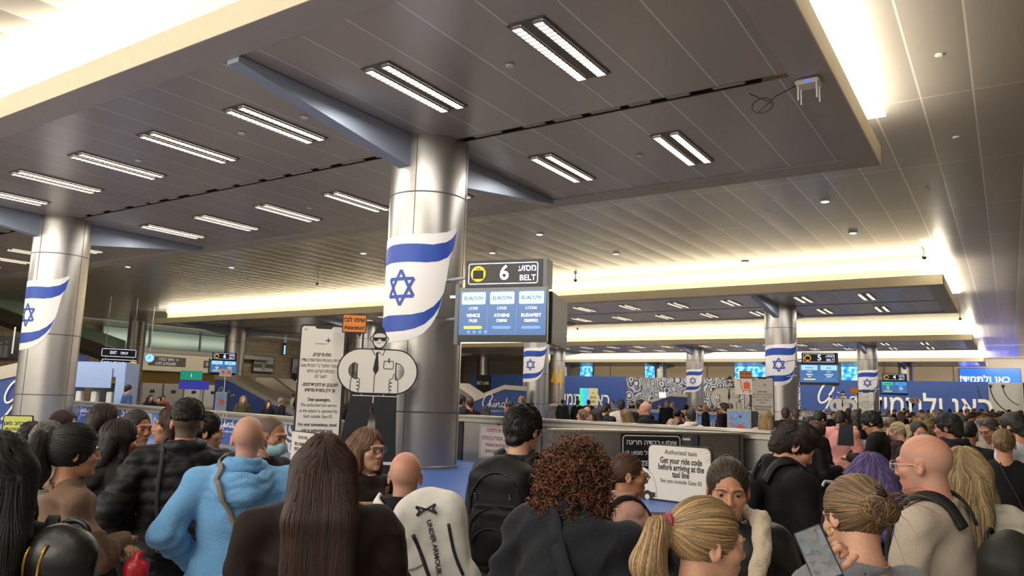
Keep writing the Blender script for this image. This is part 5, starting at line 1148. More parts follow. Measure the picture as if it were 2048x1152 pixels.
# ---------------------------------------------------------------- hair
def hair_mesh(style,g,h,L=.3,vol=0.,n=0,seed=1,part=0.,curlr=.012,back=-.165):
    T=g.T; o=T[1]; rg=np.random.default_rng(seed); lo=o+v3(-.2,-.26,-.22); hi=o+v3(.2,.2,.2)
    if style in('long','curly','bob','halfup'): lo[2]=o[2]-L-.10; lo[0]-=.06; hi[0]+=.06
    if style=='pony': lo[2]=o[2]-L-.08
    f=Fld(*uni(lo,hi,h)); v=vol
    base=.0025 if style in('fade','buzz') else .004 if style in('pony','bun','updo','braid') else .010
    f.ell((0,-.014,.036),(.075+base+v,.097+base+v,.089+base+v),.02,'u',T)
    fc=lambda: (f.ell((0,.122,-.045),(.077,.082,.126),.022,'s',T),)
    if style in('short','fade','buzz','messy'):
        f.cap((0,-.06,-.02),(0,-.07,-.05),.062+v*.4,.05,.03,'u',T)
        if style=='fade': f.ell((0,-.01,.075),(.078,.096,.062),.02,'u',T)
        if style=='messy': f.ell((0,.02,.09),(.075,.085,.05),.02,'u',T); f.ell((0,.09,.075),(.055,.04,.03),.02,'u',T)
        fc(); f.ell((0,-.04,-.165),(.13,.13,.085),.01,'s',T)
        for sg in (1,-1): f.ell((sg*.10,.012,-.03),(.034,.042,.052),.008,'s',T)
        if style=='fade': f.ell((0,-.03,-.09),(.15,.2,.108),.04,'s',T)
    elif style in('long','bob','curly','halfup'):
        R,oo=T; zt=o[2]; 
        for x in (-.062,-.03,0,.03,.062):
            a=R@v3(x,-.05,.02)+o; b=v3(x*1.25,min(o[1]-.085,back+.05),zt-.16); c=v3(x*(1.5 if L>.4 else 1.3)+o[0]*.3,back,zt-L)
            if L>.2: f.cap(a,b,.052+v,.045+v,.03); f.cap(b,c,.045+v,.026+v*.5,.03)
            else: f.cap(a,v3(b[0],b[1]+.02,zt-L),.052+v,.04+v,.03)
        for sg in (1,-1):
            a=R@v3(sg*.066,-.005,.02)+o; b=R@v3(sg*(.082+v),.0,-.10)+o; f.cap(a,b,.03+v,.026+v,.025)
            b2=v3(sg*.10+o[0]*.5,-.02,zt-min(L,.26)); f.cap(b,b2,.026+v,.02+v,.02)
        f.ell((0,.122,-.040),(.070,.086,.128),.012,'s',T); f.cap((0,.03,-.12),(0,.05,-.34),.06,.085,.02,'s',T)
    elif style in('pony','bun','updo','braid'):
        fc(); f.ell((0,-.02,-.165),(.13,.14,.085),.015,'s',T)
        for sg in (1,-1): f.ell((sg*.097,.015,-.025),(.03,.036,.045),.008,'s',T)
        if style=='pony' or style=='braid':
            W=lambda a:T[0]@v3(*a)+o; t0=W((0,-.105,.05+part)); t1=W((0,-.15,.045+part)); t2=v3(t1[0],t1[1]-.03,t1[2]-.10); t3=v3(t1[0]*1.0,t1[1]+.0,t1[2]-L*.7); t4=v3(t1[0],t1[1]+.02,t1[2]-L)
            f.cap(t0,t1,.018,.026,.015); f.cap(t1,t2,.03+v,.042+v,.02); f.cap(t2,t3,.042+v,.035+v,.02); f.cap(t3,t4,.035+v,.010,.02)
        else: f.ell((0,-.118,.03+part),(.046+v,.036+v,.046+v),.02,'u',T)
    V,Q=f.net(); N=vnorm(V,Q); C=(V-o)@T[0]
    if style in('long','bob','halfup'): th=np.arctan2(C[:,0],-C[:,1]+.02); s_=np.where(C[:,2]>0,th*9,C[:,0]*150+th*3); V=V+N*(.0035*np.sin(s_*2.3+noise3(V*v3(1,1,.25),16,seed)*2.2))[:,None]
    elif style in('pony','bun','updo','braid'): th=np.arctan2(C[:,0],C[:,2]-.03); V=V+N*(.0018*np.sin(th*34+2*noise3(V,9,seed)))[:,None]
    else: V=V+N*(.004*noise3(V,60 if style!='messy' else 42,seed)*(0.3 if style=='buzz' else 1))[:,None]
    Vs=[V];Qs=[Q];ms=[np.zeros(len(Q),int)]
    def add(v_,q_,m_): Qs.append(q_+sum(len(a) for a in Vs)); Vs.append(v_); ms.append(m_)
    if n:
        pick=rg.choice(len(V),n*4); tie=T[0]@v3(0,-.112,.05+part)+o; bun=T[0]@v3(0,-.112,.03+part)+o
        if style in('long','bob','halfup'):
            ok=pick[(C[pick,2]>-.02)]; sd=V[ok[:n]]
            def df(p):
                c=(p-o)@T[0]; d=np.stack([c[:,0]*9-part*2,(c[:,1]+.03)*2.5,-.25-.0*c[:,2]],1)@T[0].T; d[c[:,2]<.02]=v3(0,-.02,-1); return d
            a,b,c=strands(f,sd,df,int(min(40,(L+.16)/.016)),.017,.001,.0030,.0022,.12,rg); add(a,b,c)
            ok=pick[(C[pick,2]<-.02)][:n//2]
            if len(ok): a,b,c=strands(f,V[ok],lambda p:np.tile(v3(0,-.02,-1),(len(p),1)),int(min(26,L/.018)),.016,.001,.0032,.0024,.12,rg); add(a,b,c)
        elif style in('pony','braid'):
            near=np.linalg.norm(V[pick]-tie,axis=1); capm=(C[pick,1]>-.085)
            def df(p): return tie-p
            a,b,c=strands(f,V[pick[capm][:n]],df,13,.012,.0008,.0026,.0016,.05,rg); add(a,b,c)
            lo_=pick[(C[pick,1]<-.125)][:n]
            if len(lo_): a,b,c=strands(f,V[lo_],lambda p:np.tile(v3(0,-.12,-1),(len(p),1)),int(L/.02)+3,.018,.001,.0028,.0022,.12,rg); add(a,b,c)
        elif style in('bun','updo'):
            a,b,c=strands(f,V[pick[C[pick,1]>-.08][:n]],lambda p:bun-p,12,.012,.0008,.0026,.0016,.05,rg); add(a,b,c)
            m=150; ax=rg.normal(size=(m,3)); ax/=np.linalg.norm(ax,axis=1,keepdims=True); u=np.cross(ax,v3(.3,.5,.8)); u/=np.linalg.norm(u,axis=1,keepdims=True); w=np.cross(ax,u)
            tt=np.linspace(0,1,14)[None,:,None]*rg.uniform(2.5,5,(m,1,1)); r_=(rg.uniform(.036,.05,(m,1,1))+v)*(1+.12*np.sin(tt*3)); P=bun+r_*(u[:,None,:]*np.cos(tt)+w[:,None,:]*np.sin(tt))
            a,b=tubes(P,np.linspace(1,.4,14)*.0026); add(a,b,np.tile(np.repeat(rg.choice([0,0,1,2],m),13),4))
            if style=='updo':
                m=70; d0=rg.normal(size=(m,3))*v3(.7,.5,.6)+v3(0,-.5,.55); tt=np.linspace(0,1,12)[None,:,None]; L2=rg.uniform(.03,.085,(m,1,1)); P=bun+d0[:,None,:]*.03+d0[:,None,:]*tt*L2*.9+v3(0,0,-1)*tt**2*L2*.9
                a,b=tubes(P,np.linspace(1,.25,12)*.0010); add(a,b,np.tile(np.repeat(rg.choice([0,1,1,2],m),11),4))
        elif style=='curly':
            ok=pick[(C[pick,2]>-L-.05)][:n]; s0=V[ok]; n0=N[ok]; m=len(ok); S=22
            axd=n0*.45+v3(0,0,-.55)+rg.normal(size=(m,3))*.45; axd/=np.linalg.norm(axd,axis=1,keepdims=True); u=np.cross(axd,v3(.2,.9,.4)); u/=np.linalg.norm(u,axis=1,keepdims=True)+1e-9; w=np.cross(axd,u)
            tt=np.linspace(0,1,S)[None,:,None]; ph=tt*rg.uniform(9,15,(m,1,1))+rg.uniform(0,6,(m,1,1)); rr=curlr*rg.uniform(.6,1.3,(m,1,1)); Ln=rg.uniform(.03,.075,(m,1,1))
            P=s0[:,None,:]+n0[:,None,:]*.002+axd[:,None,:]*(tt*Ln)+rr*(u[:,None,:]*np.cos(ph)+w[:,None,:]*np.sin(ph)); a,b=tubes(P,np.sin(np.linspace(.4,PI-.3,S))*.0032,sides=3); add(a,b,np.tile(np.repeat(rg.choice([0,0,1,2],m),S-1),3))
        else:
            ok=pick[(C[pick,2]>(-.03 if style!='fade' else .035))][:n]; fw=1. if style=='messy' else .6
            def df(p):
                c=(p-o)@T[0]; return (np.stack([c[:,0]*2.2+part,np.full(len(c),fw)-1.6*(c[:,1]<-.05),-.2-1.0*(c[:,2]<.05)+.0*c[:,1]],1)+rg.normal(size=(len(c),3))*.25)@T[0].T
            a,b,c=strands(f,V[ok],df,7 if style=='messy' else 4,.008,.003 if style=='messy' else .001,.0022,.0035,.5,rg); add(a,b,c)
    return mkmesh('hair',np.concatenate(Vs),np.concatenate(Qs),np.concatenate(ms))
_eye=None
def eye_mesh():
    global _eye
    if _eye: return _eye
    mb=MB(); n=16; R=.0128
    angs=[.001,.14,.26,.44,.60,.85,1.2,1.6]
    for a in angs:
        for k in range(n): t=2*PI*k/n; mb.v.append((R*math.sin(a)*math.cos(t),R*math.cos(a),R*math.sin(a)*math.sin(t)))
    for i in range(len(angs)-1):
        for k in range(n): mb.f.append((i*n+k,(i+1)*n+k,(i+1)*n+(k+1)%n,i*n+(k+1)%n)); mb.m.append(2 if i<2 else 1 if i<4 else 0)
    _eye=mb.mesh('eye')
    for m in (mat('eye_white','#968b82',.35),mat('iris_brown','#3a2417',.2),mat('pupil','#0a0808',.1)): _eye.materials.append(m)
    _eye.shade_smooth(); return _eye
def T4(T,off=(0,0,0)):
    M=Matrix.Identity(4)
    for i in range(3):
        for j in range(3): M[i][j]=T[0][i,j]
    w=T[0]@v3(*off)+T[1]
    for i in range(3): M[i][3]=w[i]
    return M
def put(name,me,mts,root,M=None,slots=True):
    o=bpy.data.objects.new(name,me); COL.objects.link(o); o.parent=root
    if M is not None: o.matrix_local=M
    mts=mts if isinstance(mts,list) else [mts]
    while len(me.materials)<len(mts): me.materials.append(None)
    for i,m in enumerate(mts):
        if me.materials[i] is None: me.materials[i]=m
        elif me.materials[i]!=m: o.material_slots[i].link='OBJECT'; o.material_slots[i].material=m
    return o
def glasses(root,T,mt,z=.002,y=.0,tint=None,sz=1.,tilt=0):
    mb=MB(); TT=(T[0]@rotm(0,tilt,0),T[0]@v3(0,y,z)+T[1]); 
    for sg in (1,-1):
        R_=[(sg*.032+.024*sz*math.cos(a)*(1+.1*abs(math.sin(2*a))),.106,.018*sz*math.sin(a)*(1+.15*abs(math.sin(2*a)))) for a in np.linspace(0,2*PI,25)]; mb.tube(R_,.0019,6)
        mb.tube([(sg*.056*sz,.104,.006),(sg*.073,.088,.006),(sg*.081,.01,.004),(sg*.080,-.012,-.004),(sg*.077,-.03,-.018)],.0018,6)
    mb.tube([(-.009,.108,.004),(0,.111,.006),(.009,.108,.004)],.0017,6); o=mb.build('glasses_frame',mt,root,smooth=True); o.matrix_local=T4(TT)
    lm=tint or mat('lens_clear','#c9d3dc',.05,spec=.8,alpha=.22)
    for sg in (1,-1):
        m2=MB(); n=20; m2.quad([(sg*.032+.023*sz*math.cos(a),.106,.0175*sz*math.sin(a)) for a in np.linspace(0,2*PI,n,endpoint=False)]); l=m2.build('lens',lm,o)
_far={}; _tfs={}; TF={}
def pip(x,y,pl):
    c=False
    for (x0,y0),(x1,y1) in zip(pl,pl[1:]+pl[:1]):
        if (y0>y)!=(y1>y) and x<(x1-x0)*(y-y0)/(y1-y0)+x0: c=not c
    return c
def person(label,px,py,D,yaw,skin='m',hair=('short','#1d1713'),top=('#202022','cotton',{}),trous='#23242a',head=(0,0,0),arms=('down','down'),sw=.185,q=1,face=True,ears=True,bald=None,bulk=1.,extra=None,group=None,brow=None,hk=None,belly=0,jaw=1.,shoes='#1c1c1e',height=None):
    """q: 0 near, 1 middle, 2 far. (px,py) is the top of the head, D the distance"""
    R=rotm(*head); NP=v3(0,-.015,1.48); T=(R,NP+R@v3(0,.03,.12))
    hk=dict(hk or {}); vol=hk.get('vol',0); hv=.122 if hair is None else .132+vol
    for _ in range(14):
        p=atd(px,py,D)
        if D>11 and any(pip(p.x,p.y+q_,pl) for pl in PLAT for q_ in (0,.8)): D+=1.0 if p.z>1.5 else -1.0
        else: break
    S=p.z/(T[1][2]+hv-.0)
    th=math.atan2(p.y,p.x)-math.radians(yaw); rz=th-PI/2; c,s=math.cos(rz),math.sin(rz); hx,hy=T[1][0]*S,T[1][1]*S
    r=thing('person',label,'person',(p.x-(c*hx-s*hy),p.y-(s*hx+c*hy),0),rz,group,S)
    arms=list(arms)
    for i_,a_ in enumerate(arms):
        if isinstance(a_,dict):
            W=atd(*a_['at']); dx,dy=W.x-r.location.x,W.y-r.location.y; w=v3((c*dx+s*dy)/S,(-s*dx+c*dy)/S,W.z/S); sg=1 if i_==0 else -1
            sh=v3(sg*sw,0,1.385); dv=w-sh; dl=np.linalg.norm(dv)
            if dl>.5: dv*=.5/dl; w=sh+dv; dl=.5
            hgt=math.sqrt(max(.27**2-(dl/2)**2,0)); pd=v3(sg*.55,-.25,-.8); pd-=dv*(pd@dv)/dl**2; pd/=np.linalg.norm(pd); e=sh+dv/2+pd*hgt
            e=e*v3(sg,1,1)/v3(sw/.185,1,1); w=w*v3(sg,1,1)/v3(sw/.185,1,1); arms[i_]=(tuple(e.round(3)),tuple(w.round(3)),a_.get('curl',.8))
    g=geom(sw,arms,T)
    gh=(.011,.016,.024)[q]; bq=(.0042,.0075,.017)[q]; key=(q,tuple(head),tuple(arms),sw,face,ears,bald,jaw,belly)
    far=q==2
    bm=_far.get(('b',)+key)
    if not bm: bm=body_mesh(g,bq,face and q<2,ears and q<2,bald,jaw=jaw,belly=belly); _far[('b',)+key]=bm
    put('body',bm,skinm(skin),r)
    tk=dict(top[2]); kk=('t',q,tuple(arms),sw,bulk,belly,tuple(sorted(tk.items())),head if tk.get('hood') else 0)
    tm=_far.get(kk)
    if not tm: tm=top_mesh(g,gh,bulk=bulk,belly=belly,seed=len(_far)%9,**tk); _far[kk]=tm; _tfs[kk]=g.tf
    TF[r.name]=_tfs.get(kk)
    topn='jacket' if tk.get('collar') in('stand','fold') or tk.get('puff') else ('hoodie' if tk.get('hood') else 'sweater')
    put(topn,tm,clothm(top[0],top[1]),r)
    kk=('tr',sw)
    if kk not in _far: _far[kk]=trouser_mesh(g,.022)
    put('trousers',_far[kk],clothm(trous),r)
    for sg in (1,-1):
        if ('s',sg) not in _far: _far[('s',sg)]=shoe_mesh(sg)
        put('shoe',_far[('s',sg)],mat('shoe_'+shoes,shoes,.5),r)
    if hair:
        if far: hk['n']=0
        kk=('h',q,hair[0],tuple(head),tuple(sorted(hk.items())))
        if kk not in _far: _far[kk]=hair_mesh(hair[0],g,(.0075 if hair[0] not in('long','curly') else .009,.010,.017)[q],**hk)
        put('hair',_far[kk],hairm(hair[1]),r)
    if face and q<2:
        for sg in (1,-1): put('eye',eye_mesh(),[],r,T4(T,(sg*.0315,.0785,.001)))
        bc=brow or (hair[1] if hair else '#3a2c22')
        for sg in (1,-1):
            mb=MB(); mb.tube([(sg*.013,.1015,.017),(sg*.027,.0985,.0225),(sg*.040,.091,.022),(sg*.048,.083,.017)],[.0022,.0034,.003,.0012],6,flat=.7); o=mb.build('eyebrow',mat('brow_'+bc,bc,.7),r,smooth=True); o.matrix_local=T4(T)
    if extra: extra(r,T,g)
    return r,T,g,S
def world_of(r,loc): 
    M=Matrix.Translation(r.location)@Matrix.Rotation(r.rotation_euler.z,4,'Z')@Matrix.Scale(r.scale.x,4); return M@Vector(loc)
def snap(P,f,off):
    P=np.array(P,float)
    for _ in range(12):
        v,g=f.samp(P); n=g/(np.linalg.norm(g,axis=1,keepdims=True)+1e-6); P=P-n*np.clip(v-off,-.02,.02)[:,None]
    return P,n
def strap_mb(pts,w=.026,th=.006,n=5,f=None,off=.010):
    """flat strap following pts, width across the direction sideways"""
    mb=MB(); P=smoothline([tuple(p) for p in pts],n); 
    nn=None
    if f is not None: P,nn=snap(P,f,off)
    P=[Vector(p) for p in P]
    for i,p in enumerate(P):
        d=(P[min(i+1,len(P)-1)]-P[max(i-1,0)]).normalized(); out=Vector((p.x*.6,p.y,0)) if p.z<1.40 else Vector((p.x*.3,p.y*.4,.1)); out=Vector(nn[i]) if nn is not None else out; out=(out-d*out.dot(d)).normalized(); b=d.cross(out).normalized()
        mb.v+=[tuple(p+b*w+out*0),tuple(p+b*w*.9+out*th),tuple(p-b*w*.9+out*th),tuple(p-b*w)]
    for i in range(len(P)-1):
        a=i*4
        for k in range(4): mb.f.append((a+k,a+(k+1)%4,a+4+(k+1)%4,a+4+k)); mb.m.append(0)
    mb.f+=[(0,3,2,1),tuple(len(mb.v)-4+k for k in range(4))]; mb.m+=[0,0]
    return mb
# ================================================================== carried things
def surf_y(f,xz,y0=-.42,y1=.1,n=130):
    P=np.asarray(xz,float); ys=np.linspace(y0,y1,n); out=np.full(len(P),np.nan)
    for y in ys:
        q=np.stack([P[:,0],np.full(len(P),y),P[:,1]],1); v,_=f.samp(q); m=(v<0)&np.isnan(out); out[m]=y
    out[np.isnan(out)]=np.nanmax(out) if (~np.isnan(out)).any() else 0; return out
def world_mat(o):
    return Matrix.Translation(o.location)@o.rotation_euler.to_matrix().to_4x4()@Matrix.Scale(o.scale.x,4)
def backpack(r,label,w=.31,h=.46,d=.17,z=1.20,x=0,tilt=0,col='#1c1d20',kind='nylon',y=-.165,yawd=0,straps=True,style='plain',seed=2,sc=1.):
    p=world_of(r,(x,y,z)); t=thing('backpack',label,'backpack',p,0); t.rotation_euler=(0,math.radians(tilt),r.rotation_euler.z+math.radians(yawd)); t.scale=(r.scale.x*sc,)*3
    f=Fld(*uni((-w/2-.09,-d-.13,-h/2-.06),(w/2+.09,.06,h/2+.07),.009))
    f.rbox((0,-d*.5,-.01),(w/2,d*.5,h/2),.07,.02); f.ell((0,-d*.45,h*.33),(w*.44,d*.46,h*.24),.04); f.ell((0,-d*.6,-h*.22),(w*.50,d*.62,h*.3),.05)
    if style!='smooth': f.rbox((0,-d-.012,-h*.17),(w*.36,.035,h*.27),.033,.012)
    if style=='zipgold': f.rbox((w*.25,-d-.05,-h*.25),(w*.22,.05,h*.17),.04,.012)
    for sg in (1,-1): f.ell((sg*w*.5,-d*.5,-h*.26),(.035,d*.33,h*.2),.015)
    V,Q=f.net(); N=vnorm(V,Q); V=V+N*(.0045*noise3(V*v3(1,1,1.4),20,seed)+.003*(1-np.abs(noise3(V,12,seed+2))))[:,None]
    put('bag_body',mkmesh('bag_body',V,Q),clothm(col,kind),t)
    def line(pts,rad,mt,name='zip',flat=None,off=.009):
        P=smoothline(pts,5); yy=surf_y(f,P); mb=MB(); mb.tube([(a,b-off,c) for (a,c),b in zip(P,yy)],rad,6,flat=flat); return mb.build(name,mt,t,smooth=True)
    def arc(cx,cz,rx,rz,a0,a1,n=9): return [(cx+rx*math.cos(math.radians(a0+(a1-a0)*i/n)),cz+rz*math.sin(math.radians(a0+(a1-a0)*i/n))) for i in range(n+1)]
    zc=mat('zip_dark','#0e0e10',.4) 
    if style=='plain':
        line(arc(0,h*.08,w*.40,h*.34,-10,190),.004,zc); line(arc(0,-h*.12,w*.33,h*.22,0,180),.0035,zc); line(arc(0,-h*.24,w*.29,h*.16,0,180),.003,zc)
        for a in (-w*.33,w*.2): line([(a,h*.22),(a+.01,h*.17)],.004,mat('zip_pull','#77797c',.3,.8),'zip_pull')
    if style=='zipgold':
        gm=mat('zip_gold','#b8923a',.3,.9)
        line([(-w*.30,h*.40),(-w*.40,0),(-w*.36,-h*.42)],.005,gm); line([(-w*.02,h*.43),(-w*.12,0),(-w*.08,-h*.44)],.005,gm); line([(w*.30,-h*.2),(w*.28,-h*.34)],.006,gm,'zip_pull')
    if style=='smooth':
        bk=mat('stripe_black','#141416',.5)
        line([(-.055,h*.22),(-.012,-h*.02),(.025,-h*.22)],.009,bk,'black_stripe',off=.007); line([(w*.33,h*.27),(w*.36,.02),(w*.44,-h*.15)],.007,bk,'black_stripe',off=.007)
        line([(-w*.46,-h*.02),(-w*.25,-h*.05),(-.02,-h*.02)],.003,mat('seam_grey','#a9a69c',.7),'seam'); line([(-w*.25,-h*.43),(-.02,-h*.28),(w*.3,-h*.36)],.003,mat('seam_grey','#a9a69c'),'seam'); line([(.025,-h*.22),(-.03,-h*.30)],.003,mat('seam_grey','#a9a69c'),'seam')
        def decal(me,name,mt):
            n=len(me.vertices); co=np.empty(n*3,np.float32); me.vertices.foreach_get('co',co); co=co.reshape(-1,3); yy=surf_y(f,co[:,[0,2]]); co[:,1]=yy-.013; me.vertices.foreach_set('co',co.ravel()); me.update()
        o=txt('UNDER ARMOUR',.029,.045,.05,mat('logo_grey','#3b3b3d',.5),t,rot=-PI/2,bold=.03,name='brand_lettering'); decal(o.data,'',None); o.rotation_euler=(0,math.radians(-7),0)
        o=MB(); 
        ribbon(o,smoothline([(-.045,.175),(-.02,.165),(0,.158),(.02,.165),(.045,.175)],4),.010,0); ribbon(o,smoothline([(-.045,.135),(-.02,.150),(0,.158),(.02,.150),(.045,.135)],4),.010,0); ribbon(o,[(-.045,.175),(-.03,.155),(-.045,.135)],.012,0); ribbon(o,[(.045,.175),(.03,.155),(.045,.135)],.012,0)
        o=o.build('brand_mark',mat('logo_grey','#3b3b3d',.5),t); decal(o.data,'',None); o.location=(.02,0,.055)
        o=MB().quad([(.04,0,-h*.42),(.11,0,-h*.42),(.11,0,-h*.37),(.04,0,-h*.37)]).build('label_patch',bk,t); decal(o.data,'',None)
        line([(-w*.36,h*.30),(-w*.33,h*.25)],.011,bk,'buckle',off=.0); line([(-w*.35,h*.23),(-w*.32,h*.19)],.012,bk,'buckle',off=.0)
    mb=MB(); mb.tube(smoothline([(-.045,-.02,h/2-.02),(-.038,-.02,h/2+.012),(0,-.02,h/2+.026),(.038,-.02,h/2+.012),(.045,-.02,h/2-.02)],5),.009,8); mb.build('handle',clothm(col,kind),t,smooth=True)
    if straps:
        Mb=world_mat(t).inverted()@world_mat(r)
        for sg in (1,-1):
            b=strap_mb([(sg*.085,-.165,1.40),(sg*.095,-.10,1.475),(sg*.105,-.01,1.492),(sg*.118,.09,1.43),(sg*.125,.148,1.30),(sg*.135,.13,1.16),(sg*.17,.02,1.06),(sg*.13,-.15,1.0)],.027,.012,f=TF.get(r.name),off=.017)
            me=b.mesh('strap'); me.transform(Mb); put('shoulder_strap',me,[clothm(col if style!='smooth' else '#d8d5cc',kind)],t).data.shade_smooth()
    return t
def strap_on(r,pts,col,w=.014,name='bag_strap'):
    o=strap_mb(pts,w,.006,f=TF.get(r.name),off=.020).build(name,clothm(col),r,smooth=True); return o
def ring_collar(r,col,kind='cotton',R=.067,z=1.462,rr=.006,name='neckline'):
    mb=MB(); mb.tube([(R*math.cos(a),-.012+R*math.sin(a)*1.02,z+.006*math.sin(a)*-1) for a in np.linspace(0,2*PI,33)],rr,6); mb.build(name,clothm(col,kind),r,smooth=True)
m_blackf=mat('frame_black','#141414',.3); m_goldf=mat('frame_gold','#b59a63',.3,.7); m_clearf=mat('frame_clear','#c9bfae',.2); m_sunl=mat('lens_dark','#121316',.35)
def G(mt,**k): return lambda r,T,g: glasses(r,T,mt,**k)
def allf(*fs): return lambda r,T,g: [q(r,T,g) for q in fs]
# ------------------------------------------------------------------ the waiting crowd, nearest first
NR='crowd waiting at the near belt'
P={}
def pp(key,*a,**k): P[key]=person(*a,**k); return P[key]
r,T,g,S=pp('p1','person with straight black hair and black coat at the bottom left corner, seen from behind',2,862,2.7,12,'m',('long','#16110f'),('#17171a','cotton',dict(t=.03,collar='stand')),q=0,arms=('pocket','pocket'),sw=.18,face=False,ears=False,hk=dict(L=.30,n=700,seed=3,back=-.17))
strap_on(r,[(.05,.12,1.42),(.075,.0,1.505),(.08,-.13,1.43),(.12,-.175,1.25),(.20,-.14,1.02)],'#2b2a2b',.02)
strap_on(r,[(.14,.12,1.40),(.16,.0,1.465),(.155,-.12,1.38),(.18,-.15,1.25),(.22,-.12,1.05)],'#2f2f32',.016)
bp=backpack(r,'black leather backpack with two gold zips beside the black coat at bottom left',.20,.34,.11,z=1.30,x=.24,y=-.10,yawd=-30,col='#161618',kind='leather',straps=False,style='zipgold')
r,T,g,S=pp('p2','person with messy black ponytail and brown sweater, arms crossed, facing right',158,845,4.3,82,'m',('pony','#171210'),('#6f5746','cotton',dict(t=.012,collar='rib',wr=.014)),trous='#aaa59c',q=0,arms=(((.27,.12,1.12),(-.02,.27,1.15),.4),((.27,.12,1.10),(-.03,.24,1.13),.4)),sw=.175,bald='none',hk=dict(L=.22,vol=.018,n=700,seed=4,part=.02))
r,T,g,S=pp('p3','person with short grey hair and pale puffer coat behind the black ponytail',100,842,5.3,20,'f',('short','#7d7874'),('#8d8678','nylon',dict(t=.035,puff=.014,collar='stand')),q=0,face=False,sw=.175,hk=dict(n=900,seed=5,vol=.004))
pp('p4','boy with short dark hair half hidden beside the yellow sign',68,843,6.6,40,'m',('short','#221a16'),('#33363d','cotton',dict(t=.015)),q=1,sw=.15,hk=dict(n=200))
pp('p5','person with brown hair and hidden face behind the messy black ponytail',132,820,7.6,110,'m',('long','#35231a'),('#3b3634','cotton',dict(t=.02)),q=1,sw=.165,hk=dict(L=.25,n=250))
r,T,g,S=pp('p6','person with long dark brown hair looking right, behind the brown sweater',213,807,6.8,80,'f',('long','#30211a'),('#2e2a29','cotton',dict(t=.025)),q=0,sw=.165,hk=dict(L=.36,n=500,seed=6))
r,T,g,S=pp('p7','person with smooth dark hair and black hooded coat looking right',245,838,5.2,76,'f',('bob','#241914'),('#1d1b1b','cotton',dict(t=.028,hood=True,hem=.6)),q=0,sw=.17,hk=dict(L=.13,n=500,seed=7))
pp('p8','person with tied dark hair and half shaded face looking toward the camera',278,819,5.9,140,'t',('pony','#2a1d17'),('#262628','cotton',dict(t=.02)),q=0,sw=.165,hk=dict(L=.2,n=300,seed=8))
pp('p9','person with long auburn hair in profile facing left behind the quilted jacket',345,812,5.8,-88,'m',('long','#4a2a1b'),('#8b8885','cotton',dict(t=.02)),q=0,sw=.165,hk=dict(L=.34,n=400,seed=9))
r,T,g,S=pp('p10','person with faded dark haircut and black quilted jacket, hands in pockets, back to camera',378,797,4.9,2,'m',('fade','#1b1613'),('#1f1f20','nylon',dict(t=.03,collar='fold',puff=.015,wr=.008,hem=.80)),trous='#2c3440',q=0,arms=('hip','pocket'),sw=.205,face=False,bald='all',bulk=1.12,hk=dict(n=1600,seed=10,vol=.004))
strap_on(r,[(-.07,.12,1.42),(-.095,.0,1.515),(-.105,-.14,1.42),(-.115,-.185,1.25),(-.10,-.19,1.05),(-.06,-.185,.97)],'#4a4a4d',.011)
p=world_of(r,(.02,-.20,1.02)); t=thing('waist_bag','small black bag with pale lettering at the back of the quilted jacket','bag',p,r.rotation_euler.z,scale=S)
f=Fld(*uni((-.2,-.1,-.15),(.2,.08,.15),.009)); f.rbox((0,-.02,0),(.15,.045,.095),.04,.01); f.rbox((0,-.06,-.03),(.12,.02,.05),.02,.01); V,Q=f.net(); put('bag_body',mkmesh('bag',V,Q),clothm('#18181a','nylon'),t); txt('PIRPOS JALOUZE',.028,.0,-.045,mat('logo_pale','#9a9896',.6),t,y=-.085,bold=.02,name='brand_lettering')
pp('p11','person with short dark hair in right profile beyond the quilted jacket',415,824,5.4,84,'f',('short','#231a15'),('#1d1d20','cotton',dict(t=.02)),q=0,sw=.18,hk=dict(n=500,seed=11),face=True)
r,T,g,S=pp('p12','bald person in a light blue hooded sweatshirt, seen from behind',499,832,4.3,4,'r',None,('#6fa6d6','fleece',dict(t=.03,hood=True,wr=.007,hem=.82)),trous='#6fa6d6',q=0,arms=('pocket','pocket'),sw=.215,face=False,bald='all',bulk=1.12)
strap_on(r,[(-.05,.13,1.40),(-.075,.03,1.51),(-.10,-.09,1.46),(-.07,-.185,1.33),(-.0,-.195,1.16),(.06,-.19,1.06),(.15,-.17,.93)],'#83786b',.013)
def mask(r,T,g):
    f=Fld(*uni((-.09,-.02,-.14),(.09,.15,.02),.006)); f.ell((0,.04,-.062),(.066,.074,.052),.01); f.ell((0,.10,-.055),(.035,.022,.036),.02); f.cut(1,.035); V,Q=f.net(); V=V+vnorm(V,Q)*(.0015*np.sin(V[:,2]*420))[:,None]
    put('face_mask',mkmesh('face_mask',V,Q),[mat('mask_blue','#9fc3cf',.7)],r,T4(T))
    for sg in (1,-1): mb=MB(); mb.tube([(sg*.060,.05,-.03),(sg*.078,.01,.0),(sg*.083,-.02,-.005),(sg*.078,-.0,-.04),(sg*.062,.05,-.08)],.0015,5); o=mb.build('mask_loop',m_let,r); o.matrix_local=T4(T)
pp('p13','person with cropped grey hair and pale blue face mask beside the blue sweatshirt',543,832,4.95,125,'m',None,('#1d1d1f','cotton',dict(t=.022)),q=0,sw=.19,bald='all',extra=mask,head=(0,-8,0))
r,T,g,S=pp('p14','person with very long straight brown hair and dark brown coat, near centre left',652,867,3.0,0,'m',('long','#43281c'),('#2f211d','cotton',dict(t=.04,wr=.014)),q=0,arms=('down','down'),sw=.205,face=False,ears=False,bulk=1.12,hk=dict(L=.62,n=1500,seed=13,vol=.004,back=-.19))
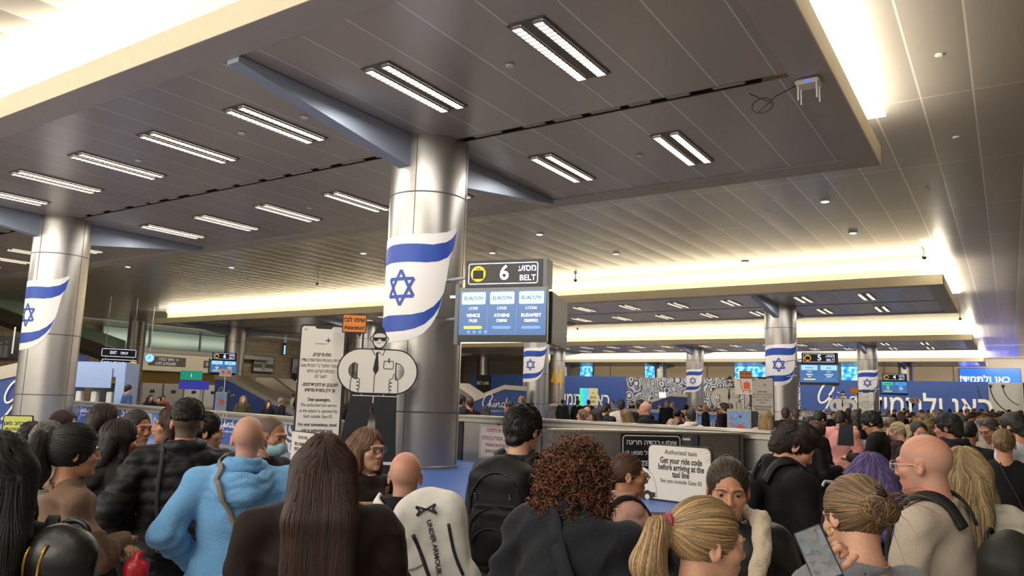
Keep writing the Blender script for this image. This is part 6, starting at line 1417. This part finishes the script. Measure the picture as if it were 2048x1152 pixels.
r,T,g,S=pp('p15','person with shoulder length light brown hair, glasses and brown sweater, facing right',738,855,4.5,136,'f',('long','#83614a'),('#3e302c','cotton',dict(t=.008)),q=0,sw=.165,hk=dict(L=.24,n=700,seed=14),extra=allf(G(m_blackf)),head=(0,2,0))
ring_collar(r,'#d8d2c8',R=.069,z=1.468)
t=thing('paper_folder','tan paper folder held beside the black sweatshirt','folder',atd(728,1012,4.0),facing(atd(728,1012,4.0),0)); MB().box((0,0,-.06),(.13,.01,.16)).build('cover',mat('folder_tan','#b99a66',.6),t)
def sun_on_head(r,T,g): glasses(r,T,m_blackf,z=.045,y=-.012,tint=m_sunl,tilt=38,sz=1.08)
r,T,g,S=pp('p16','bald person in a black hooded top with sunglasses pushed up, seen from behind',813,903,3.6,6,'r',None,('#18191c','cotton',dict(t=.022,hood=True)),q=0,face=False,bald='side',arms=('down','hold'),sw=.20,bulk=1.08,extra=lambda r,T,g: glasses(r,T,m_blackf,z=.02,y=.0,tint=m_sunl,sz=1.08))
backpack(r,'white backpack with black stripes hanging on the back of the bald person in black',.33,.52,.17,z=1.29,x=.19,y=-.17,tilt=-10,yawd=-12,col='#d9d6cd',kind='nylon',style='smooth',seed=5,sc=1.0)
r,T,g,S=pp('p17','tall person with short black hair, glasses and patterned navy shirt, seen from behind',1049,808,4.3,18,'f',('short','#15110f'),('#28364a','knit',dict(t=.01,collar='rib')),q=0,sw=.19,hk=dict(n=900,seed=15,vol=.004),head=(-18,-6,0),extra=G(m_clearf))
backpack(r,'large black backpack with curved zips on the tall black haired person',.33,.50,.19,z=1.20,x=0,y=-.14,col='#17181b',style='plain')
pp('p18b','person with messy blond bun hidden behind the curly hair',1125,891,3.35,5,'f',('updo','#9c7b4d'),('#232427','cotton',dict(t=.02)),q=0,sw=.165,face=False,hk=dict(n=300,seed=16,part=.05,vol=.005))
r,T,g,S=pp('p18','person with large curly auburn hair and dark navy fleece, bottom centre',1155,888,3.1,24,'f',('curly','#74492b'),('#20242d','fleece',dict(t=.032,collar='stand',wr=.016)),q=0,sw=.20,bulk=1.15,head=(-8,-8,0),hk=dict(L=.10,n=2200,seed=17,vol=.004,curlr=.009,back=-.10))
strap_on(r,[(.02,.15,1.42),(-.03,.06,1.53),(-.035,-.09,1.49),(.03,-.20,1.36),(.12,-.22,1.15),(.18,-.19,1.0)],'#33353b',.03)
r,T,g,S=pp('p19','person with tied auburn hair, gold glasses and pink quilted jacket, right profile',1256,905,4.15,78,'m',('bun','#5e3d28'),('#b58b7c','nylon',dict(t=.034,puff=.020,quilt='d',collar='stand')),q=0,sw=.175,bulk=1.08,hk=dict(n=500,seed=18,part=-.07,vol=-.002),extra=G(m_goldf))
strap_on(r,[(.10,.15,1.36),(.11,.05,1.46),(.115,-.06,1.47),(.10,-.18,1.33),(.06,-.2,1.2)],'#1c1c1f',.022)
r,T,g,S=pp('p20','person with blond ponytail and pink hair tie, near bottom right of centre',1415,992,2.2,72,'f',('pony','#ad8d60'),('#b9b7b2','cotton',dict(t=.02,hood=False)),q=0,sw=.165,hk=dict(L=.26,n=1300,seed=19,part=-.005,vol=.002),head=(6,-2,0))
mb=MB(); mb.tube([(.026*math.cos(a),-.122,.052+.026*math.sin(a)) for a in np.linspace(0,2*PI,25)],.006,8); o=mb.build('hair_tie',mat('tie_pink','#a8324f',.6),r,smooth=True); o.matrix_local=T4(T)
def shearling(r,T,g):
    f=Fld(*uni((-.26,-.22,1.05),(.26,.26,1.62),.011)); 
    for sg in (1,-1):
        f.cap((sg*.05,-.10,1.50),(sg*.125,.03,1.49),.028,.034,.015); f.cap((sg*.125,.03,1.49),(sg*.115,.135,1.38),.038,.036,.015); f.cap((sg*.10,.150,1.35),(sg*.055,.170,1.14),.036,.022,.015)
    f.cap((-.06,-.10,1.50),(.06,-.10,1.50),.038,.038,.02); f.cap((0,-.022,1.40),(0,.02,1.66),.066,.072,.01,'s'); V,Q=f.net(); V=V+vnorm(V,Q)*(.004*noise3(V,70))[:,None]
    put('fleece_collar',mkmesh('collar',V,Q),[mat('shearling','#cbbca0',.95,bump=(150,1.,.006),sheen=.5)],r)
r,T,g,S=pp('p21','person with pulled back dark blond hair and cream fleece collar, facing the camera',1455,914,3.15,176,'m',('updo','#3f2f22'),('#17171a','leather',dict(t=.03,wr=.008)),q=0,sw=.18,hk=dict(n=500,seed=20,part=.05),extra=shearling,head=(0,-6,0))
r,T,g,S=pp('p22','person with wavy dark hair and black jacket looking down, right profile',1588,845,4.7,62,'r',('messy','#2a1c15'),('#17181a','cotton',dict(t=.028,collar='stand')),q=0,sw=.20,bulk=1.05,hk=dict(n=1400,seed=21,vol=-.002),head=(-14,-30,0),arms=('phone','phone'))
backpack(r,'black backpack with small orange tag on the person looking down',.30,.46,.15,z=1.17,x=-.02,y=-.15,col='#1a1a1c',style='plain')
r,T,g,S=pp('p23','person with messy dark blond bun and grey sweater holding a phone, bottom right',1705,948,2.6,-38,'f',('updo','#806444'),('#83858a','knit',dict(t=.014,collar='rib')),q=0,sw=.17,hk=dict(n=1300,seed=22,part=-.005,vol=.006),head=(0,-14,8),arms=('phone',dict(at=(1628,1168,2.28),curl=.75)))
mb=MB(); mb.tube([(.0,.010*math.cos(a),-.046+.013*math.sin(a)) for a in np.linspace(0,2*PI,17)],.002,6); o=mb.build('earring',m_goldf,r); o.matrix_local=T4(T)@Matrix.Translation((-.088,-.004,0))
mb=MB(); mb.tube([(.064*math.cos(a),-.018+.066*math.sin(a),1.478+.01*math.sin(a)) for a in np.linspace(0,2*PI,60)],.0028,6); mb.build('necklace',m_goldf,r)
mb=MB(); mb.tube(smoothline([(-.02,.0,.012),(-.005,-.012,.0),(.01,0,-.012),(-.01,.01,-.006)],6),.006,8); o=mb.build('hair_clip',mat('clip_dark','#2a2320',.15),r,smooth=True); o.matrix_local=T4(T)@Matrix.Translation((-.02,-.16,.065))
p=atd(1636,1108,2.25); t=thing('smartphone','phone with a lit photo on its screen held at the bottom right','phone',p,0); th=math.atan2(p.y,p.x); t.rotation_euler=(math.radians(-38),math.radians(-26),th-PI/2)
MB().box((0,0,0),(.078,.009,.160)).build('case',m_cam,t,bev=.003); 
m=bpy.data.materials.new('phone_photo'); m.use_nodes=True; nt=m.node_tree; b=nt.nodes['Principled BSDF']; tc=nt.nodes.new('ShaderNodeTexCoord'); n_=nt.nodes.new('ShaderNodeTexVoronoi'); n_.inputs['Scale'].default_value=70; nt.links.new(tc.outputs['Object'],n_.inputs['Vector']); hs=nt.nodes.new('ShaderNodeHueSaturation'); hs.inputs['Saturation'].default_value=.35; hs.inputs['Value'].default_value=.35; nt.links.new(n_.outputs['Color'],hs.inputs['Color']); nt.links.new(hs.outputs[0],b.inputs['Emission Color']); b.inputs['Emission Strength'].default_value=.45; b.inputs['Base Color'].default_value=(.05,.05,.05,1)
MB().quad([(-.035,-.0052,-.074),(.035,-.0052,-.074),(.035,-.0052,.074),(-.035,-.0052,.074)]).build('display',m,t)
r,T,g,S=pp('p24','bald person with clear glasses and cream sweater, left profile, near right edge',1845,868,3.6,-72,'r',None,('#b9ab9a','knit',dict(t=.016,collar='rib')),q=0,sw=.205,bulk=1.08,bald='side',face=True,extra=G(m_clearf),arms=('phone','phone'),head=(-4,-4,0))
backpack(r,'dark olive backpack with top handle on the bald person with glasses',.31,.46,.18,z=1.13,x=.0,y=-.17,col='#33342e',style='plain',kind='nylon')
pp('p25','person with purple hair seen from behind',1743,905,4.0,4,'f',('bob','#5a4a86'),('#1f1f24','cotton',dict(t=.022)),q=0,sw=.165,face=False,ears=False,hk=dict(L=.22,n=700,seed=23,vol=.004))
pp('p26','person with long wavy blond hair and white padded coat, seen from behind',1928,893,4.3,12,'f',('long','#a58b60'),('#bdb7a8','nylon',dict(t=.035,puff=.014)),q=0,sw=.18,face=False,ears=False,hk=dict(L=.46,n=1000,seed=24,vol=.01,back=-.2))
pp('p27','person with short black hair and black hooded jacket, left profile',1893,826,8.6,-74,'t',('short','#1e1815'),('#1b1c1f','cotton',dict(t=.03,hood=True)),q=0,sw=.20,hk=dict(n=700,seed=25,vol=.002),head=(0,-4,0))
pp('p28','person in a tan top with glasses pushed up on the head, looking down',1978,833,9.8,-140,'t',('buzz','#4a4038'),('#8d7f6d','cotton',dict(t=.016,collar='rib')),q=0,sw=.20,bulk=1.1,belly=.03,hk=dict(n=0),head=(0,-22,0),extra=sun_on_head)
r,T,g,S=pp('p29','person with blond bun, sunglasses on the head and black top, seen from behind',2006,857,7.6,3,'m',('bun','#7d6442'),('#131315','cotton',dict(t=.012)),q=0,sw=.185,bulk=1.1,face=False,hk=dict(n=500,seed=26,part=-.03),extra=sun_on_head)
strap_on(r,[(-.03,.12,1.42),(-.05,.0,1.50),(.0,-.14,1.38),(.08,-.15,1.2),(.16,-.14,1.02)],'#4a3b30',.006)
pp('p30','person with tied dark hair and thin glasses facing the camera behind the bald head',1838,842,9.6,165,'m',('pony','#241a16'),('#272a30','cotton',dict(t=.02)),q=0,sw=.165,hk=dict(L=.2,n=300,seed=27),extra=G(m_goldf))
r,T,g,S=pp('p31','person with black hair, glasses and black sweater looking down at a phone, left',1741,822,10.6,-75,'m',('short','#15110f'),('#1e1c1a','cotton',dict(t=.014,collar='rib')),q=0,sw=.20,bulk=1.05,hk=dict(n=500,seed=28,vol=.006),head=(6,-24,0),extra=G(m_blackf),arms=('phone','phone'))
p=world_of(r,(.0,.33,1.20)); t=thing('smartphone','phone held by the person in the black sweater','phone',p,r.rotation_euler.z); t.rotation_euler=(math.radians(40),0,r.rotation_euler.z); MB().box((0,0,0),(.075,.01,.15)).build('case',m_cam,t,bev=.003)
r,T,g,S=pp('p32','person with long brown hair in black clothes and a white watch, looking down',1632,842,9.7,58,'m',('long','#5b3a26'),('#161618','cotton',dict(t=.012,hem=.45)),q=0,sw=.165,hk=dict(L=.3,n=300,seed=29),head=(0,-24,0),arms=('phone','phone'))
mb=MB(); mb.tube([(.03*math.cos(a),0,.03*math.sin(a)) for a in np.linspace(0,2*PI,17)],.008,6); o=mb.build('wrist_watch',m_let,r); o.location=(.12,.22,1.16)
# ------------------------------------------------------------------ middle distance
def sp(t=.02,**k): return dict(t=t,**k)
mid=[
('boy with dark hair and shiny black puffer jacket',1640,822,13.5,50,'m',('short','#1a1513'),('#131416','nylon',sp(.04,puff=.015)),('down','down'),(0,-20,0)),
('person in a pink top bending away',1682,821,13.0,20,'m',('short','#231a16'),('#d08f86','cotton',sp(.03)),('down','down'),(0,-20,0)),
('person with black hair and white knitted top raising a hand to the face',1712,843,13,-160,'f',('long','#1b1513'),('#c9c5c2','knit',sp(.008)),('face','down'),(0,0,0)),
('person with blond bob and mauve sweater, seen from behind',1533,821,13.4,8,'f',('bob','#a38456'),('#a8908c','knit',sp(.025)),('pocket','pocket'),(0,0,0)),
('broad person in a dark suit with cropped hair, seen from behind',1571,814,17,8,'r',('buzz','#3d332c'),('#20232b','cotton',sp(.03,collar='fold')),('down','down'),(0,0,0)),
('person with cropped brown hair in dark coat beside the dark suit',1590,816,18,-10,'r',('buzz','#5a4637'),('#24282e','cotton',sp(.03)),('down','down'),(0,0,0)),
('child with pale blond braid and purple quilted coat',1794,843,10.8,-60,'f',('braid','#c9b48a'),('#4e3248','nylon',sp(.03,puff=.012)),('down','down'),(0,-10,0)),
('person with curly blond hair in dark clothes beyond the bald head',1850,829,12.5,40,'f',('curly','#a58a5f'),('#1d1f24','cotton',sp(.02)),('down','down'),(0,0,0)),
('person with dark blond bun and black coat beside the braided child',1783,835,13.5,60,'f',('bun','#7a6344'),('#17181b','cotton',sp(.03)),('down','down'),(0,-8,0)),
('person with short dark hair and white hooded top beyond the steel barrier',1380,818,14.0,-35,'t',('short','#262322'),('#c9c2ba','fleece',sp(.03,hood=True)),('down','down'),(0,0,0)),
('person with pale hair tilting the head back and laughing',1342,836,15.0,-150,'f',('bob','#b7a58a'),('#2a2a2e','cotton',sp(.02)),('down','down'),(0,38,0)),
('person in black with tied black hair beside the laughing one',1355,816,15.5,20,'m',('bun','#15110f'),('#151518','cotton',sp(.025)),('face','down'),(0,0,0)),
('person with long light brown hair facing left beyond the steel barrier',1164,818,15.5,-92,'f',('long','#7b5f41'),('#6f6a66','cotton',sp(.02)),('down','down'),(0,0,0)),
('person with dark hair and leopard scarf talking on a phone',1191,817,15.0,-70,'f',('long','#2a1c18'),('#4d3f30','cotton',sp(.03)),('face','down'),(0,0,0)),
('person in black with short dark hair looking right beyond the barrier',1213,806,17.0,40,'m',('short','#1d1815'),('#17181b','nylon',sp(.03)),('down','down'),(0,-15,0)),
('person in a white jacket and dark knitted beanie, seen from behind',1243,798,17.5,8,'m',('buzz','#1c2029'),('#c8c0b0','fleece',sp(.035)),('down','down'),(0,0,0)),
('person with blond bob and patterned dark top facing left',1251,818,14.6,-60,'f',('bob','#8a6c45'),('#56402f','cotton',sp(.02)),('down','down'),(0,-12,0)),
('person in black with short dark hair behind the bald one at the barrier',1279,799,17.0,-20,'m',('short','#14110f'),('#17171a','cotton',sp(.03)),('down','down'),(0,0,0)),
('bald person with glasses on the head and black hooded jacket facing left',1290,804,14.0,-75,'r',None,('#17181b','cotton',sp(.03,hood=True)),('pocket','pocket'),(0,0,0)),
('person with dark beard and navy suit right of the centre column',924,790,17.5,60,'t',('short','#17120f'),('#1b2029','cotton',sp(.025)),('down','down'),(0,-5,0)),
('person in maroon jacket and white shirt beside the navy suit',939,794,18,-30,'m',('short','#4a2a20'),('#4a2a2a','cotton',sp(.02)),('down','down'),(0,0,0)),
('person with long straight dark hair seen from behind beyond the barrier',972,811,18,5,'m',('long','#221814'),('#26262a','cotton',sp(.02)),('down','down'),(0,0,0)),
('person with dark hair and beard holding a phone near the blue chute',1018,802,17.5,-70,'m',('short','#17120f'),('#202018','cotton',sp(.03)),('phone','down'),(0,0,0)),
('person with high blond ponytail in front of the blue chute',1044,791,19,10,'f',('pony','#8d7349'),('#2b2b30','cotton',sp(.02)),('down','down'),(0,0,0)),
('person with cropped hair by the second row column',1063,803,22,0,'m',('buzz','#2d2420'),('#25272c','cotton',sp(.02)),('down','down'),(0,0,0)),
('person in a blue shirt beside the pale blue steel cabinet',258,769,24,70,'f',('short','#1d1815'),('#3c5278','cotton',sp(.02)),('down','down'),(0,0,0)),
('person with dark hair and black coat by the far left column',302,789,29,150,'m',('long','#231915'),('#1c1c20','cotton',sp(.03)),('crossed','crossed'),(0,0,0)),
('person in black next to the red jacket in the left hall',319,793,29,-160,'m',('short','#1d1815'),('#1b1b1f','cotton',sp(.03)),('down','down'),(0,0,0)),
('person in a red jacket in the left hall',327,790,31,170,'m',('short','#2a1d18'),('#a5333a','cotton',sp(.02)),('down','down'),(0,0,0)),
('person with long blond hair and olive coat before the blue chute',488,791,26,172,'f',('long','#9a7a4c'),('#5d5133','cotton',sp(.03)),('down','down'),(0,0,0)),
('person with black hair and pale face beside the baggage slide',537,800,25,160,'f',('long','#151110'),('#1f1f22','cotton',sp(.02)),('down','down'),(0,0,0)),
('person in a grey cap and dark coat by the baggage slide',563,795,26,60,'m',('short','#8b8780'),('#1c1d22','cotton',sp(.03)),('down','down'),(0,0,0)),
('person in dark clothes seen between the phone board and the figure',702,799,24,150,'m',('short','#1a1513'),('#17171a','cotton',sp(.03)),('down','down'),(0,0,0)),
('person with grey hair and dark jacket near the shop entrance',597,786,44,60,'f',('short','#7a756f'),('#1c1d22','cotton',sp(.03)),('down','down'),(0,0,0)),
('person in a white shirt near the shop entrance',587,787,46,-60,'m',('short','#4a3a2e'),('#c2bdb6','cotton',sp(.02)),('down','down'),(0,0,0)),
('person with cropped hair in black before the distant blue chute',1333,800,33,-170,'m',('buzz','#4a3a2e'),('#1c1c20','cotton',sp(.03)),('down','down'),(0,0,0)),
('child with fair hair beside the person before the distant chute',1344,804,34,-150,'f',('short','#9a8058'),('#8b8a90','cotton',sp(.02)),('down','down'),(0,0,0)),
('person with black hair at the yellow and teal kiosk, left side',1156,799,36,20,'m',('short','#17120f'),('#1b1b1f','cotton',sp(.03)),('down','down'),(0,0,0)),
('person with black hair at the yellow and teal kiosk, right side',1177,799,37,-20,'m',('short','#1c1613'),('#2a2c33','cotton',sp(.03)),('down','down'),(0,0,0)),
('person in dark clothes left of the number four column',1126,798,36,30,'m',('short','#1c1613'),('#2a2c33','cotton',sp(.03)),('down','down'),(0,0,0)),
('person with reddish hair behind the pale profile at the barrier',1174,813,18,-30,'r',None,('#34343a','cotton',sp(.02)),('down','down'),(0,0,0)),
('person in black with a dark bun near the flag column',1372,808,24,20,'m',('bun','#17120f'),('#1b1b1f','cotton',sp(.03)),('down','down'),(0,0,0)),
('person with bald head right of the small flag column',1410,809,30,-100,'r',None,('#1b1b1f','cotton',sp(.03)),('down','down'),(0,0,0)),
('person with brown hair beside the trolley kiosk behind the barrier end',1449,806,21,-60,'m',('messy','#3a281f'),('#1a1a1e','cotton',sp(.03)),('face','down'),(0,0,0)),
('person with grey hair left of the trolley kiosk',1459,806,25,-30,'f',('short','#9a958c'),('#3a3c44','cotton',sp(.03)),('down','down'),(0,0,0)),
('person with grey hair and dark navy coat behind the shopping bag',1712,819,15.5,10,'r',('short','#4a4440'),('#1f222a','cotton',sp(.03)),('down','down'),(0,0,0)),
('person with dark hair crouching left of the pink top',1620,833,11.5,15,'m',('bob','#1c1613'),('#17181b','cotton',sp(.03)),('down','down'),(0,-15,0)),
('person with grey wavy hair left of the tan top',1913,826,11.0,30,'f',('messy','#7a736c'),('#3a3f4a','cotton',sp(.03)),('down','down'),(0,0,0)),
('person with dark tied hair and white scrunchie behind the black hood',1937,842,9.4,15,'m',('bun','#1c1613'),('#26282e','cotton',sp(.03)),('down','down'),(0,0,0)),
('person with black hair and white shirt at the right edge',2024,824,8.4,-60,'m',('short','#17120f'),('#b9bfcc','cotton',sp(.02)),('hip','down'),(0,-10,0)),
('person with curly grey hair behind the black haired profile',1872,824,15,-10,'f',('curly','#8a8078'),('#3a3036','cotton',sp(.03)),('down','down'),(0,0,0)),
]
for m_ in mid:
    lb,px,py,D,yw,sk,hr,tp,am,hd=m_; q=1 if D<22 else 2
    hk={}
    if hr and hr[0] in('long',): hk=dict(L=.32,n=120 if D<16 else 0)
    elif hr and hr[0]=='bob': hk=dict(L=.15,n=120 if D<16 else 0)
    elif hr and hr[0]=='curly': hk=dict(L=.10,n=420,vol=.018)
    elif hr and hr[0] in('pony','braid'): hk=dict(L=.24,n=100 if D<16 else 0)
    elif hr: hk=dict(n=0)
    if q==2: hk['n']=0
    if hr and hr[0]=='curly' and q==2: hr=('bob',hr[1]); hk=dict(L=.15,n=0)
    person(lb,px,py,D,yw,sk,hr,tp,q=q,arms=am,head=hd,hk=hk,bald='side' if hr is None else None,sw=.19 if 'short' in str(hr) or hr is None else .17)
# distant crowd along the right side of the hall
FG='distant crowd at the right side of the hall'
cols=['#1b1c20','#23262e','#2f2b2c','#3d4048','#c2bfbb','#5a3a3c','#37414f','#6b6259','#17181b','#8f8a86','#2a3a5c','#a8a29a']; hcs=['#17120f','#241a15','#3a281d','#6b5238','#8d8780','#1c1613']
desc={'#1b1c20':'black coat','#23262e':'dark navy coat','#2f2b2c':'charcoal top','#3d4048':'slate jacket','#c2bfbb':'white top','#5a3a3c':'wine coloured top','#37414f':'blue grey jacket','#6b6259':'taupe coat','#17181b':'black sweater','#8f8a86':'grey top','#2a3a5c':'blue jacket','#a8a29a':'pale jacket'}
hds={'#17120f':'black','#241a15':'dark','#3a281d':'brown','#6b5238':'light brown','#8d8780':'grey','#1c1613':'very dark'}
spots=[(1632,818,30),(1645,824,26),(1652,816,38),(1667,822,28),(1676,817,44),(1698,815,34),(1719,816,40),(1735,822,30),(1757,820,36),(1777,819,46),(1789,818,50),(1801,821,34),(1808,816,58),(1815,818,40),(1826,823,30),(1842,819,44),(1856,820,48),(1868,819,36),(1880,818,52),(1899,817,48),(1908,822,34),(1922,818,50),(1934,817,36),(1944,824,26),(1957,822,34),(1968,826,22),(1974,819,44),(1982,822,30),(1990,824,26),(1998,821,46),(2004,822,34),(2012,826,24),(2018,819,52),(2027,829,19),(2034,822,40),(2041,820,34),(2046,832,15),(1985,818,56),(1962,817,60),(1948,816,58),(1712,820,56),(1664,815,55),(1608,816,48),(1598,818,52),(1320,806,50),(1300,803,48),(1265,802,52),(1225,801,50),(1108,799,44),(1400,810,46),(1424,811,50),(1382,808,52)]
near_of=lambda x:('beyond the pink top' if x<1730 else 'beyond the phone user' if x<1800 else 'beyond the bald head' if x<1880 else 'beyond the black hood' if x<1960 else 'by the right edge') if x>1560 else 'beyond the middle barrier'
rf=random.Random(5); seen={}
posn=['','second ','third ','fourth ','fifth ','sixth ','seventh ','eighth ']
for i,(px,py,D) in enumerate(spots):
    hc=hcs[rf.randrange(6)]; cc=cols[rf.randrange(12)]; st=rf.choice([('short',{}),('long',dict(L=.3)),('buzz',{}),('bun',{}),('short',{})]); hd=(0,rf.choice([0,-14]),0)
    lb=f'tiny distant person, {hds[hc]} hair, {desc[cc]}, {near_of(px)}'
    k=seen.get(lb,0); seen[lb]=k+1
    if k: lb=f'tiny distant person, {posn[k]}from left with {hds[hc]} hair, {desc[cc]}, {near_of(px)}'
    person(lb,px,py,D,rf.choice([0,40,90,-60,160,-120]),rf.choice('fmtr'),(st[0],hc),(cc,'cotton',dict(t=.022)),q=2,hk=dict(n=0,**st[1]),head=hd,arms=rf.choice([('down','down'),('phone','phone')]),group=FG)
# ------------------------------------------------------------------ loose things among the crowd
p=atd(1690,870,12.2); t=thing('shopping_bag','large black shopping bag held up in front of the white knitted top','bag',p,facing(p,6))
mb=MB(); w0,w1,hh,dd=.09,.11,.15,.05
mb.v=[(-w1,-dd,-hh),(w1,-dd,-hh),(w1,dd,-hh),(-w1,dd,-hh),(-w0+.02,-dd*.6,hh),(w0+.02,-dd*.6,hh),(w0+.02,dd*.6,hh),(-w0+.02,dd*.6,hh)]; mb.f=[(0,3,2,1),(0,1,5,4),(1,2,6,5),(2,3,7,6),(3,0,4,7)]; mb.m=[0]*5; mb.build('bag_body',mat('bag_black','#1b1f27',.35),t)
mb=MB(); mb.tube(smoothline([(-.04,-.03,hh),(-.03,-.03,hh+.08),(.03,-.03,hh+.08),(.04,-.03,hh)],5),.004,6); mb.build('handle',m_dark,t,smooth=True)
p=atd(1688,905,8.7); t=thing('luggage_cart','steel luggage cart with dark bag and white bag near the phone user','cart',(p.x,p.y,0),facing(p,-35))
mb=MB()
for sx in (-.26,.26): mb.tube(smoothline([(sx,.35,.16),(sx,.32,.6),(sx,.22,1.02),(sx*.9,.02,1.12),(sx*.8,-.08,1.08)],5),.016,8)
mb.tube([(-.24,.0,1.12),(.24,.0,1.12)],.018,8); mb.tube([(-.26,.33,.5),(.26,.33,.5)],.012,6); mb.build('handle_frame',m_pol,t,smooth=True)
mb=MB()
for k in range(7): mb.tube([(-.24+k*.08,.35,.17),(-.24+k*.08,-.55,.17)],.008,6)
mb.tube([(-.26,.36,.17),(-.26,-.56,.17),(.26,-.56,.17),(.26,.36,.17),(-.26,.36,.17)],.014,6); mb.build('platform',m_pol,t)
for sx,sy in ((-.22,.3),(.22,.3),(0,-.5)): mb=MB(); mb.tube([(sx-.02,sy,.08),(sx+.02,sy,.08)],.08,16); mb.build('wheel',m_cam,t)
M0=world_mat(t)
for nm,lb,c,hf,cl in (('duffel_bag','dark folded bag lying over the luggage cart handle',(0,.18,.98),(.25,.13,.10),'#23262c'),('tote_bag','white bag resting on the luggage cart',(-.02,.0,.62),(.20,.14,.22),'#c7c1b4')):
    f=Fld(*uni((-.34,-.24,-.32),(.34,.24,.32),.018)); f.rbox((0,0,0),hf,.08,.02); V,Q=f.net(); V=V+vnorm(V,Q)*(.010*noise3(V,14))[:,None]; b=thing(nm,lb,'bag',M0@Vector(c),t.rotation_euler.z); put('bag_body',mkmesh(nm,V,Q),clothm(cl,'nylon'),b)
    mb=MB(); mb.tube(smoothline([(-.08,0,hf[2]-.01),(-.07,0,hf[2]+.16),(.07,0,hf[2]+.16),(.08,0,hf[2]-.01)],5),.010,6); mb.build('handle',clothm(cl,'nylon'),b,smooth=True)
p=atd(276,1128,4.1); t=thing('plastic_bag','crumpled red plastic bag hanging beside the quilted jacket','bag',p,facing(p,0)); f=Fld(*uni((-.14,-.12,-.36),(.14,.12,.16),.010)); f.rbox((0,0,-.13),(.055,.04,.15),.04,.02); f.cap((-.02,0,.0),(.01,0,.05),.022,.014,.02); V,Q=f.net(); V=V+vnorm(V,Q)*(.010*(1-np.abs(noise3(V*v3(1.2,1,.5),34))))[:,None]; put('bag_body',mkmesh('bag',V,Q),[mat('bag_red','#b3202c',.3)],t)
p=atd(1318,1050,7.2); t=thing('belt_flap','pale steel flap with dark underside at the edge of the moving belt','flap',(p.x,p.y,0),facing(p,18)); MB().box((0,0,.50),(.42,.34,.05)).build('top_plate',mat('flap_pale','#c9c4b8',.35,.4),t,bev=.01); MB().box((0,0,.42),(.40,.32,.12)).build('underside',m_black,t); MB().box((0,.05,.19),(.3,.2,.38)).build('base',m_steel,t)
